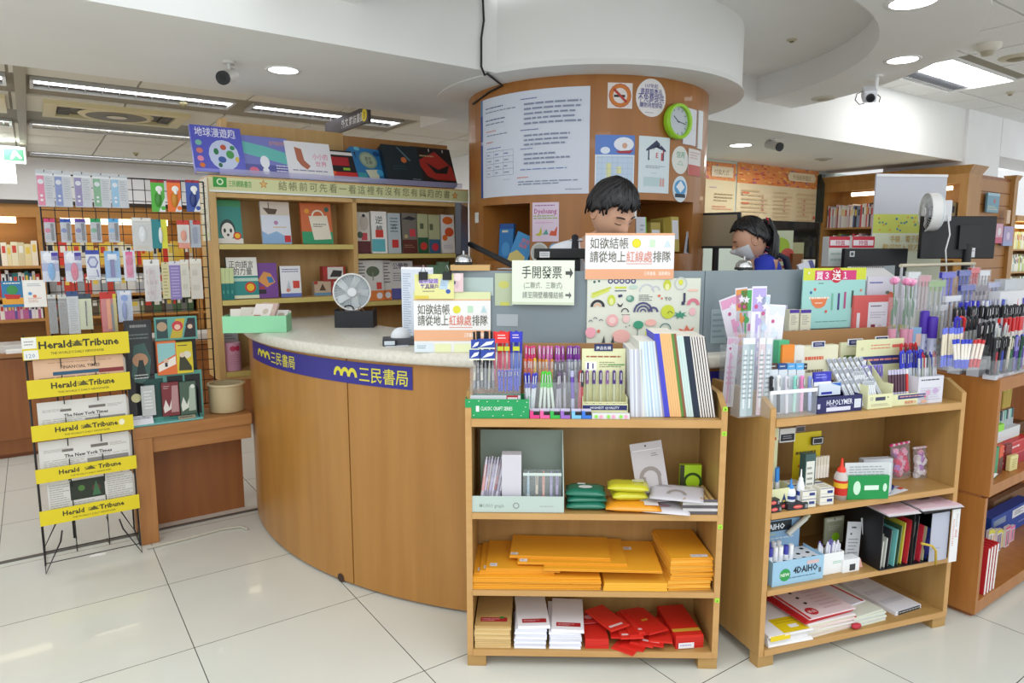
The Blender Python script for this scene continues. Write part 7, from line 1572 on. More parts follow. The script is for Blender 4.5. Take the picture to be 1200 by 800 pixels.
for k in range(11):
    a=-34+k*6.5;u=U(SC,722+(k%5)*11,764,.02);lab_=['bottom one','second from below','third from below','fourth from below','fifth from below','sixth from below','fifth from top','fourth from top','third from top','second from top','topmost'][k]
    envelope(SC,u-.02,.012+.008*(k%3),T4+.0075*k*.8,.088,.17,.006,'cf2418' if k%2 else 'd93022','red paper packet in the scattered fan of red packets, %s'%lab_,[('r',.1,.1,.8,.17,'e8c8c8')] if k in (3,6,8,10) else ([('r',.3,.5,.6,.56,'d8a030')] if k == 9 else []),yaw=a,fold=False,name='red_packet',cat='packet')
u=U(SC,791,762,.02);z=T4
for k in range(4):envelope(SC,u,.012,z,.108,.22,.0105,'cc2519','red packet in the neat stack at the right end of the bottom shelf',group='red packs, right stack',fold=False,yaw=8+random.uniform(-1,1));z += .011
envelope(SC,u-.0,.012,z,.108,.22,.008,'d62a1c','topmost red packet of the right stack with a gold band',[('r',0,.13,1,.22,'d8a83c')],yaw=8,fold=False)
b=MB();b.box(0,.06,0,.0006,0,.022,'e8e4e6');art(b,face(),.06,.022,[('l',.1,.2,.9,.8,1,'b0a8d0')]);put(b,'price_sticker','white price sticker on the front of the right red stack','price tag',SC.at(u+.01,.0095,T4+.004,8))
# ================================================================== GOODS ON THE RIGHT SHELF
b=MB();u0,w1=SR.loc(905,392,.3);u1,_=SR.loc(1048,388,.3);b.box(0,u1-u0,0,.012,0,w1-T1+.01,mat('a67c4e',.55));put(b,'backboard','brown wooden board standing behind the goods on the right shelf','board',SR.at(u0,.3,T1+.0005))
# tall clear stand of pencil packets at the left end
ur=[(841,346,868,440,'eaa8cc',-17,'pink patterned pencil packet leaning far left'),(862,337,876,400,'e8984c',-4,'orange topped pencil packet behind the pink ones'),(868,338,882,392,'4cae62',-2,'green topped pencil packet beside the orange one'),
      (882,335,899,400,'b8a8e0',0,'white packet with a purple flower top'),(876,378,893,440,'e88cc4',2,'bright pink pencil packet in the middle of the stand'),(893,345,903,405,'c8d8f0',2,'pale blue packet right of the purple flower packet'),(902,357,921,420,'dfe4f2',4,'white and pale blue wide packet at the right of the stand'),(853,395,866,462,'e8bcd8',3,'pale pink packet in the front left of the stand')]
for k,(x0,y0,x1,y1,c,ry_,lab) in enumerate(ur):
    v=.31 if x0 < 870 and k < 7 else .24 if x0 < 880 and k < 7 else .13 if k < 7 else .2;u0=U(SR,x0,y0,v);u1=U(SR,x1,y0,v);H_=Wz(SR,(x0+x1)/2,y0,v)-T1-.004;W_=u1-u0
    b=MB();b.box(-W_/2,W_/2,0,.0025,0,H_,mat('ebe8f2',.35));f=face(-W_/2,0,0)
    art(b,f,W_,H_,[('r',.04,.8 if k in (1,2,3) else .9,.96,.985,c),('r',.3,.05,.48,.78,c),('r',.58,.05,.68,.74,'d8d0e4'),('c',.5,.72,.03,c),('l',.15,.3,.85,.6,4,c),('s',.5,.9,.04,'f4f0f8'),('c',.3,.84,.018,'c85a8c')])
    put(b,'pencil_packet',lab+' of the right shelf','pencil packet',SR.at((u0+u1)/2-math.tan(math.radians(ry_))*H_,v,T1+.003+W_/2*abs(math.sin(math.radians(ry_))),0,0,ry_))
for (x0,x1,yt,v,lab) in ((868,905,391,.05,'upper clear acrylic pocket at the left end of the right shelf'),(852,880,405,.28,'rear clear acrylic pocket at the left end of the right shelf')):
    u0,u1=U(SR,x0,430,v),U(SR,x1,430,v);openbox(SR,u0,v,T1,u1-u0,.05,Wz(SR,(x0+x1)/2,yt,v)-T1,CLEAR,'clear_pocket',lab,'pen stand',t=.0015)
for k,(x,c,nm) in enumerate(((870,'b8c8cc','grey green'),(877,'9fb4b8','slate'),(889,'e0c8d0','rose grey'),(897,'c8d4e0','ice blue'))):
    boxpx(SR,.057,x,396,x+7,455,.003,c,'pencil_packet','slim %s refill packet in the upper clear pocket'%nm,'pencil packet',[('r',.3,.1,.6,.85,'e8ecee'),('l',.1,.2,.9,.8,10,'7f8c90'),('r',0,.92,1,1,'f0f0f0')],w=T1+.003)
u0,u1=U(SR,903,460,.005),U(SR,958,460,.005)
openbox(SR,u0,.005,T1,u1-u0,.06,Wz(SR,930,456,.005)-T1,CLEAR,'clear_pen_cup','clear pen box at the front left corner of the right shelf','pen cup',[('r',0,.86,1,.99,'f0f0f4')],t=.0015)
for (x0,x1,n,bd,cp,lab) in ((903,910,1,'e0e0e0','1c1c20','leftmost white pen with black cap'),(911,919,1,'3c3c44','f0f0f0','black pen with white clip'),(920,928,1,'e8e4ee','d8d4e0','white pen third'),(929,936,1,'b9e0d4','8fd8c8','mint pen'),(937,946,1,'f0b8d8','f08cc0','pink pen'),(947,956,1,'c0cdf0','8fa0d8','periwinkle pen')):
    pens_px(SR,.04,x0,x1,441,486,n,bd,cp,'cap',lab+' in the clear box, left end of right shelf',None,.0075,jx=0,seed=int(x0),w=T1+.004,rx=2)
for k,(x0,x1,c) in enumerate(((900,911,'4a3428'),(912,922,'234a88'),(923,932,'55a0dc'),(933,942,'5cb0ea'),(942,946,'2c2c34'))):
    boxpx(SR,.06,x0,426,x1,433,.012,c,'pen_box','%s pen box end above the clear pen box'%['dark brown','dark blue','sky blue','light blue','black'][k],'pen box',[('l',.2,.3,.8,.7,1,'d8dce4')])
    boxpx(SR,.061,x0,433,x1,470,.008,'d4dbe2','pen_sleeve','clear sleeve under the %s pen box end'%['dark brown','dark blue','sky blue','light blue','black'][k],'pen box',w=T1) if k != 4 else None
boxpx(SR,.09,913,399,925,404,.03,'4cae7c','small_box','mint green lid behind the orange box on the right shelf','box',w=T1)
boxpx(SR,.08,917,404,931,418,.03,'e8882c','small_box','orange small box behind the clear pen box','box',[('r',.1,.15,.9,.35,'6a4020'),('l',.1,.5,.8,.8,1,'f0d0a0')],w=T1)
boxpx(SR,.10,931,405,942,425,.02,'e3e0d8','small_card','white small card right of the orange box','card',[('l',.2,.3,.8,.8,4,'b0aeb0')],w=T1)
boxpx(SR,.15,940,405,982,426,.03,'e4e0c2','price_board','cream price board with orange print behind the eraser box','card',[('l',.08,.7,.6,.85,1,'d8603c'),('l',.12,.5,.6,.62,1,'7c6a4c'),('p',[(.7,.3),(.9,.35),(.75,.6)],'c8b890'),('r',.8,.2,.92,.4,'8a6a8c')],w=T1)
boxpx(SR,.145,952,400,967,407,.004,'e8e8ec','shelf_label','white framed dark blue label over the cream price board','label card',[('r',.06,.12,.94,.88,'262c62'),('l',.2,.3,.8,.7,2,'c8cce0')])
# navy eraser box
u0,u1=U(SR,958,474,.01),U(SR,1010,474,.01);hN=Wz(SR,984,464,.01)-T1
openbox(SR,u0,.01,T1,u1-u0,.09,hN,'26255e','eraser_box','navy blue eraser box with white lettering at the front of the right shelf','box',[('t',.2,.48,.36,'HI-POLYMER','e8e8f4','l',.58),('r',.2,.1,.74,.34,'dcdcec'),('t',.28,.36,.12,'ERASER','b8b8d8','l',.3),('r',.82,.2,.97,.75,'d8dae4'),('r',0,.3,.06,.6,'c8c8dc')])
for k in range(5):
    b=MB();b.box(0,.05,0,.018,0,.012,'3a48c0' if k%2 else 'e8ecf4');b.box(.05,.058,.001,.017,.001,.011,'f4f4f6');put(b,'eraser','white blue sleeved eraser lying in the navy eraser box','eraser',SR.at(u0+.01+.032*k,.03+.01*(k%2),T1+hN*.55,8*k-14,-20),'erasers in the navy box')
boxpx(SR,.06,954,436,974,452,.01,'3638b8','eraser_sleeve','big blue and white slanted display card above the navy box','card',[('r',0,0,1,.3,'eef0f6'),('c',.6,.6,.25,'5a5cd0'),('l',.1,.5,.7,.9,2,'9aa0e8')],rx=0)
boxpx(SR,.055,960,449,985,463,.012,'dfe8f4','eraser_sleeve','white and light blue slanted card just over the navy box','card',[('p',[(.5,1),(1,.7),(1,1)],'2c6ac8'),('r',.1,.1,.6,.3,'3638a8')])
# lead sleeves slanting, cream stand
for k in range(21):
    xx=1000+(k%7)*6.2-8*(k//7);v=.03+.04*(k//7);u=U(SR,xx,470,v);L=.11
    b=MB();b.box(-.0075,.0075,0,.006,0,L,mat('e2e4ea' if k%2 else 'cfd3da',.3));b.box(-.006,.006,-.001,0,L*.82,L*.97,'9aa0ac');b.box(-.003,.003,-.001,0,.02,L*.7,'b4bac4')
    put(b,'lead_tube','white pencil lead tube in the slanting rows beside the navy box','lead tube',SR.at(u,v,T1+.012+.034*(k//7),0,-18,-20),'lead tubes in slanting rows')
boxpx(SR,.2,985,401,1012,425,.01,'dfe0bc','price_board','cream price board with small coloured print, middle of the right shelf','card',[('l',.15,.65,.8,.8,1,'5a7a3c'),('l',.3,.45,.75,.58,1,'c8603c'),('l',.1,.1,.9,.3,2,'a8a890')],w=T1)
boxpx(SR,.195,994,397,1011,405,.004,'e8e8ec','shelf_label','white framed dark blue label above the middle cream price board','label card',[('r',.06,.12,.94,.88,'262c62'),('l',.2,.3,.8,.7,2,'c8cce0')])
for x,lab in ((969,'left'),(1010,'right')):
    b=MB();b.box(0,.014,0,.002,0,.085,'e6e8e6');art(b,face(),.014,.085,[('l',.2,.1,.8,.9,8,'9aa0a0')]);put(b,'sample_strip','slanting white sample strip, %s of two, sticking up behind the lead tubes'%lab,'strip',SR.at(U(SR,x,420,.14),.14,T1+.08,0,-5,12))
for k,c in enumerate(('c83a2c','c83a2c','d8503c','b83a2c','2a2a2c')):
    pen(SR,U(SR,997+k*4,440,.13),.13,T1+.002,.1,.005,'e2e4ea',c,'cap','%s capped thin marker peeping out behind the lead tubes'%('black' if k == 4 else 'red'),None if k == 4 else 'red capped markers behind the lead tubes')
t0=U(SR,1017,470,.01);W_=U(SR,1046,470,.01)-t0
t=thing('lead_display','cream cardboard display of clear lead tubes at the front of the right shelf','display',SR.at(t0,.01,T1+.001))
b=MB();b.box(0,W_,0,.002,0,.055,CR);art(b,face(),W_,.055,[('r',.3,.55,.7,.8,'3a3c5c'),('o',.15,.7,.12,.08,'a0a8a0'),('c',.8,.75,.05,'3a3a3a'),('l',.15,.15,.85,.35,2,'a8a488')]);b.box(0,.0015,.0021,.14,0,.09,CR);b.box(W_-.0015,W_,.0021,.14,0,.09,CR);b.build('card',t)
for k in range(10):
    b=MB();q=k%5;b.box(0,.0085,0,.005,0,.075,mat('dfe2e6',.3));b.box(.001,.0075,-.001,0,.06,.073,'a8acb4');b.T=None
    put(b,'lead_tube','clear lead tube standing in the cream lead display','lead tube',SR.at(t0+.006+.0105*q,.02+.05*(k//5),T1+.03+.03*(k//5),0,-18),'clear lead tubes in the cream display')
# cream gel pen display
t0=U(SR,1046,465,.02);t1=U(SR,1088,465,.02);W_=t1-t0;Hb=Wz(SR,1050,397,.14)-T1
t=thing('pen_display','cream gel pen display with orange print and sloping side on the right shelf','pen display',SR.at(t0,.02,T1+.001))
b=MB();b.box(0,W_,0,.002,0,.045,CR);art(b,face(),W_,.045,[('r',.15,.55,.92,.92,'343a78'),('l',.2,.62,.85,.85,1,'e0a090'),('t',.5,.12,.26,'極細筆尖','d86a4c','c',.6),('r',.8,.1,.95,.4,'e0a888')]);b.build('front_lip',t)
b=MB();b.box(-.06,W_,.13,.132,0,Hb,CR);art(b,face(-.06,0,.13),W_+.06,Hb,[('l',.3,.82,.7,.92,2,'e08a6c'),('r',.75,.85,.92,.9,'d86a5c'),('r',.05,.58,.95,.72,'343a7c'),('l',.1,.61,.9,.69,1,'e0907c'),('c',.12,.85,.03,'c8c8a0')]);b.build('back_card',t)
for x_ in (-.001,W_-.001):b=MB();b.add([(x_+q,y_,z_) for q in (0,.002) for y_,z_ in ((.002,0),(.13,0),(.13,Hb*.68),(.002,.045))],[(0,1,2,3),(7,6,5,4),(0,4,5,1),(1,5,6,2),(2,6,7,3),(3,7,4,0)],CR);b.build('side_card',t)
for k in range(7):pen(SR,t0-.045+.016*k,.12,T1+.03,.115,.0055,'cdb8d4' if k%2 else 'b8a4c4','8f80d8','cap','violet capped gel pen in the back row of the cream gel pen display','violet gel pens in the cream display',-5)
for k in range(7):pen(SR,t0+.01+.0145*k,.04,T1+.012,.125,.0055,'5a3c4c' if k < 6 else 'd0302c','c8c4dc' if k < 6 else 'e0e0e0','base',['dark refill gel pen in the front row of the cream gel pen display','red refill gel pen at the right end of the cream gel pen display'][k == 6],'front gel pens of the cream display' if k < 6 else None,-6)
boxpx(SR,.2,1026,394,1041,401,.004,'e8e8ec','shelf_label','white framed dark blue label above the cream gel pen display','label card',[('r',.06,.12,.94,.88,'262c62'),('l',.2,.3,.8,.7,2,'c8cce0')])
boxpx(SR,.2,1012,401,1052,425,.01,'e4dfc0','price_board','cream price board with orange lines behind the gel pens','card',[('l',.3,.55,.8,.85,2,'e09a7c'),('c',.15,.75,.08,'d8d0a8')],w=T1)
# white printed display box with red and blue pens
t0=U(SR,1076,455,.02);t1=U(SR,1105,455,.02)
openbox(SR,t0,.02,T1,t1-t0,.08,Wz(SR,1090,441,.02)-T1,'dcdbe4','pen_box','white printed pen box at the right end of the right shelf','box',[('l',.1,.8,.9,.92,1,'4a4a54'),('e',.4,.4,.1,.12,'e0a0c0'),('e',.7,.45,.12,.1,'c8a0d0'),('c',.3,.25,.05,'d84a60'),('l',.1,.1,.9,.6,6,'c4c0d4')])
pens_px(SR,.11,1060,1080,402,460,7,'c8ccd4',['c8242c','d03038','a01c28'],'cap','red capped pen leaning in the back cluster right of the cream gel pen display','red capped pens of the right cluster',.0055,seed=41,lean=-8)
pens_px(SR,.08,1058,1086,411,462,9,'ccd2da',['3038c0','4048d0','262c98'],'cap','blue capped pen in the cluster right of the cream gel pen display','blue capped pens of the right cluster',.0055,seed=42)
pens_px(SR,.06,1080,1102,413,460,7,['d4d8dc','b8c0b4','e2e2e6'],['3438b8','c8303c','30343c','9a9ea4'],'click','{} tipped clear pen in the white printed pen box','clear pens in the white printed box',.0055,seed=43)
# behind: glue boxes, ledge, teal poster, red card, calendar, roses
DB=Frame(SR.M.translation.x,SR.M.translation.y,18.25)
boxpx(SR,.345,915,391,962,397,.05,'4a3424','dark_ledge','dark brown ledge carrying the two cream boxes','ledge',w=1.12)
b=MB();
for k,(x0,x1,lab) in enumerate(((925,936,'left'),(938,950,'right'))):
    boxpx(SR,.35,x0,363,x1,391,.03,'d9d6be','cream_box','cream glue box with purple cap stripe, %s of two before the glass'%lab,'box',[('r',0,.86,1,1,'4a2c98'),('l',.15,.35,.85,.78,5,'9a9a90'),('l',.25,.08,.75,.16,1,'5a5a80')],w=Wz(SR,938,391,.345)+.0008)
boxpx(SR,.42,912,358,922,395,.008,'c4c0d4','grey_card','grey lilac card edge left of the cream boxes','card',w=1.0)
TEAL=[('r',0,.76,1,1,'d6dc3a'),('r',0,0,.0,0,'ffffff'),('r',0,.0,1,.80,'a4d8d2'),('r',.18,.8,.84,.96,'d83a7c'),('c',.52,.88,.13,'c8283c'),('t',.2,.82,.12,'買３','ffffff','l',.24),('t',.52,.81,.15,'送','ffffff','c'),('t',.66,.82,.12,'１','ffffff','c'),('l',.24,.73,.34,.76,1,'4a5a5c'),('c',.19,.65,.025,'d85a4c'),('c',.13,.6,.025,'2c6aa8'),('p',[(.12,.52),(.4,.52),(.36,.38),(.3,.34),(.22,.34),(.16,.4)],'e8804c'),('l',.1,.46,.42,.54,1,'f6e8d8'),('l',.2,.4,.32,.44,1,'f6e8d8'),('r',.46,.3,.485,.58,'7ab8a0'),('r',.56,.3,.59,.58,'4a3a80'),('r',.66,.32,.69,.6,'b84a80'),('r',.78,.34,.81,.62,'3c5a50'),('p',[(.78,.34),(.81,.34),(.8,.3)],'e07040'),('c',.38,.28,.025,'d85a4c'),('c',.93,.62,.025,'d88a7c'),('l',.22,.1,.78,.12,1,'4a8080'),('c',.08,.92,.02,'f0f0e0')]
TEAL=[i for i in TEAL if i[-1] != 'ffffff' or i[0] == 't']
boxpx(SR,.40,940,314,1013,384,.004,'a4d8d2','sale_poster','teal poster with pink buy-three bar on the glass behind the right shelf','poster',TEAL)
boxpx(SR,.385,1000,346,1046,396,.012,'d8605c','card_stand','coral red card holder with white printed sheet right of the teal poster','card holder',[('r',.36,.06,.86,.84,'e9e4ec'),('l',.42,.7,.8,.78,1,'6a6070'),('l',.42,.45,.8,.62,3,'c0b8c8'),('r',.45,.2,.56,.32,'8c2c3c'),('e',.68,.24,.06,.08,'d8c8d0'),('r',.08,.12,.16,.6,'e4dce0')])
t_=boxpx(SR,.44,1015,324,1064,390,.006,'dedbe6','desk_calendar','lilac white calendar sheet with an orange leaf behind the coral card holder','calendar',[('l',.05,.86,.35,.92,1,'3c4ca8'),('e',.55,.68,.08,.05,'d86a34'),('e',.48,.72,.05,.03,'6a7060'),('l',.1,.3,.8,.6,4,'c4c2d0'),('r',.6,.3,.64,.36,'33343c'),('r',.5,.02,1,.14,'d4d83a')])
b=MB();b.T=Rx(-62);b.box(0,.2,0,.004,0,.14,mat('d8d6d6'));
for k in range(16):b.T=Rx(-62);b.tube([(.01+.012*k,-.004,.12),(.016+.012*k,-.008,.135),(.02+.012*k,.0,.146)],.0018,'3a3438',5)
put(b,'spiral_pad','spiral bound pad lying tilted on the screen top right of the teal poster','notepad',SR.at(U(SR,1018,318,.47),.47,Wz(SR,1030,330,.47)))
for k,(x,y,lab) in enumerate(((1048,329,'leftmost'),(1062,330,'middle'),(1068,331,'rightmost'))):
    v=.25;u,w=SR.loc(x,y,v);t=thing('rose','wrapped pink artificial rose with green leaves, %s of three'%lab,'artificial flower',SR.at(u,v,T1+.12))
    h=w-T1-.12
    b=MB();b.blob((0,0,h),(.018,.018,.016),'ec9cc0',12,8);b.blob((.004,-.012,h+.003),(.012,.009,.012),'f0b0cc',10,6);b.blob((-.008,-.01,h),(.01,.009,.013),'e488b4',10,6);b.blob((0,-.004,h+.011),(.01,.01,.007),'f4c0d8',10,6);b.build('bloom',t)
    b=MB();b.tube([(0,0,h),(.008,0,h*.5),(.01,0,.0)],.002,'4a7a44',5);b.build('stem',t)
    b=MB();b.add([(.008,-.003,h*.82),(.022,-.005,h*.74),(.019,-.004,h*.55),(.008,-.003,h*.6)],[(0,1,2,3)],mat('3f6b46',.5));b.add([(.006,-.003,h*.72),(-.012,-.005,h*.64),(-.008,-.004,h*.46),(.007,-.003,h*.5)],[(0,1,2,3)],mat('3f6b46',.5));b.build('leaf',t)
    b=MB();b.cyl((.01,0,-.1),(.008,0,h*.8),.012,FILM,r1=.022,n=12,caps=False);b.cyl((.01,0,-.118),(.008,0,h*.42),.009,'e08aa8',r1=.016,n=12);b.build('wrapping',t)
for k in range(10):
    pen(SR,U(SR,1044+1.5*k+(10 if k > 6 else 0),400,.26),.26+.005*(k%2),T1+.001,.165,.0055,'b8bce0',['6a68c0','8f8ed8','dcdcf0'][k%3],'marker','violet striped pen in the rear row under the roses','violet striped pens under the roses',-2)
boxpx(SR,.25,1067,384,1079,410,.01,'8fb4dc','small_card','small sky blue card packet at the right of the rear pens','card',[('l',.2,.2,.8,.8,4,'d8e4f0'),('r',.5,.7,1,.9,'e8c0b8')],w=T1)

# second shelf of the right unit
t0=U(SR,902,570,.03);W_=U(SR,931,570,.03)-t0
openbox(SR,t0,.03,T2,W_,.10,.075,CR,'glue_display','cream open box of blue tipped glue sticks at the left of the second shelf','display box',[('p',[(.5,.3),(.6,.75),(.7,.3)],'2c3c6c'),('l',.05,.4,.35,.6,1,'6a6a50'),('c',.6,.3,.1,'c8b04c')],back=.275,backitems=[('l',.1,.7,.9,.85,1,'c8542c'),('l',.1,.4,.9,.6,1,'2c2c28')])
for k in range(6):pen(SR,t0+.012+.014*k,.07+.012*(k%2),T2+.01,.125,.007,'dcdcd8','3c8cd8','marker','white glue pen with a blue tip in the cream open box','blue tipped glue pens in the cream box',-4)
boxpx(SR,.13,903,503,913,516,.004,'dfe2e6','shelf_label','white framed dark label on the cream glue display','label card',[('r',.08,.15,.92,.85,'22242c'),('l',.2,.3,.8,.7,2,'a8a8b0')])
boxpx(SR,.14,914,502,932,518,.004,'e4e4e0','shelf_label','larger white and dark label right of the small one','label card',[('r',.06,.1,.94,.6,'2a2c34'),('l',.2,.2,.8,.5,2,'a8a8b0')])
boxpx(SR,.16,932,499,943,530,.01,'a8918c','hang_card','brown pink hanging card beside the labels on the second shelf','card',[('r',.1,.8,.9,.95,'4a4c50'),('l',.2,.1,.8,.7,5,'d8c0c0')])
t0=U(SR,943,550,.08)
openbox(SR,t0,.08,T2,U(SR,976,550,.08)-t0,.07,.04,'d9c416','glue_display','yellow open carton with rows of white tubes on the second shelf','display box',[('l',.2,.3,.7,.6,1,'6a5c10')],back=.24,backitems=[('l',.1,.5,.9,.65,1,'6a5a1c'),('l',.2,.25,.8,.38,1,'c86a1c')])
boxpx(SR,.135,952,512,965,521,.004,'2c2e34','shelf_label','dark label with white frame over the yellow carton','label card',[('r',.06,.12,.94,.88,'e0e0e0'),('r',.12,.2,.88,.8,'2c2e34')])
for k in range(9):
    pen(SR,t0+.01+.0145*(k%8),.085+.02*(k//8),T2+.075,.085,.0068,'e4dcd0','d8d0c0','marker','small white tube standing in the yellow carton','white tubes in the yellow carton')
boxpx(SR,.05,944,532,956,553,.03,'3f5a58','tape_box','dark green box with a white window label on the second shelf','box',[('r',.1,.1,.9,.85,'dfe0d8'),('l',.2,.2,.8,.75,5,'8a8a80')],w=T2)
def bottle(F,u,v,w,H_,r,body,cap,tipc,label,nozzle=True,band=None):
    t=thing('glue_bottle',label,'bottle',F.at(u,v,w+.0005))
    b=MB();b.lathe([(.0005,0),(r,0),(r,H_*.55),(r*.75,H_*.66),(r*.5,H_*.68)],body,16);b.build('body',t)
    b=MB();b.lathe([(r*.62,H_*.66),(r*.62,H_*.74),(r*.25,H_*.8),(r*.14,H_),(.0005,H_)] if nozzle else [(r*.55,H_*.66),(r*.4,H_),(.0005,H_)],cap,14);b.build('cap',t)
    if band:
        b=MB();b.lathe([(r*1.01,H_*.12),(r*1.01,H_*.48)],band,16);b.lathe([(r*1.02,H_*.3),(r*1.02,H_*.42)],tipc,16);b.build('paper_label',t)
bottle(SR,U(SR,928,570,.03),.035,T2,.105,.018,'eceef2','3a8ad8','2c3c8c','white glue bottle with a blue nozzle on the second shelf',True,'e8ecf2')
bottle(SR,U(SR,938,572,.03),.03,T2,.14,.014,'eceef2','f0f0f2','2c3c8c','slim white glue bottle with a white nozzle beside the blue tipped one',True,'dfe4ee')
bottle(SR,U(SR,986,572,.035),.04,T2,.16,.025,mat('e0d8d4',.15,0,.75),'e83c24','e8b828','clear glue bottle with a red pointed cap and red label',True,'c8281c')
for k in range(4):
    x0=U(SR,942+21*(k%2),575,.0);b=MB();b.box(0,.0595,0,.12,0,.032,'e6e2d4');art(b,face(),.0595,.032,[('r',0,.3,1,.36,'b8c0c8'),('r',.5,.38,.9,.7,'2c3a80'),('r',0,.92,1,1,'7c84a8')]);art(b,topface(0,0,.032),.0595,.12,[('r',0,.45,1,.55,'4a5080'),('l',.2,.1,.8,.35,2,'a8a890'),('l',.2,.6,.8,.9,2,'a8a890')])
    put(b,'glue_carton','cream carton with blue stripe, %s %s of the stack of four'%(['lower','upper'][k//2],['left','right'][k%2]),'box',SR.at(x0,.005,T2+.0005+.033*(k//2),-3))
for k,(x0,w_,z_) in enumerate(((900,.06,0),(900,.06,.021),(917,.045,.0),(923,.075,.021*0))):
    pass
for k,(x0,y0,x1,y1,v,lab) in enumerate(((900,584,916,592,.0,'lowest black tape box with a red oval, left end of the second shelf'),(900,575,914,583,.005,'black tape box with a red oval on top of the lowest one'),(914,574,923,583,.02,'black tape box end beside the red and white strip'),(924,575,946,585,.0,'wide black tape box with a red oval, right one of the small stack'))):
    u0=U(SR,x0,y1,v);u1=U(SR,x1,y1,v);b=MB();W_=u1-u0;b.box(0,W_,0,.07,0,.023,'26262a');art(b,face(),W_,.023,[('e',.5,.5,.24,.3,'d8504c'),('l',.35,.4,.65,.6,1,'f0c0b8'),('r',.85,.2,.98,.8,'8a8c90')])
    put(b,'tape_box',lab,'box',SR.at(u0,v,T2+.0005+(.0235 if k == 1 else 0),0 if k < 2 else-4))
# green boxed packs and scissors, bags
boxpx(SR,.02,994,556,1033,575,.03,'169048','green_carton','green carton with white blister cards, middle of the second shelf','box',[('e',.22,.5,.09,.3,'c8e8d0'),('r',.4,.4,.75,.6,'d8ecdc'),('e',.9,.5,.05,.18,'c8e8d0')],w=T2,yaw=-14)
for k in range(3):
    boxpx(SR,.035+.008*k,990+2*k,540+k,1032+2*k,566,.003,['cfd2d4','dddfe0','c2c6ca'][k],'blister_card','%s white printed blister card standing in the green carton'%['front','middle','rear'][k],'card',[('l',.1,.5,.9,.9,5,'9a9ea4'),('r',.1,.1,.9,.35,'e8eaec')],w=T2+.012,yaw=-14)
boxpx(SR,.1,1012,537,1041,552,.03,'c8ccd2','grey_box','pale grey box with a window behind the green carton','box',[('r',.7,.2,.9,.8,'e4e8ec')],w=T2,yaw=-10)
u,w=SR.loc(1042,566,.03);t=thing('scissors','scissors with navy handles on a white card lying on the second shelf','scissors',SR.at(u-.03,-.0,T2+.001,12))
b=MB();b.box(0,.13,0,.075,0,.002,'dfe3e8');art(b,topface(0,0,.002),.13,.075,[('p',[(.8,.2),(1,.2),(1,.9),(.8,.9)],'d0402c'),('c',.88,.6,.1,'f0e0dc')]);b.build('card',t)
for cy,r_ in ((.055,.02),(.022,.014)):
    b=MB();b.tube([(.035+r_*1.3*math.cos(a),cy+r_*.75*math.sin(a),.02+.006*math.cos(a)) for a in [2*PI*k/16 for k in range(16)]],.0055,'1c2468',6,True);b.build('handle',t)
b=MB();b.box(.055,.12,.03,.042,.006,.009,'9a9ea4');b.build('blade',t)
u=U(SR,1046,553,.16)
def bag(F,u,v,w,W_,H_,c,inner,label,items=(),top='e0307c',ry=0,seed=1):
    rs=random.Random(seed);t=thing('candy_bag',label,'bag',F.at(u,v,w+.001,0,-4,ry))
    b=MB();n=8;m=10;vs=[];fs=[]
    for s in (0,1):
        for j in range(m+1):
            for i in range(n+1):
                a,q=i/n,j/m;bul=math.sin(PI*a)**.6*min(1,(1-q)*3)**.7*.024+.001;vs.append((a*W_+rs.uniform(-.002,.002),(-bul if s == 0 else bul),q*H_+(rs.uniform(-.004,.004) if j == m else 0)))
        N=(n+1)*(m+1)
        for j in range(m):
            for i in range(n):p=s*N+j*(n+1)+i;fs.append((p,p+1,p+n+2,p+n+1))
    b.add(vs,fs,sheet_mat('bag_film','eeeaf0',.86,.12),True);b.build('film',t)
    b=MB();
    for q in range(22):
        b.box(-.011,.011,-.007,.007,-.011,.011,[inner,inner,c,'b070c0'][q%4] if q < 20 else 'e8a0c0',tf=Tr(W_*rs.uniform(.2,.8),rs.uniform(-.008,.006),H_*(.1+.72*q/22))@Ry(rs.uniform(0,90))@Rz(rs.uniform(-30,30)))
    b.build('contents',t)
    b=MB()
    for k in range(8):b.box(W_*k/8+.001,W_*(k+1)/8-.001,-.004,.004,H_*.95,H_*1.01,mat(top if k%2 == 0 else 'f0c0d4',.35))
    b.build('sealed_edge',t)
bag(SR,U(SR,1045,553,.15),.15,T2,.105,.145,'d8a0b8','d8205c','clear bag of bright pink erasers with a dotted pink top edge',seed=3,ry=-4)
bag(SR,U(SR,1070,557,.13),.13,T2,.07,.13,'e4d8dc','d8d4d8','clear bag of white and pale pink pieces at the right of the pink one',top='dcdce0',seed=4)

# third shelf of the right unit
t0=U(SR,905,680,.012);t1=U(SR,964,680,.012);W_=t1-t0
t=thing('correction_display','light blue display box of white correction pens on the third shelf','display box',SR.at(t0,.012,T3+.001))
LBm=mat('9cc4de',.45);b=MB();b.box(0,W_,0,.003,0,.095,LBm);art(b,face(),W_,.095,[('c',.24,.42,.26,'2c9a4c'),('t',.24,.36,.15,'NEW','f0f4e8','c',.18),('t',.4,.42,.3,'4DAIHO','1c2430','l',.48,.03),('l',.32,.2,.85,.3,1,'5a7a90'),('r',.66,.72,.9,.86,'d8b8b8'),('r',.9,.3,.95,.5,'5a6a78')]);b.box(0,.003,.003,.11,0,.095,LBm);b.box(W_-.003,W_,.003,.11,0,.095,LBm);b.build('box',t)
b=MB();b.box(.003,W_-.003,.003,.11,.08,.083,mat('e6eaf0',.45));
for i in range(5):
    for j in range(3):b.slab([(W_*(.12+.19*i)+.009*math.cos(a),.022+.034*j+.007*math.sin(a)) for a in [2*PI*k/10 for k in range(10)]],.0832,.0838,mat('17191f'))
b.build('pen_tray',t)
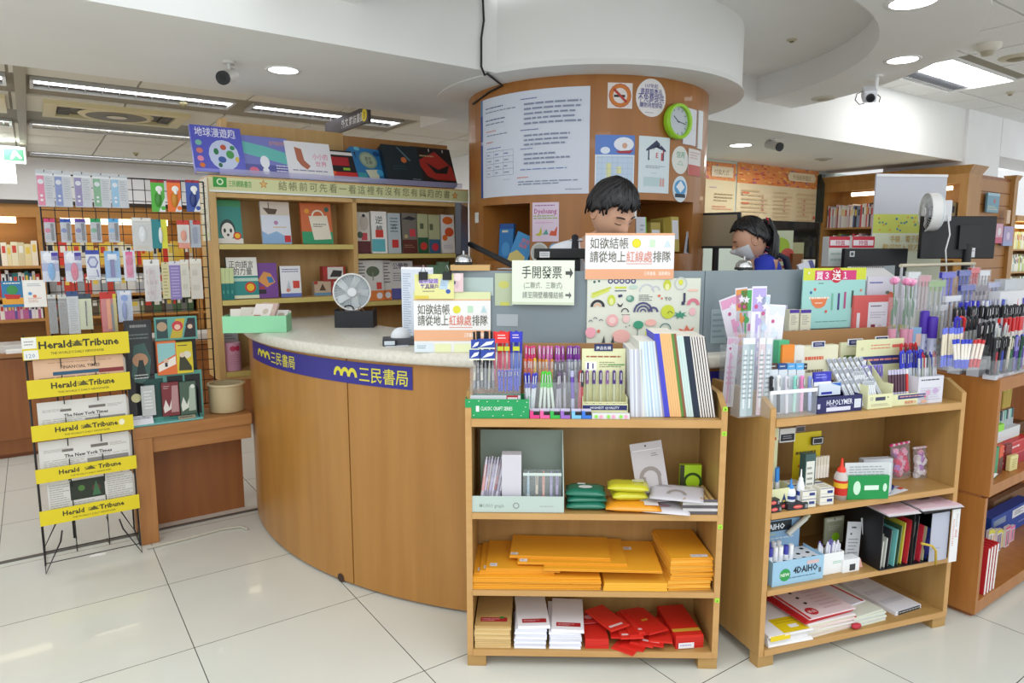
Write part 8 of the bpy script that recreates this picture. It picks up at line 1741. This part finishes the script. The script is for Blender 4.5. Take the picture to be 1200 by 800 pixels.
b=MB();hb=Wz(SR,925,607,.13)-T3;b.box(-.01,W_*.92,.115,.118,0,hb,mat('8fb4d4',.5));art(b,face(-.01,0,.115),W_*.93,hb,[('r',.1,.78,.85,.98,'1d2630'),('t',.48,.82,.12,'DAIHO','e8f0f8','c',.7,.03),('l',.3,.7,.5,.74,1,'d8d040'),('l',.1,.6,.9,.66,1,'d4e4f0')]);b.build('back_card',t)
b=MB();b.cyl((W_*.62,.1,hb*.72),(W_*.98,.1,hb*1.0),.0105,'d4d4cc',n=12);b.cyl((W_*.98,.1,hb),(W_*1.04,.1,hb*1.05),.008,'c4c8a8',n=12);b.build('dummy_pen',t)
for k in range(9):
    pen(SR,t0+.012+.019*(k%5)*1.25,.045+.04*(k//5),T3+.055,.085,.0095,'e8eaee','f4f4f6' if k%3 else '3c40a8','marker','white correction pen standing in the light blue display box','correction pens in the light blue display')
t0=U(SR,963,665,.03);t1=U(SR,988,665,.03)
openbox(SR,t0,.03,T3,t1-t0,.05,.085,'eef0f0','pen_carton','white carton full of white and purple correction pens','display box',[('l',.5,.45,.9,.6,2,'6cc0a0')])
for k in range(7):pen(SR,t0+.008+.012*k,.045+.014*(k%2),T3+.006,.12,.0075,'eceef4','8078c0' if k%2 else 'e4e4ee','click','white and lilac correction pen in the white carton','correction pens in the white carton',0,random.uniform(-8,8))
boxpx(SR,.16,966,606,988,645,.006,'9a9e84','hang_card','dull green hanging card with a lime blob on the third shelf','card',[('e',.6,.25,.2,.16,'9adc28'),('r',.1,.85,.9,.95,'c4c4b4'),('l',.2,.5,.8,.7,3,'c8ccb8'),('c',.5,.93,.03,'2a2a2a')],w=T3+.05)
boxpx(SR,.02,988,655,1007,670,.04,'eceef0','small_carton','small white carton with a dark square beside the white pen carton','box',[('r',.4,.1,.75,.6,'3a3c40')],w=T3)
for k,(x0,y0,x1,y1,ry_,c,lab) in enumerate(((990,612,1006,650,8,'c4c6ca','grey printed hanging card leaning on the third shelf, left one'),(1014,607,1024,655,-6,'cdd0d4','grey printed hanging card standing edge-on, right one'))):
    u0=U(SR,x0,y1,.07);u1=U(SR,x1,y1,.07);H_=Wz(SR,x0,y0,.07)-T3-.02;b=MB();b.box(0,u1-u0,0,.003,0,H_,c);art(b,face(),u1-u0,H_,[('l',.15,.1,.85,.6,6,'8a8c92'),('l',.3,.8,.8,.9,1,'2c2c30'),('c',.3,.7,.03,'5a5c62')]);put(b,'hang_card',lab,'card',SR.at(u0,.07,T3+.015,0,-6,ry_))
b=MB();b.cyl((0,0,0),(0,0,.03),.013,'e8b0a4',r1=.004,n=12);put(b,'pink_cone','small pink cone shaped glue tip behind the grey cards','glue tip',SR.at(U(SR,1008,645,.05),.05,T3+.0005))
# black magazine files laid with booklets
t0=U(SR,1024,655,.02);t1=min(.862,U(SR,1105,652,.02))
t=thing('magazine_rack','black open rack stuffed with booklets at the right of the third shelf','rack',SR.at(t0,.0,T3+.001))
W_=t1-t0;b=MB();KB=mat('141418',.4)
for x_ in (0,W_*.5,W_-.003):b.box(x_,x_+.003,-.01,.26,.0,.225,KB)
b.box(0,W_,.26,.263,0,.225,KB);b.box(0,W_,-.01,.26,-.0006,.002,KB);b.box(-.002,W_*.5,-.04,.26,.226,.229,KB);b.box(W_*.5,W_+.04,-.05,.26,.226,.229,KB);b.build('frame',t)
cs=[('d8d8d0','white'),('c8ccc4','pale grey'),('2c2e34','black'),('6cb4b0','teal framed'),('3a5a3c','dark green'),('c8c040','yellow edged'),('c02830','red'),('2a4a3c','bottle green'),('26282e','charcoal'),('c8283c','crimson'),('d8c8a0','cream'),('3048a8','deep blue'),('8a5a2c','brown')]
for k,(c,nm) in enumerate(cs):
    Hk=[.11,.12,.15,.15,.16,.17,.18,.17,.19,.15,.14,.13,.12][k];u=t0+.012+(W_-.03)*k/13
    b=MB();b.box(0,.004,0,.15,0,Hk,c);b.box(.0045,.007,.002,.15,0,Hk-.004,'d8d4cc');art(b,lambda a,q,off=0:(-off,.15-a,q),.15,Hk,[('r',.1,.2,.8,.8,'e4e0d4' if c != 'd8d8d0' else '7aa0a8'),('l',.2,.4,.7,.7,3,'8a8a8a')])
    put(b,'booklet','%s booklet, number %s from the left in the black rack'%(nm,['one','two','three','four','five','six','seven','eight','nine','ten','eleven','twelve','thirteen'][k]),'booklet',SR.at(u,.0+.004*(k%3),T3+.0035,0,0,4))
for k,(x0,w_,lab) in enumerate(((.0,.15,'left'),(.53,.2,'right'))):
    for q in range(3):
        b=MB();b.box(0,w_,0,.2,0,.002,'e2c4ce' if q == 2 else 'dcd8dc');art(b,topface(0,0,.002),w_,.2,[('e',.5,.5,.2,.12,'c8a08c' if k == 0 else '8a7a78'),('l',.5,.1,.9,.3,3,'c898a8')] if q == 2 else [])
        put(b,'paper_pad','%s pink paper pad, %s of three, on top of the black rack'%(lab,['lowest','middle','top'][q]),'paper pad',SR.at(t0+W_*x0,-.035+.006*q,T3+.2306+.0025*q,-4))
tb=t0+W_+.002
t=thing('white_file','white file box edge with red print sticking out at the right of the third shelf','file box',SR.at(U(SR,1090,640,-.03),-.03,T3+.012))
b=MB();wf=U(SR,1110,640,-.03)-U(SR,1090,640,-.03);b.box(0,wf*1.0,.0,.003,0,.2,'b9bccc');b.build('inner_face',t)
b=MB();wg=.04;b.box(wf,wf+wg,-.012,-.009,-.01,.215,'e9e8e8');art(b,face(wf,-.01,-.012),wg,.225,[('l',.15,.3,.35,.8,16,'d86a60'),('l',.5,.45,.8,.6,6,'c83a30'),('l',.5,.65,.75,.9,8,'b0a8a8')]);b.build('printed_spine',t)
b=MB();b.T=SR.I@SR.M;b.tube([(0,0,.1),(.05,-.006,.085),(.075,-.004,.06),(.085,.0,-.0)],.005,'c8a838',6);put(b,'yellow_file_edge','yellow curved edge of a folder before the white file','folder',SR.at(U(SR,1078,640,-.04),-.045,T3+.006))
pillow(SR,U(SR,1082,640,-.0),-.03,T3+.03,.05,.03,.07,'28307c','deep blue and brown bag squeezed in the right end of the black rack',[],rx=0,name='snack_bag',seed=12)
# bottom shelf of the right unit
z=T4;u=U(SR,893,765,.0)
for k in range(5):envelope(SR,u+.03+random.uniform(-.003,.003),.004+.002*k,z,.2,.31,.0075,'e8e6e6' if k%2 else 'f2f0f0','white envelope packet in the left stack of the bottom shelf, right unit',yaw=random.uniform(-2,1),group='white packets, right unit',fold=False);z += .008
envelope(SR,u+.03,.0,z,.2,.31,.006,'f0eef0','white and yellow packet on top of the left stack, right unit',[('r',.35,.02,.95,.33,'e8cc18'),('r',.6,.1,.8,.17,'f0f0f0'),('l',.4,.2,.9,.3,2,'c8a810')],yaw=-1,fold=False)
b=MB();b.box(0,.09,0,.001,0,.02,'e8cc18');put(b,'yellow_band','yellow paper band on the front of the left white stack','label band',SR.at(u+.035,-.0012,T4+.025))
z=T4;u=U(SR,948,750,.0)
for k in range(8):envelope(SR,u+random.uniform(-.004,.004),.006+.003*(k%2),z,.235,.31,.0068,['e0d8c8','e8d4d4','dcd8c0','e6dede'][k%4],'pale form pad in the middle stack of the bottom shelf, right unit',yaw=2+random.uniform(-1.5,1.5),group='form pads, right unit',fold=False);z += .0073
for k in range(3):envelope(SR,u-.012+.006*k,.012,z,.232,.3,.004,'c4282c','red edged form pad, %s of three under the top pads'%['lowest','middle','upper'][k],yaw=5-k,fold=False);z += .0044
envelope(SR,u+.008,.012,z,.235,.3,.005,'e6d0d4','pink form pad with black squares and a red round seal',[('r',0,0,.05,1,'c83434')]+[('p',[(.3+.0*q,.3+.14*q),(.36,.32+.14*q),(.34,.36+.14*q),(.28,.34+.14*q)],'2a2226') for q in range(5)]+[('e',.22,.14,.11,.085,'c02838'),('t',.22,.11,.05,'新品','f0e0e0','c'),('l',.5,.1,.9,.9,10,'d8b8c0')],yaw=3,fold=False)
z=T4;u=U(SR,1000,735,.0)
for k in range(5):envelope(SR,u+.015,.01+.003*(k%2),z,.17,.3,.007,'e2e0e4' if k%2 else 'd8dccc','pale green white pad in the third stack of the bottom shelf',yaw=3+random.uniform(-1,1),group='third stack pads, right unit',fold=False);z += .0076
envelope(SR,u+.02,.012,z,.16,.3,.005,'dcdfd0','pale green pad lying upper in the third stack, red strip along its edge',[('r',.0,0,.06,1,'c83c34')],yaw=6,fold=False)
envelope(SR,u-.01,.07,z+.0055,.17,.27,.005,'e4dfe8','lilac white pad with a red edge on top of the third stack',[('r',.88,0,.95,1,'c8403c')],yaw=10,fold=False)
b=MB();b.blob((0,0,.012),(.024,.012,.012),'b82838',10,6);put(b,'red_tassel','crumpled red ribbon end between the middle and third stacks','ribbon',SR.at(U(SR,1005,730,.0),.005,T4+.0005))
z=T4;u=U(SR,1052,722,.02)
for k in range(2):envelope(SR,u,.03,z,.155,.29,.008,'e4e4ea','white music pad with black front print, %s of two at the right end'%['lower','upper'][k],[('l',.1,.1,.9,.9,3,'d4d4dc')],yaw=6,fold=False);z += .0085
b=MB();b.box(.0,.13,0,.001,0,.014,'2a2c30');art(b,face(),.13,.014,[('l',.02,.2,.98,.8,1,'c8ccd0')]);put(b,'front_label','black and white patterned strip on the front of the right music pads','label band',SR.at(u+.015,.0295,T4+.002,6))

# ------------------------------------------------------------------ pen cabinet: top
ZC=1.03
def cup(x0,x1,ytop,v,D,label,F=CB,w=ZC):
    u0,u1=U(F,x0,ytop+20,v),U(F,x1,ytop+20,v);return openbox(F,u0,v,w,u1-u0,D,max(.02,Wz(F,(x0+x1)/2,ytop,v)-w),CLEAR,'clear_pen_cup',label,'pen cup',t=.0015)
# left overhanging cups: hung on the cabinet side, white pens with blue feet
def hang(px,py,v):return CB.loc(px,py,v)
LE=Frame(CB.M.translation.x-.02,CB.M.translation.y-.02,12)
ub=LE.M
def group_pens(F,v,x0,x1,yt,yb,n,body,cap,st,lab,grp,r=.006,seed=1,lean=0,fan=0,w=None):pens_px(F,v,x0,x1,yt,yb,n,body,cap,st,lab,grp,r,.4,lean,seed,w=w,rx=2,fan=fan)
u0,u1=U(LE,1105,420,.0),U(LE,1130,420,.0);wlo=Wz(LE,1117,431,.0)
ct=thing('pen_cabinet_tray','clear hanging tray on the cabinet corner holding white pens with blue ends','pen tray',LE.at(U(LE,1104,430,0),0,wlo-.004));wt=U(LE,1152,430,0)-U(LE,1104,430,0)
b=MB();b.box(0,wt,-.03,.05,-.002,0,CLEAR);b.box(0,wt,-.0315,-.03,0,.05,CLEAR);b.box(0,.0015,-.03,.05,0,.05,CLEAR);b.box(wt-.0015,wt,-.03,.05,0,.05,CLEAR);b.box(0,wt,.05,.052,-.002,.09,CLEAR);b.build('tray',ct)
group_pens(LE,.02,1106,1130,385,430,7,'e6dcc4','6a78dc','base','cream pen with a blue foot and blue top in the hanging clear tray, back row','cream blue pens, back row',.006,51,w=wlo)
group_pens(LE,-.01,1118,1140,398,436,5,'ece6dc','3a48c8','base','white pen with a dark blue foot leaning in the hanging clear tray, front row','white blue pens, front row',.0065,52,fan=20,w=wlo-.002)
group_pens(LE,-.005,1140,1152,398,436,3,'ece0d4','c83034','base','white pen with a red foot in the hanging clear tray','white red pens, front row',.0065,53,lean=10,w=wlo-.002)
# violet capped spray cans
for k,(x,y) in enumerate(((1084,364),(1094,371))):
    F=SR;v=.30-.03*k;u,w1=F.loc(x,y,v);w0=T1 if True else 0
    t=thing('spray_bottle','silver tube with violet cap, %s of two behind the white pens'%['left rear','right front'][k],'bottle',F.at(u,v,T1+.0005));H_=w1-T1
    b=MB();b.lathe([(.0005,0),(.019,0),(.019,H_*.7),(.0005,H_*.7)],mat('b8bcd4',.3,.2),18);art(b,cmap((0,0),.0192,240,0),.04,H_*.7,[('l',.1,.3,.9,.9,5,'7a80b0'),('r',.2,.1,.8,.25,'e8e8f0')],True);b.build('body',t)
    b=MB();b.lathe([(.0195,H_*.7),(.0195,H_*.98),(.016,H_),(.0005,H_)],'4a28a8',18);b.build('cap',t)
blk,rd,blu='18181c','d02428','3432b8'
G='pen cabinet top, '
rowsC=[
 # v, x0, x1, ytop, n, body, cap, style, label
 (.02,1152,1166,398,5,'2a2a30',blk,'cap','black pen in the front row on the oak cabinet, left group'),
 (.03,1158,1182,396,6,['b83038','3850b8','2c2c34'],blk,'cap','black capped pen with coloured barrel in the front row on the oak cabinet'),
 (.03,1178,1188,394,4,'e2dcc8','ddd6c4','click','cream pen in the front row on the oak cabinet'),
 (.03,1187,1203,394,6,['2c6a48','3048a8','5a3c98'],['1c4a30','2838a0','8a84c8'],'cap','{} capped pen at the right edge of the front row on the oak cabinet'),
 (.09,1138,1168,379,10,['d8d4cc','2c2c34'],blk,'cap','black capped pen in the second row on the oak cabinet, left half'),
 (.10,1164,1178,379,5,['d8d8d4','c8cccc'],['22304c','e0e0e0'],'click','white barrelled pen in the second row on the oak cabinet'),
 (.10,1176,1203,373,10,['e4e0dc','d8d0cc'],[rd,'c8282c','d83034'],'marker','red ended pen in the second row on the oak cabinet, right half'),
 (.16,1112,1125,373,6,'8a86b8','352bb4','cap','deep blue capped pen left in the third row on the oak cabinet'),
 (.16,1122,1132,372,4,'c8a0a4',rd,'cap','red capped pen left in the third row on the oak cabinet'),
 (.17,1131,1146,371,6,'b8bcb8','2a3034','cap','charcoal capped pen in the third row on the oak cabinet'),
 (.22,1122,1150,360,9,'c0c0c4',blk,'cap','black capped pen in the fourth row on the oak cabinet, left part'),
 (.22,1150,1176,359,9,'c0c0c4',blk,'cap','black capped pen in the fourth row on the oak cabinet, middle part'),
 (.23,1176,1203,358,9,'b8b8c4',['18181c','26262c'],'cap','black capped pen in the fourth row on the oak cabinet, right part'),
 (.29,1126,1150,354,8,'c8c8d4',['3a38c4','5450d0','e0e0ea'],'marker','{} ended pen in the fifth row on the oak cabinet, left'),
 (.29,1150,1180,352,9,'c8c8d4',['e8e8ee','5a68c8','c8ccd4'],'marker','{} ended pen in the fifth row on the oak cabinet, middle'),
 (.30,1178,1203,350,8,'c8b8c0',[rd,'c8c8d0','4a48b8'],'marker','{} ended pen in the fifth row on the oak cabinet, right'),
]
for k,(v,x0,x1,yt,n,bd,cp_,st,lab) in enumerate(rowsC):
    u0,u1=U(CB,x0,yt,v),U(CB,x1,yt,v);wtop=Wz(CB,(x0+x1)/2,yt,v);base=ZC
    L=min(.15,wtop-base);base=wtop-L
    u0=max(u0,.01)
    rs=random.Random(k)
    nn=max(n,int((u1-u0)/.0155)) if u1 > u0 else n
    for q in range(nn):
        b_=bd[q%len(bd)] if isinstance(bd,list) else bd;c_=cp_[q%len(cp_)] if isinstance(cp_,list) else cp_
        pen(CB,u0+(u1-u0)*(q+.5)/nn,v+rs.uniform(0,.02),base+rs.uniform(0,.006),round(L,3),.0065,b_,c_,st,lab,G+'row %s'%['front left','front middle','front cream','front right','second left','second middle','second right','third blue','third red','third charcoal','fourth left','fourth middle','fourth right','fifth left','fifth middle','fifth right'][k],rs.uniform(-3,3),rs.uniform(-5,5))
    if base > ZC+.006:
        b=MB();b.box(0,u1-u0+.02,-.01,.035,0,base-ZC-.001,mat('c4c6cc',.4));put(b,'pen_riser','grey step under the %s pens on the oak cabinet'%lab.split(' pen ')[0] if False else 'plastic step carrying the pens of %s'%['front left','front middle','front cream','front right','second left','second middle','second right','third blue','third red','third charcoal','fourth left','fourth middle','fourth right','fifth left','fifth middle','fifth right'][k]+' row','pen tray',CB.at(u0-.01,v,ZC+.0005))
    openbox(CB,u0-.006,v-.012,base if base > ZC else ZC,u1-u0+.012,.04,.06,CLEAR,'clear_pen_cup','clear cup round the pens of the %s row'%['front left','front middle','front cream','front right','second left','second middle','second right','third blue','third red','third charcoal','fourth left','fourth middle','fourth right','fifth left','fifth middle','fifth right'][k],'pen cup',t=.0012)
# rear bags of pens in clear sleeves
RB_=SR
for k,(x0,x1,yt,c,c2,lab) in enumerate(((1066,1080,318,'b4bcc0','d8dcdc','grey green'),(1078,1092,322,'b9a9ac','c88c94','rose grey'),(1090,1110,328,'aab0ac','8fb070','olive headed'),(1106,1122,318,'5a5ad8','4848d0','violet blue headed'),(1126,1140,316,'3a4ab4','3048b0','royal blue headed'),(1140,1150,313,'c8606c','d83a44','red headed'),(1150,1162,316,'c8ccd4','e0e2e8','clear white'),(1128,1145,333,'7a86c0','3a4ab0','blue labelled lower'),(1145,1160,334,'b0a4b0','6a5a68','plum headed lower'),(1110,1128,346,'d4d6e0','eceef4','white sleeved lower'),(1160,1174,330,'b4bac8','a0a4c8','smoky'),(1094,1112,357,'e2e4ea','f0f0f2','white capped low'))):
    F=CB if k not in (0,1,2) else SR;v=.36 if F is CB else .36
    if F is SR:v=.30
    if k in (7,8,9,11):v=.33 if F is CB else .3
    u0,u1=U(F,x0,yt,v),U(F,x1,yt,v);w1=Wz(F,(x0+x1)/2,yt,v);base=ZC if F is CB else T1
    W_=u1-u0
    t=thing('pen_sleeve','%s clear sleeve of pens standing in the rear rows right of the roses'%lab,'pen packet',F.at(u0,v,base+.0006))
    H_=w1-base;b=MB();b.box(0,W_,0,.022,max(0,H_-.16),H_,FILM);b.box(0,W_,.005,.018,H_-.03,H_-.004,mat(c2,.35));b.box(0,W_,.002,.02,0,max(.002,H_-.16),CLEAR);b.build('sleeve',t)
    for q in range(3):
        b=MB();x=W_*(.2+.3*q);b.cyl((x,.011,max(.001,H_-.158)),(x,.011,H_-.05),.0055,c,n=8);b.cyl((x,.011,H_-.05),(x,.011,H_-.012),.006,c2,n=8);b.build('pen_barrel',t)
b=MB();u0,w1=CB.loc(1070,311,.4);b.cyl((-.2,0,0),(.55,0,0),.008,mat('c9bfa6',.4),n=10)
for x in (-.19,.54):b.cyl((x,0,0),(x,0,-(w1-1.03)),.006,mat('b9bcc0',.3),n=8)
put(b,'wooden_rail','thin wooden rail above the rear pen sleeves under the large monitor','rail',CB.at(.2,.42,w1))
boxpx(CB,.3,1172,341,1203,354,.05,'e4e6ea','white_carton','white carton with a dark square at the right edge above the pens','box',[('r',.4,.1,.9,.6,'3c3c40')],w=ZC)
boxpx(CB,.35,1178,327,1203,341,.05,'c4c8cc','clear_carton','clear grey carton with two dark squares at the right edge','box',[('r',.1,.3,.25,.7,'2c2c30'),('r',.6,.3,.75,.7,'2c2c30')],w=ZC)
# ------------------------------------------------------------------ cabinet bays
z1=.585
def CBx(x,y,v):return U(CB,x,y,v)
for k,(x0,y0,x1,y1,c,lab,it) in enumerate(((1158,500,1175,553,'8fd83c','lime green glue packet at the left of the upper cabinet bay',[('r',.1,.6,.5,.9,'d8e0e8'),('l',.2,.2,.8,.5,3,'e8f4d0')]),(1173,505,1186,548,'58c830','bright green packet beside the lime one',[('l',.2,.2,.8,.8,4,'b8e8a0')]),(1184,512,1192,545,'d0d83a','yellow green packet right of the bright green one',[]),(1166,525,1172,556,'2a8a5c','dark green tube packet before the lime ones',[]),(1171,523,1177,555,'d8542c','orange red capped tube packet',[('r',0,.0,1,.6,'5a2420')]),(1178,521,1184,552,'7a2420','dark red tube packet beside the orange one',[]),(1184,534,1191,560,'d8cc8c','cream yellow tube box leaning at the front',[('l',.2,.2,.8,.8,4,'b0a060')]))):
    u0=CBx(x0,y1,.03+.012*(k%3));u1=CBx(x1,y1,.03+.012*(k%3));v=.03+.012*(k%3) if k > 2 else .09
    pillow(CB,u0,v,z1+.001,u1-u0,.028,Wz(CB,x0,y0,v)-z1 if k < 3 else .09,c,lab,[],name='glue_packet',cat='packet',seed=k) if False else boxpx(CB,v,x0,y0,x1,y1,.02,c,'glue_packet',lab,'packet',it,w=z1,yaw=random.uniform(-8,8),bevel=.004)
pillow(CB,CBx(1158,558,.02),.012,z1,.14,.06,.03,'d8d4d4','crumpled white bag with red marks at the front left of the upper bay',[('l',.1,.2,.6,.6,2,'b04a50')],8,name='white_bag',seed=3)
for q in range(8):pen(CB,CBx(1162,480,.2)+.012*q,.2,z1+.16,.12,.007,'2c8ad0','3aa0e0','marker','bright blue marker in the upper cabinet bay','blue markers of the upper bay',0,random.uniform(-6,6))
b=MB();b.box(0,.12,0,.06,0,.16,mat('9ab4c4',.4));put(b,'marker_box','pale blue box carrying the blue markers in the upper bay','box',CB.at(CBx(1160,500,.19),.185,z1+.0005))
for q in range(5):pen(CB,CBx(1176,455,.26)+.02*q,.26,z1+.17,.15,.01,'c8b04c','d8c860','marker','yellow marker at the back of the upper cabinet bay','yellow markers of the upper bay',0,random.uniform(-5,5))
for q in range(5):pen(CB,CBx(1163,450,.22)+.016*q,.30,z1+.2,.13,.008,['c02c30','2c3444','8a2c30'][q%3],'22262c','marker','{} ended marker in the top left of the upper bay','dark markers of the upper bay',0,12)
b=MB();b.box(0,.25,0,.04,0,.17,mat('6a4a30',.5));put(b,'marker_rack','brown rack behind the markers in the upper bay','rack',CB.at(CBx(1160,500,.26)+.02,.255,z1+.0005)) if False else None
boxpx(CB,.26,1162,500,1200,512,.075,'6b4c30','marker_rack','brown step behind the markers in the upper bay','rack',w=z1)
u=CBx(1184,530,.02)
for k in range(2):
    b=MB();b.box(0,.3,0,.12,0,.055,['a8283c','c0282c'][k]);art(b,face(),.3,.055,[('l',.05,.3,.7,.7,1,'e8c8c8'),('r',0,.9,1,1,'d86060')]);put(b,'red_carton',['dark red carton lying at the right of the upper bay, lower one','bright red carton with white print lying above the dark red one'][k],'box',CB.at(u+.03,.06,z1+.001+.056*k))
b=MB();b.box(0,.3,0,.1,0,.05,'d4d8d8');put(b,'white_rack','white tray with grey pencils above the red cartons','tray',CB.at(u,.09,z1+.114))
for q in range(14):pen(CB,u+.008+.021*q,.12,z1+.13,.11,.006,'b8c0c4',['8fc8b8','5a6a70','c8ccd0'][q%3],'marker','{} topped pencil in the white tray of the upper bay','pencils in the white tray',0,random.uniform(-4,4))
z0=.076
for k in range(4):
    b=MB();b.box(0,.016,0,.17,0,.21,'c0222a');b.box(.001,.015,-.0015,0,.0,.205,'f0ece8');art(b,lambda a,q,off=0:(-off,.17-a,q),.17,.21,[('r',.15,.1,.85,.4,'7ac04c'),('e',.5,.25,.25,.1,'e8e4c0'),('l',.15,.6,.8,.8,2,'e8b0a8')])
    put(b,'workbook',['red workbook with a green picture, leftmost in the lower bay','red workbook second from the left in the lower bay','red workbook third from the left in the lower bay','red workbook rightmost of four in the lower bay'][k],'book',CB.at(CBx(1152,700,.02)+.03*k,.02,z0+.0005,0,0,3))
for k in range(6):
    x=1157+k*5;c=['d8c8a0','e09a5c','7a5a90','d8c040','d05a80','e86aa0'][k]
    boxpx(CB,.16+.01*(k%2),x,622+(k > 3)*-4,x+5,668,.012,'e0dce0','pencil_pack','%s pencil pack standing in the lower bay'%['sand','orange','violet','yellow topped','rose','hot pink'][k],'pencil packet',[('r',.1,.05,.35,.8,c),('r',.45,.05,.6,.8,'5a5a70'),('r',.7,.05,.9,.8,c),('r',0,.86,1,1,'d8d040' if k < 4 else c)],w=z0)
boxpx(CB,.22,1160,598,1203,668,.06,'1c48a0','blue_binder','large blue binder with a white label at the right of the lower bay','binder',[('r',.52,.55,.85,.88,'e4e8ee'),('r',.05,.6,.35,.85,'8a9ab0'),('l',.58,.62,.8,.82,3,'3a3c48'),('l',.7,.22,.9,.28,1,'c8d4e8')],w=z0)
boxpx(CB,.3,1165,578,1203,600,.03,'8a6a50','brown_parcel','brown paper parcel behind the blue binder in the lower bay','parcel',w=z0)
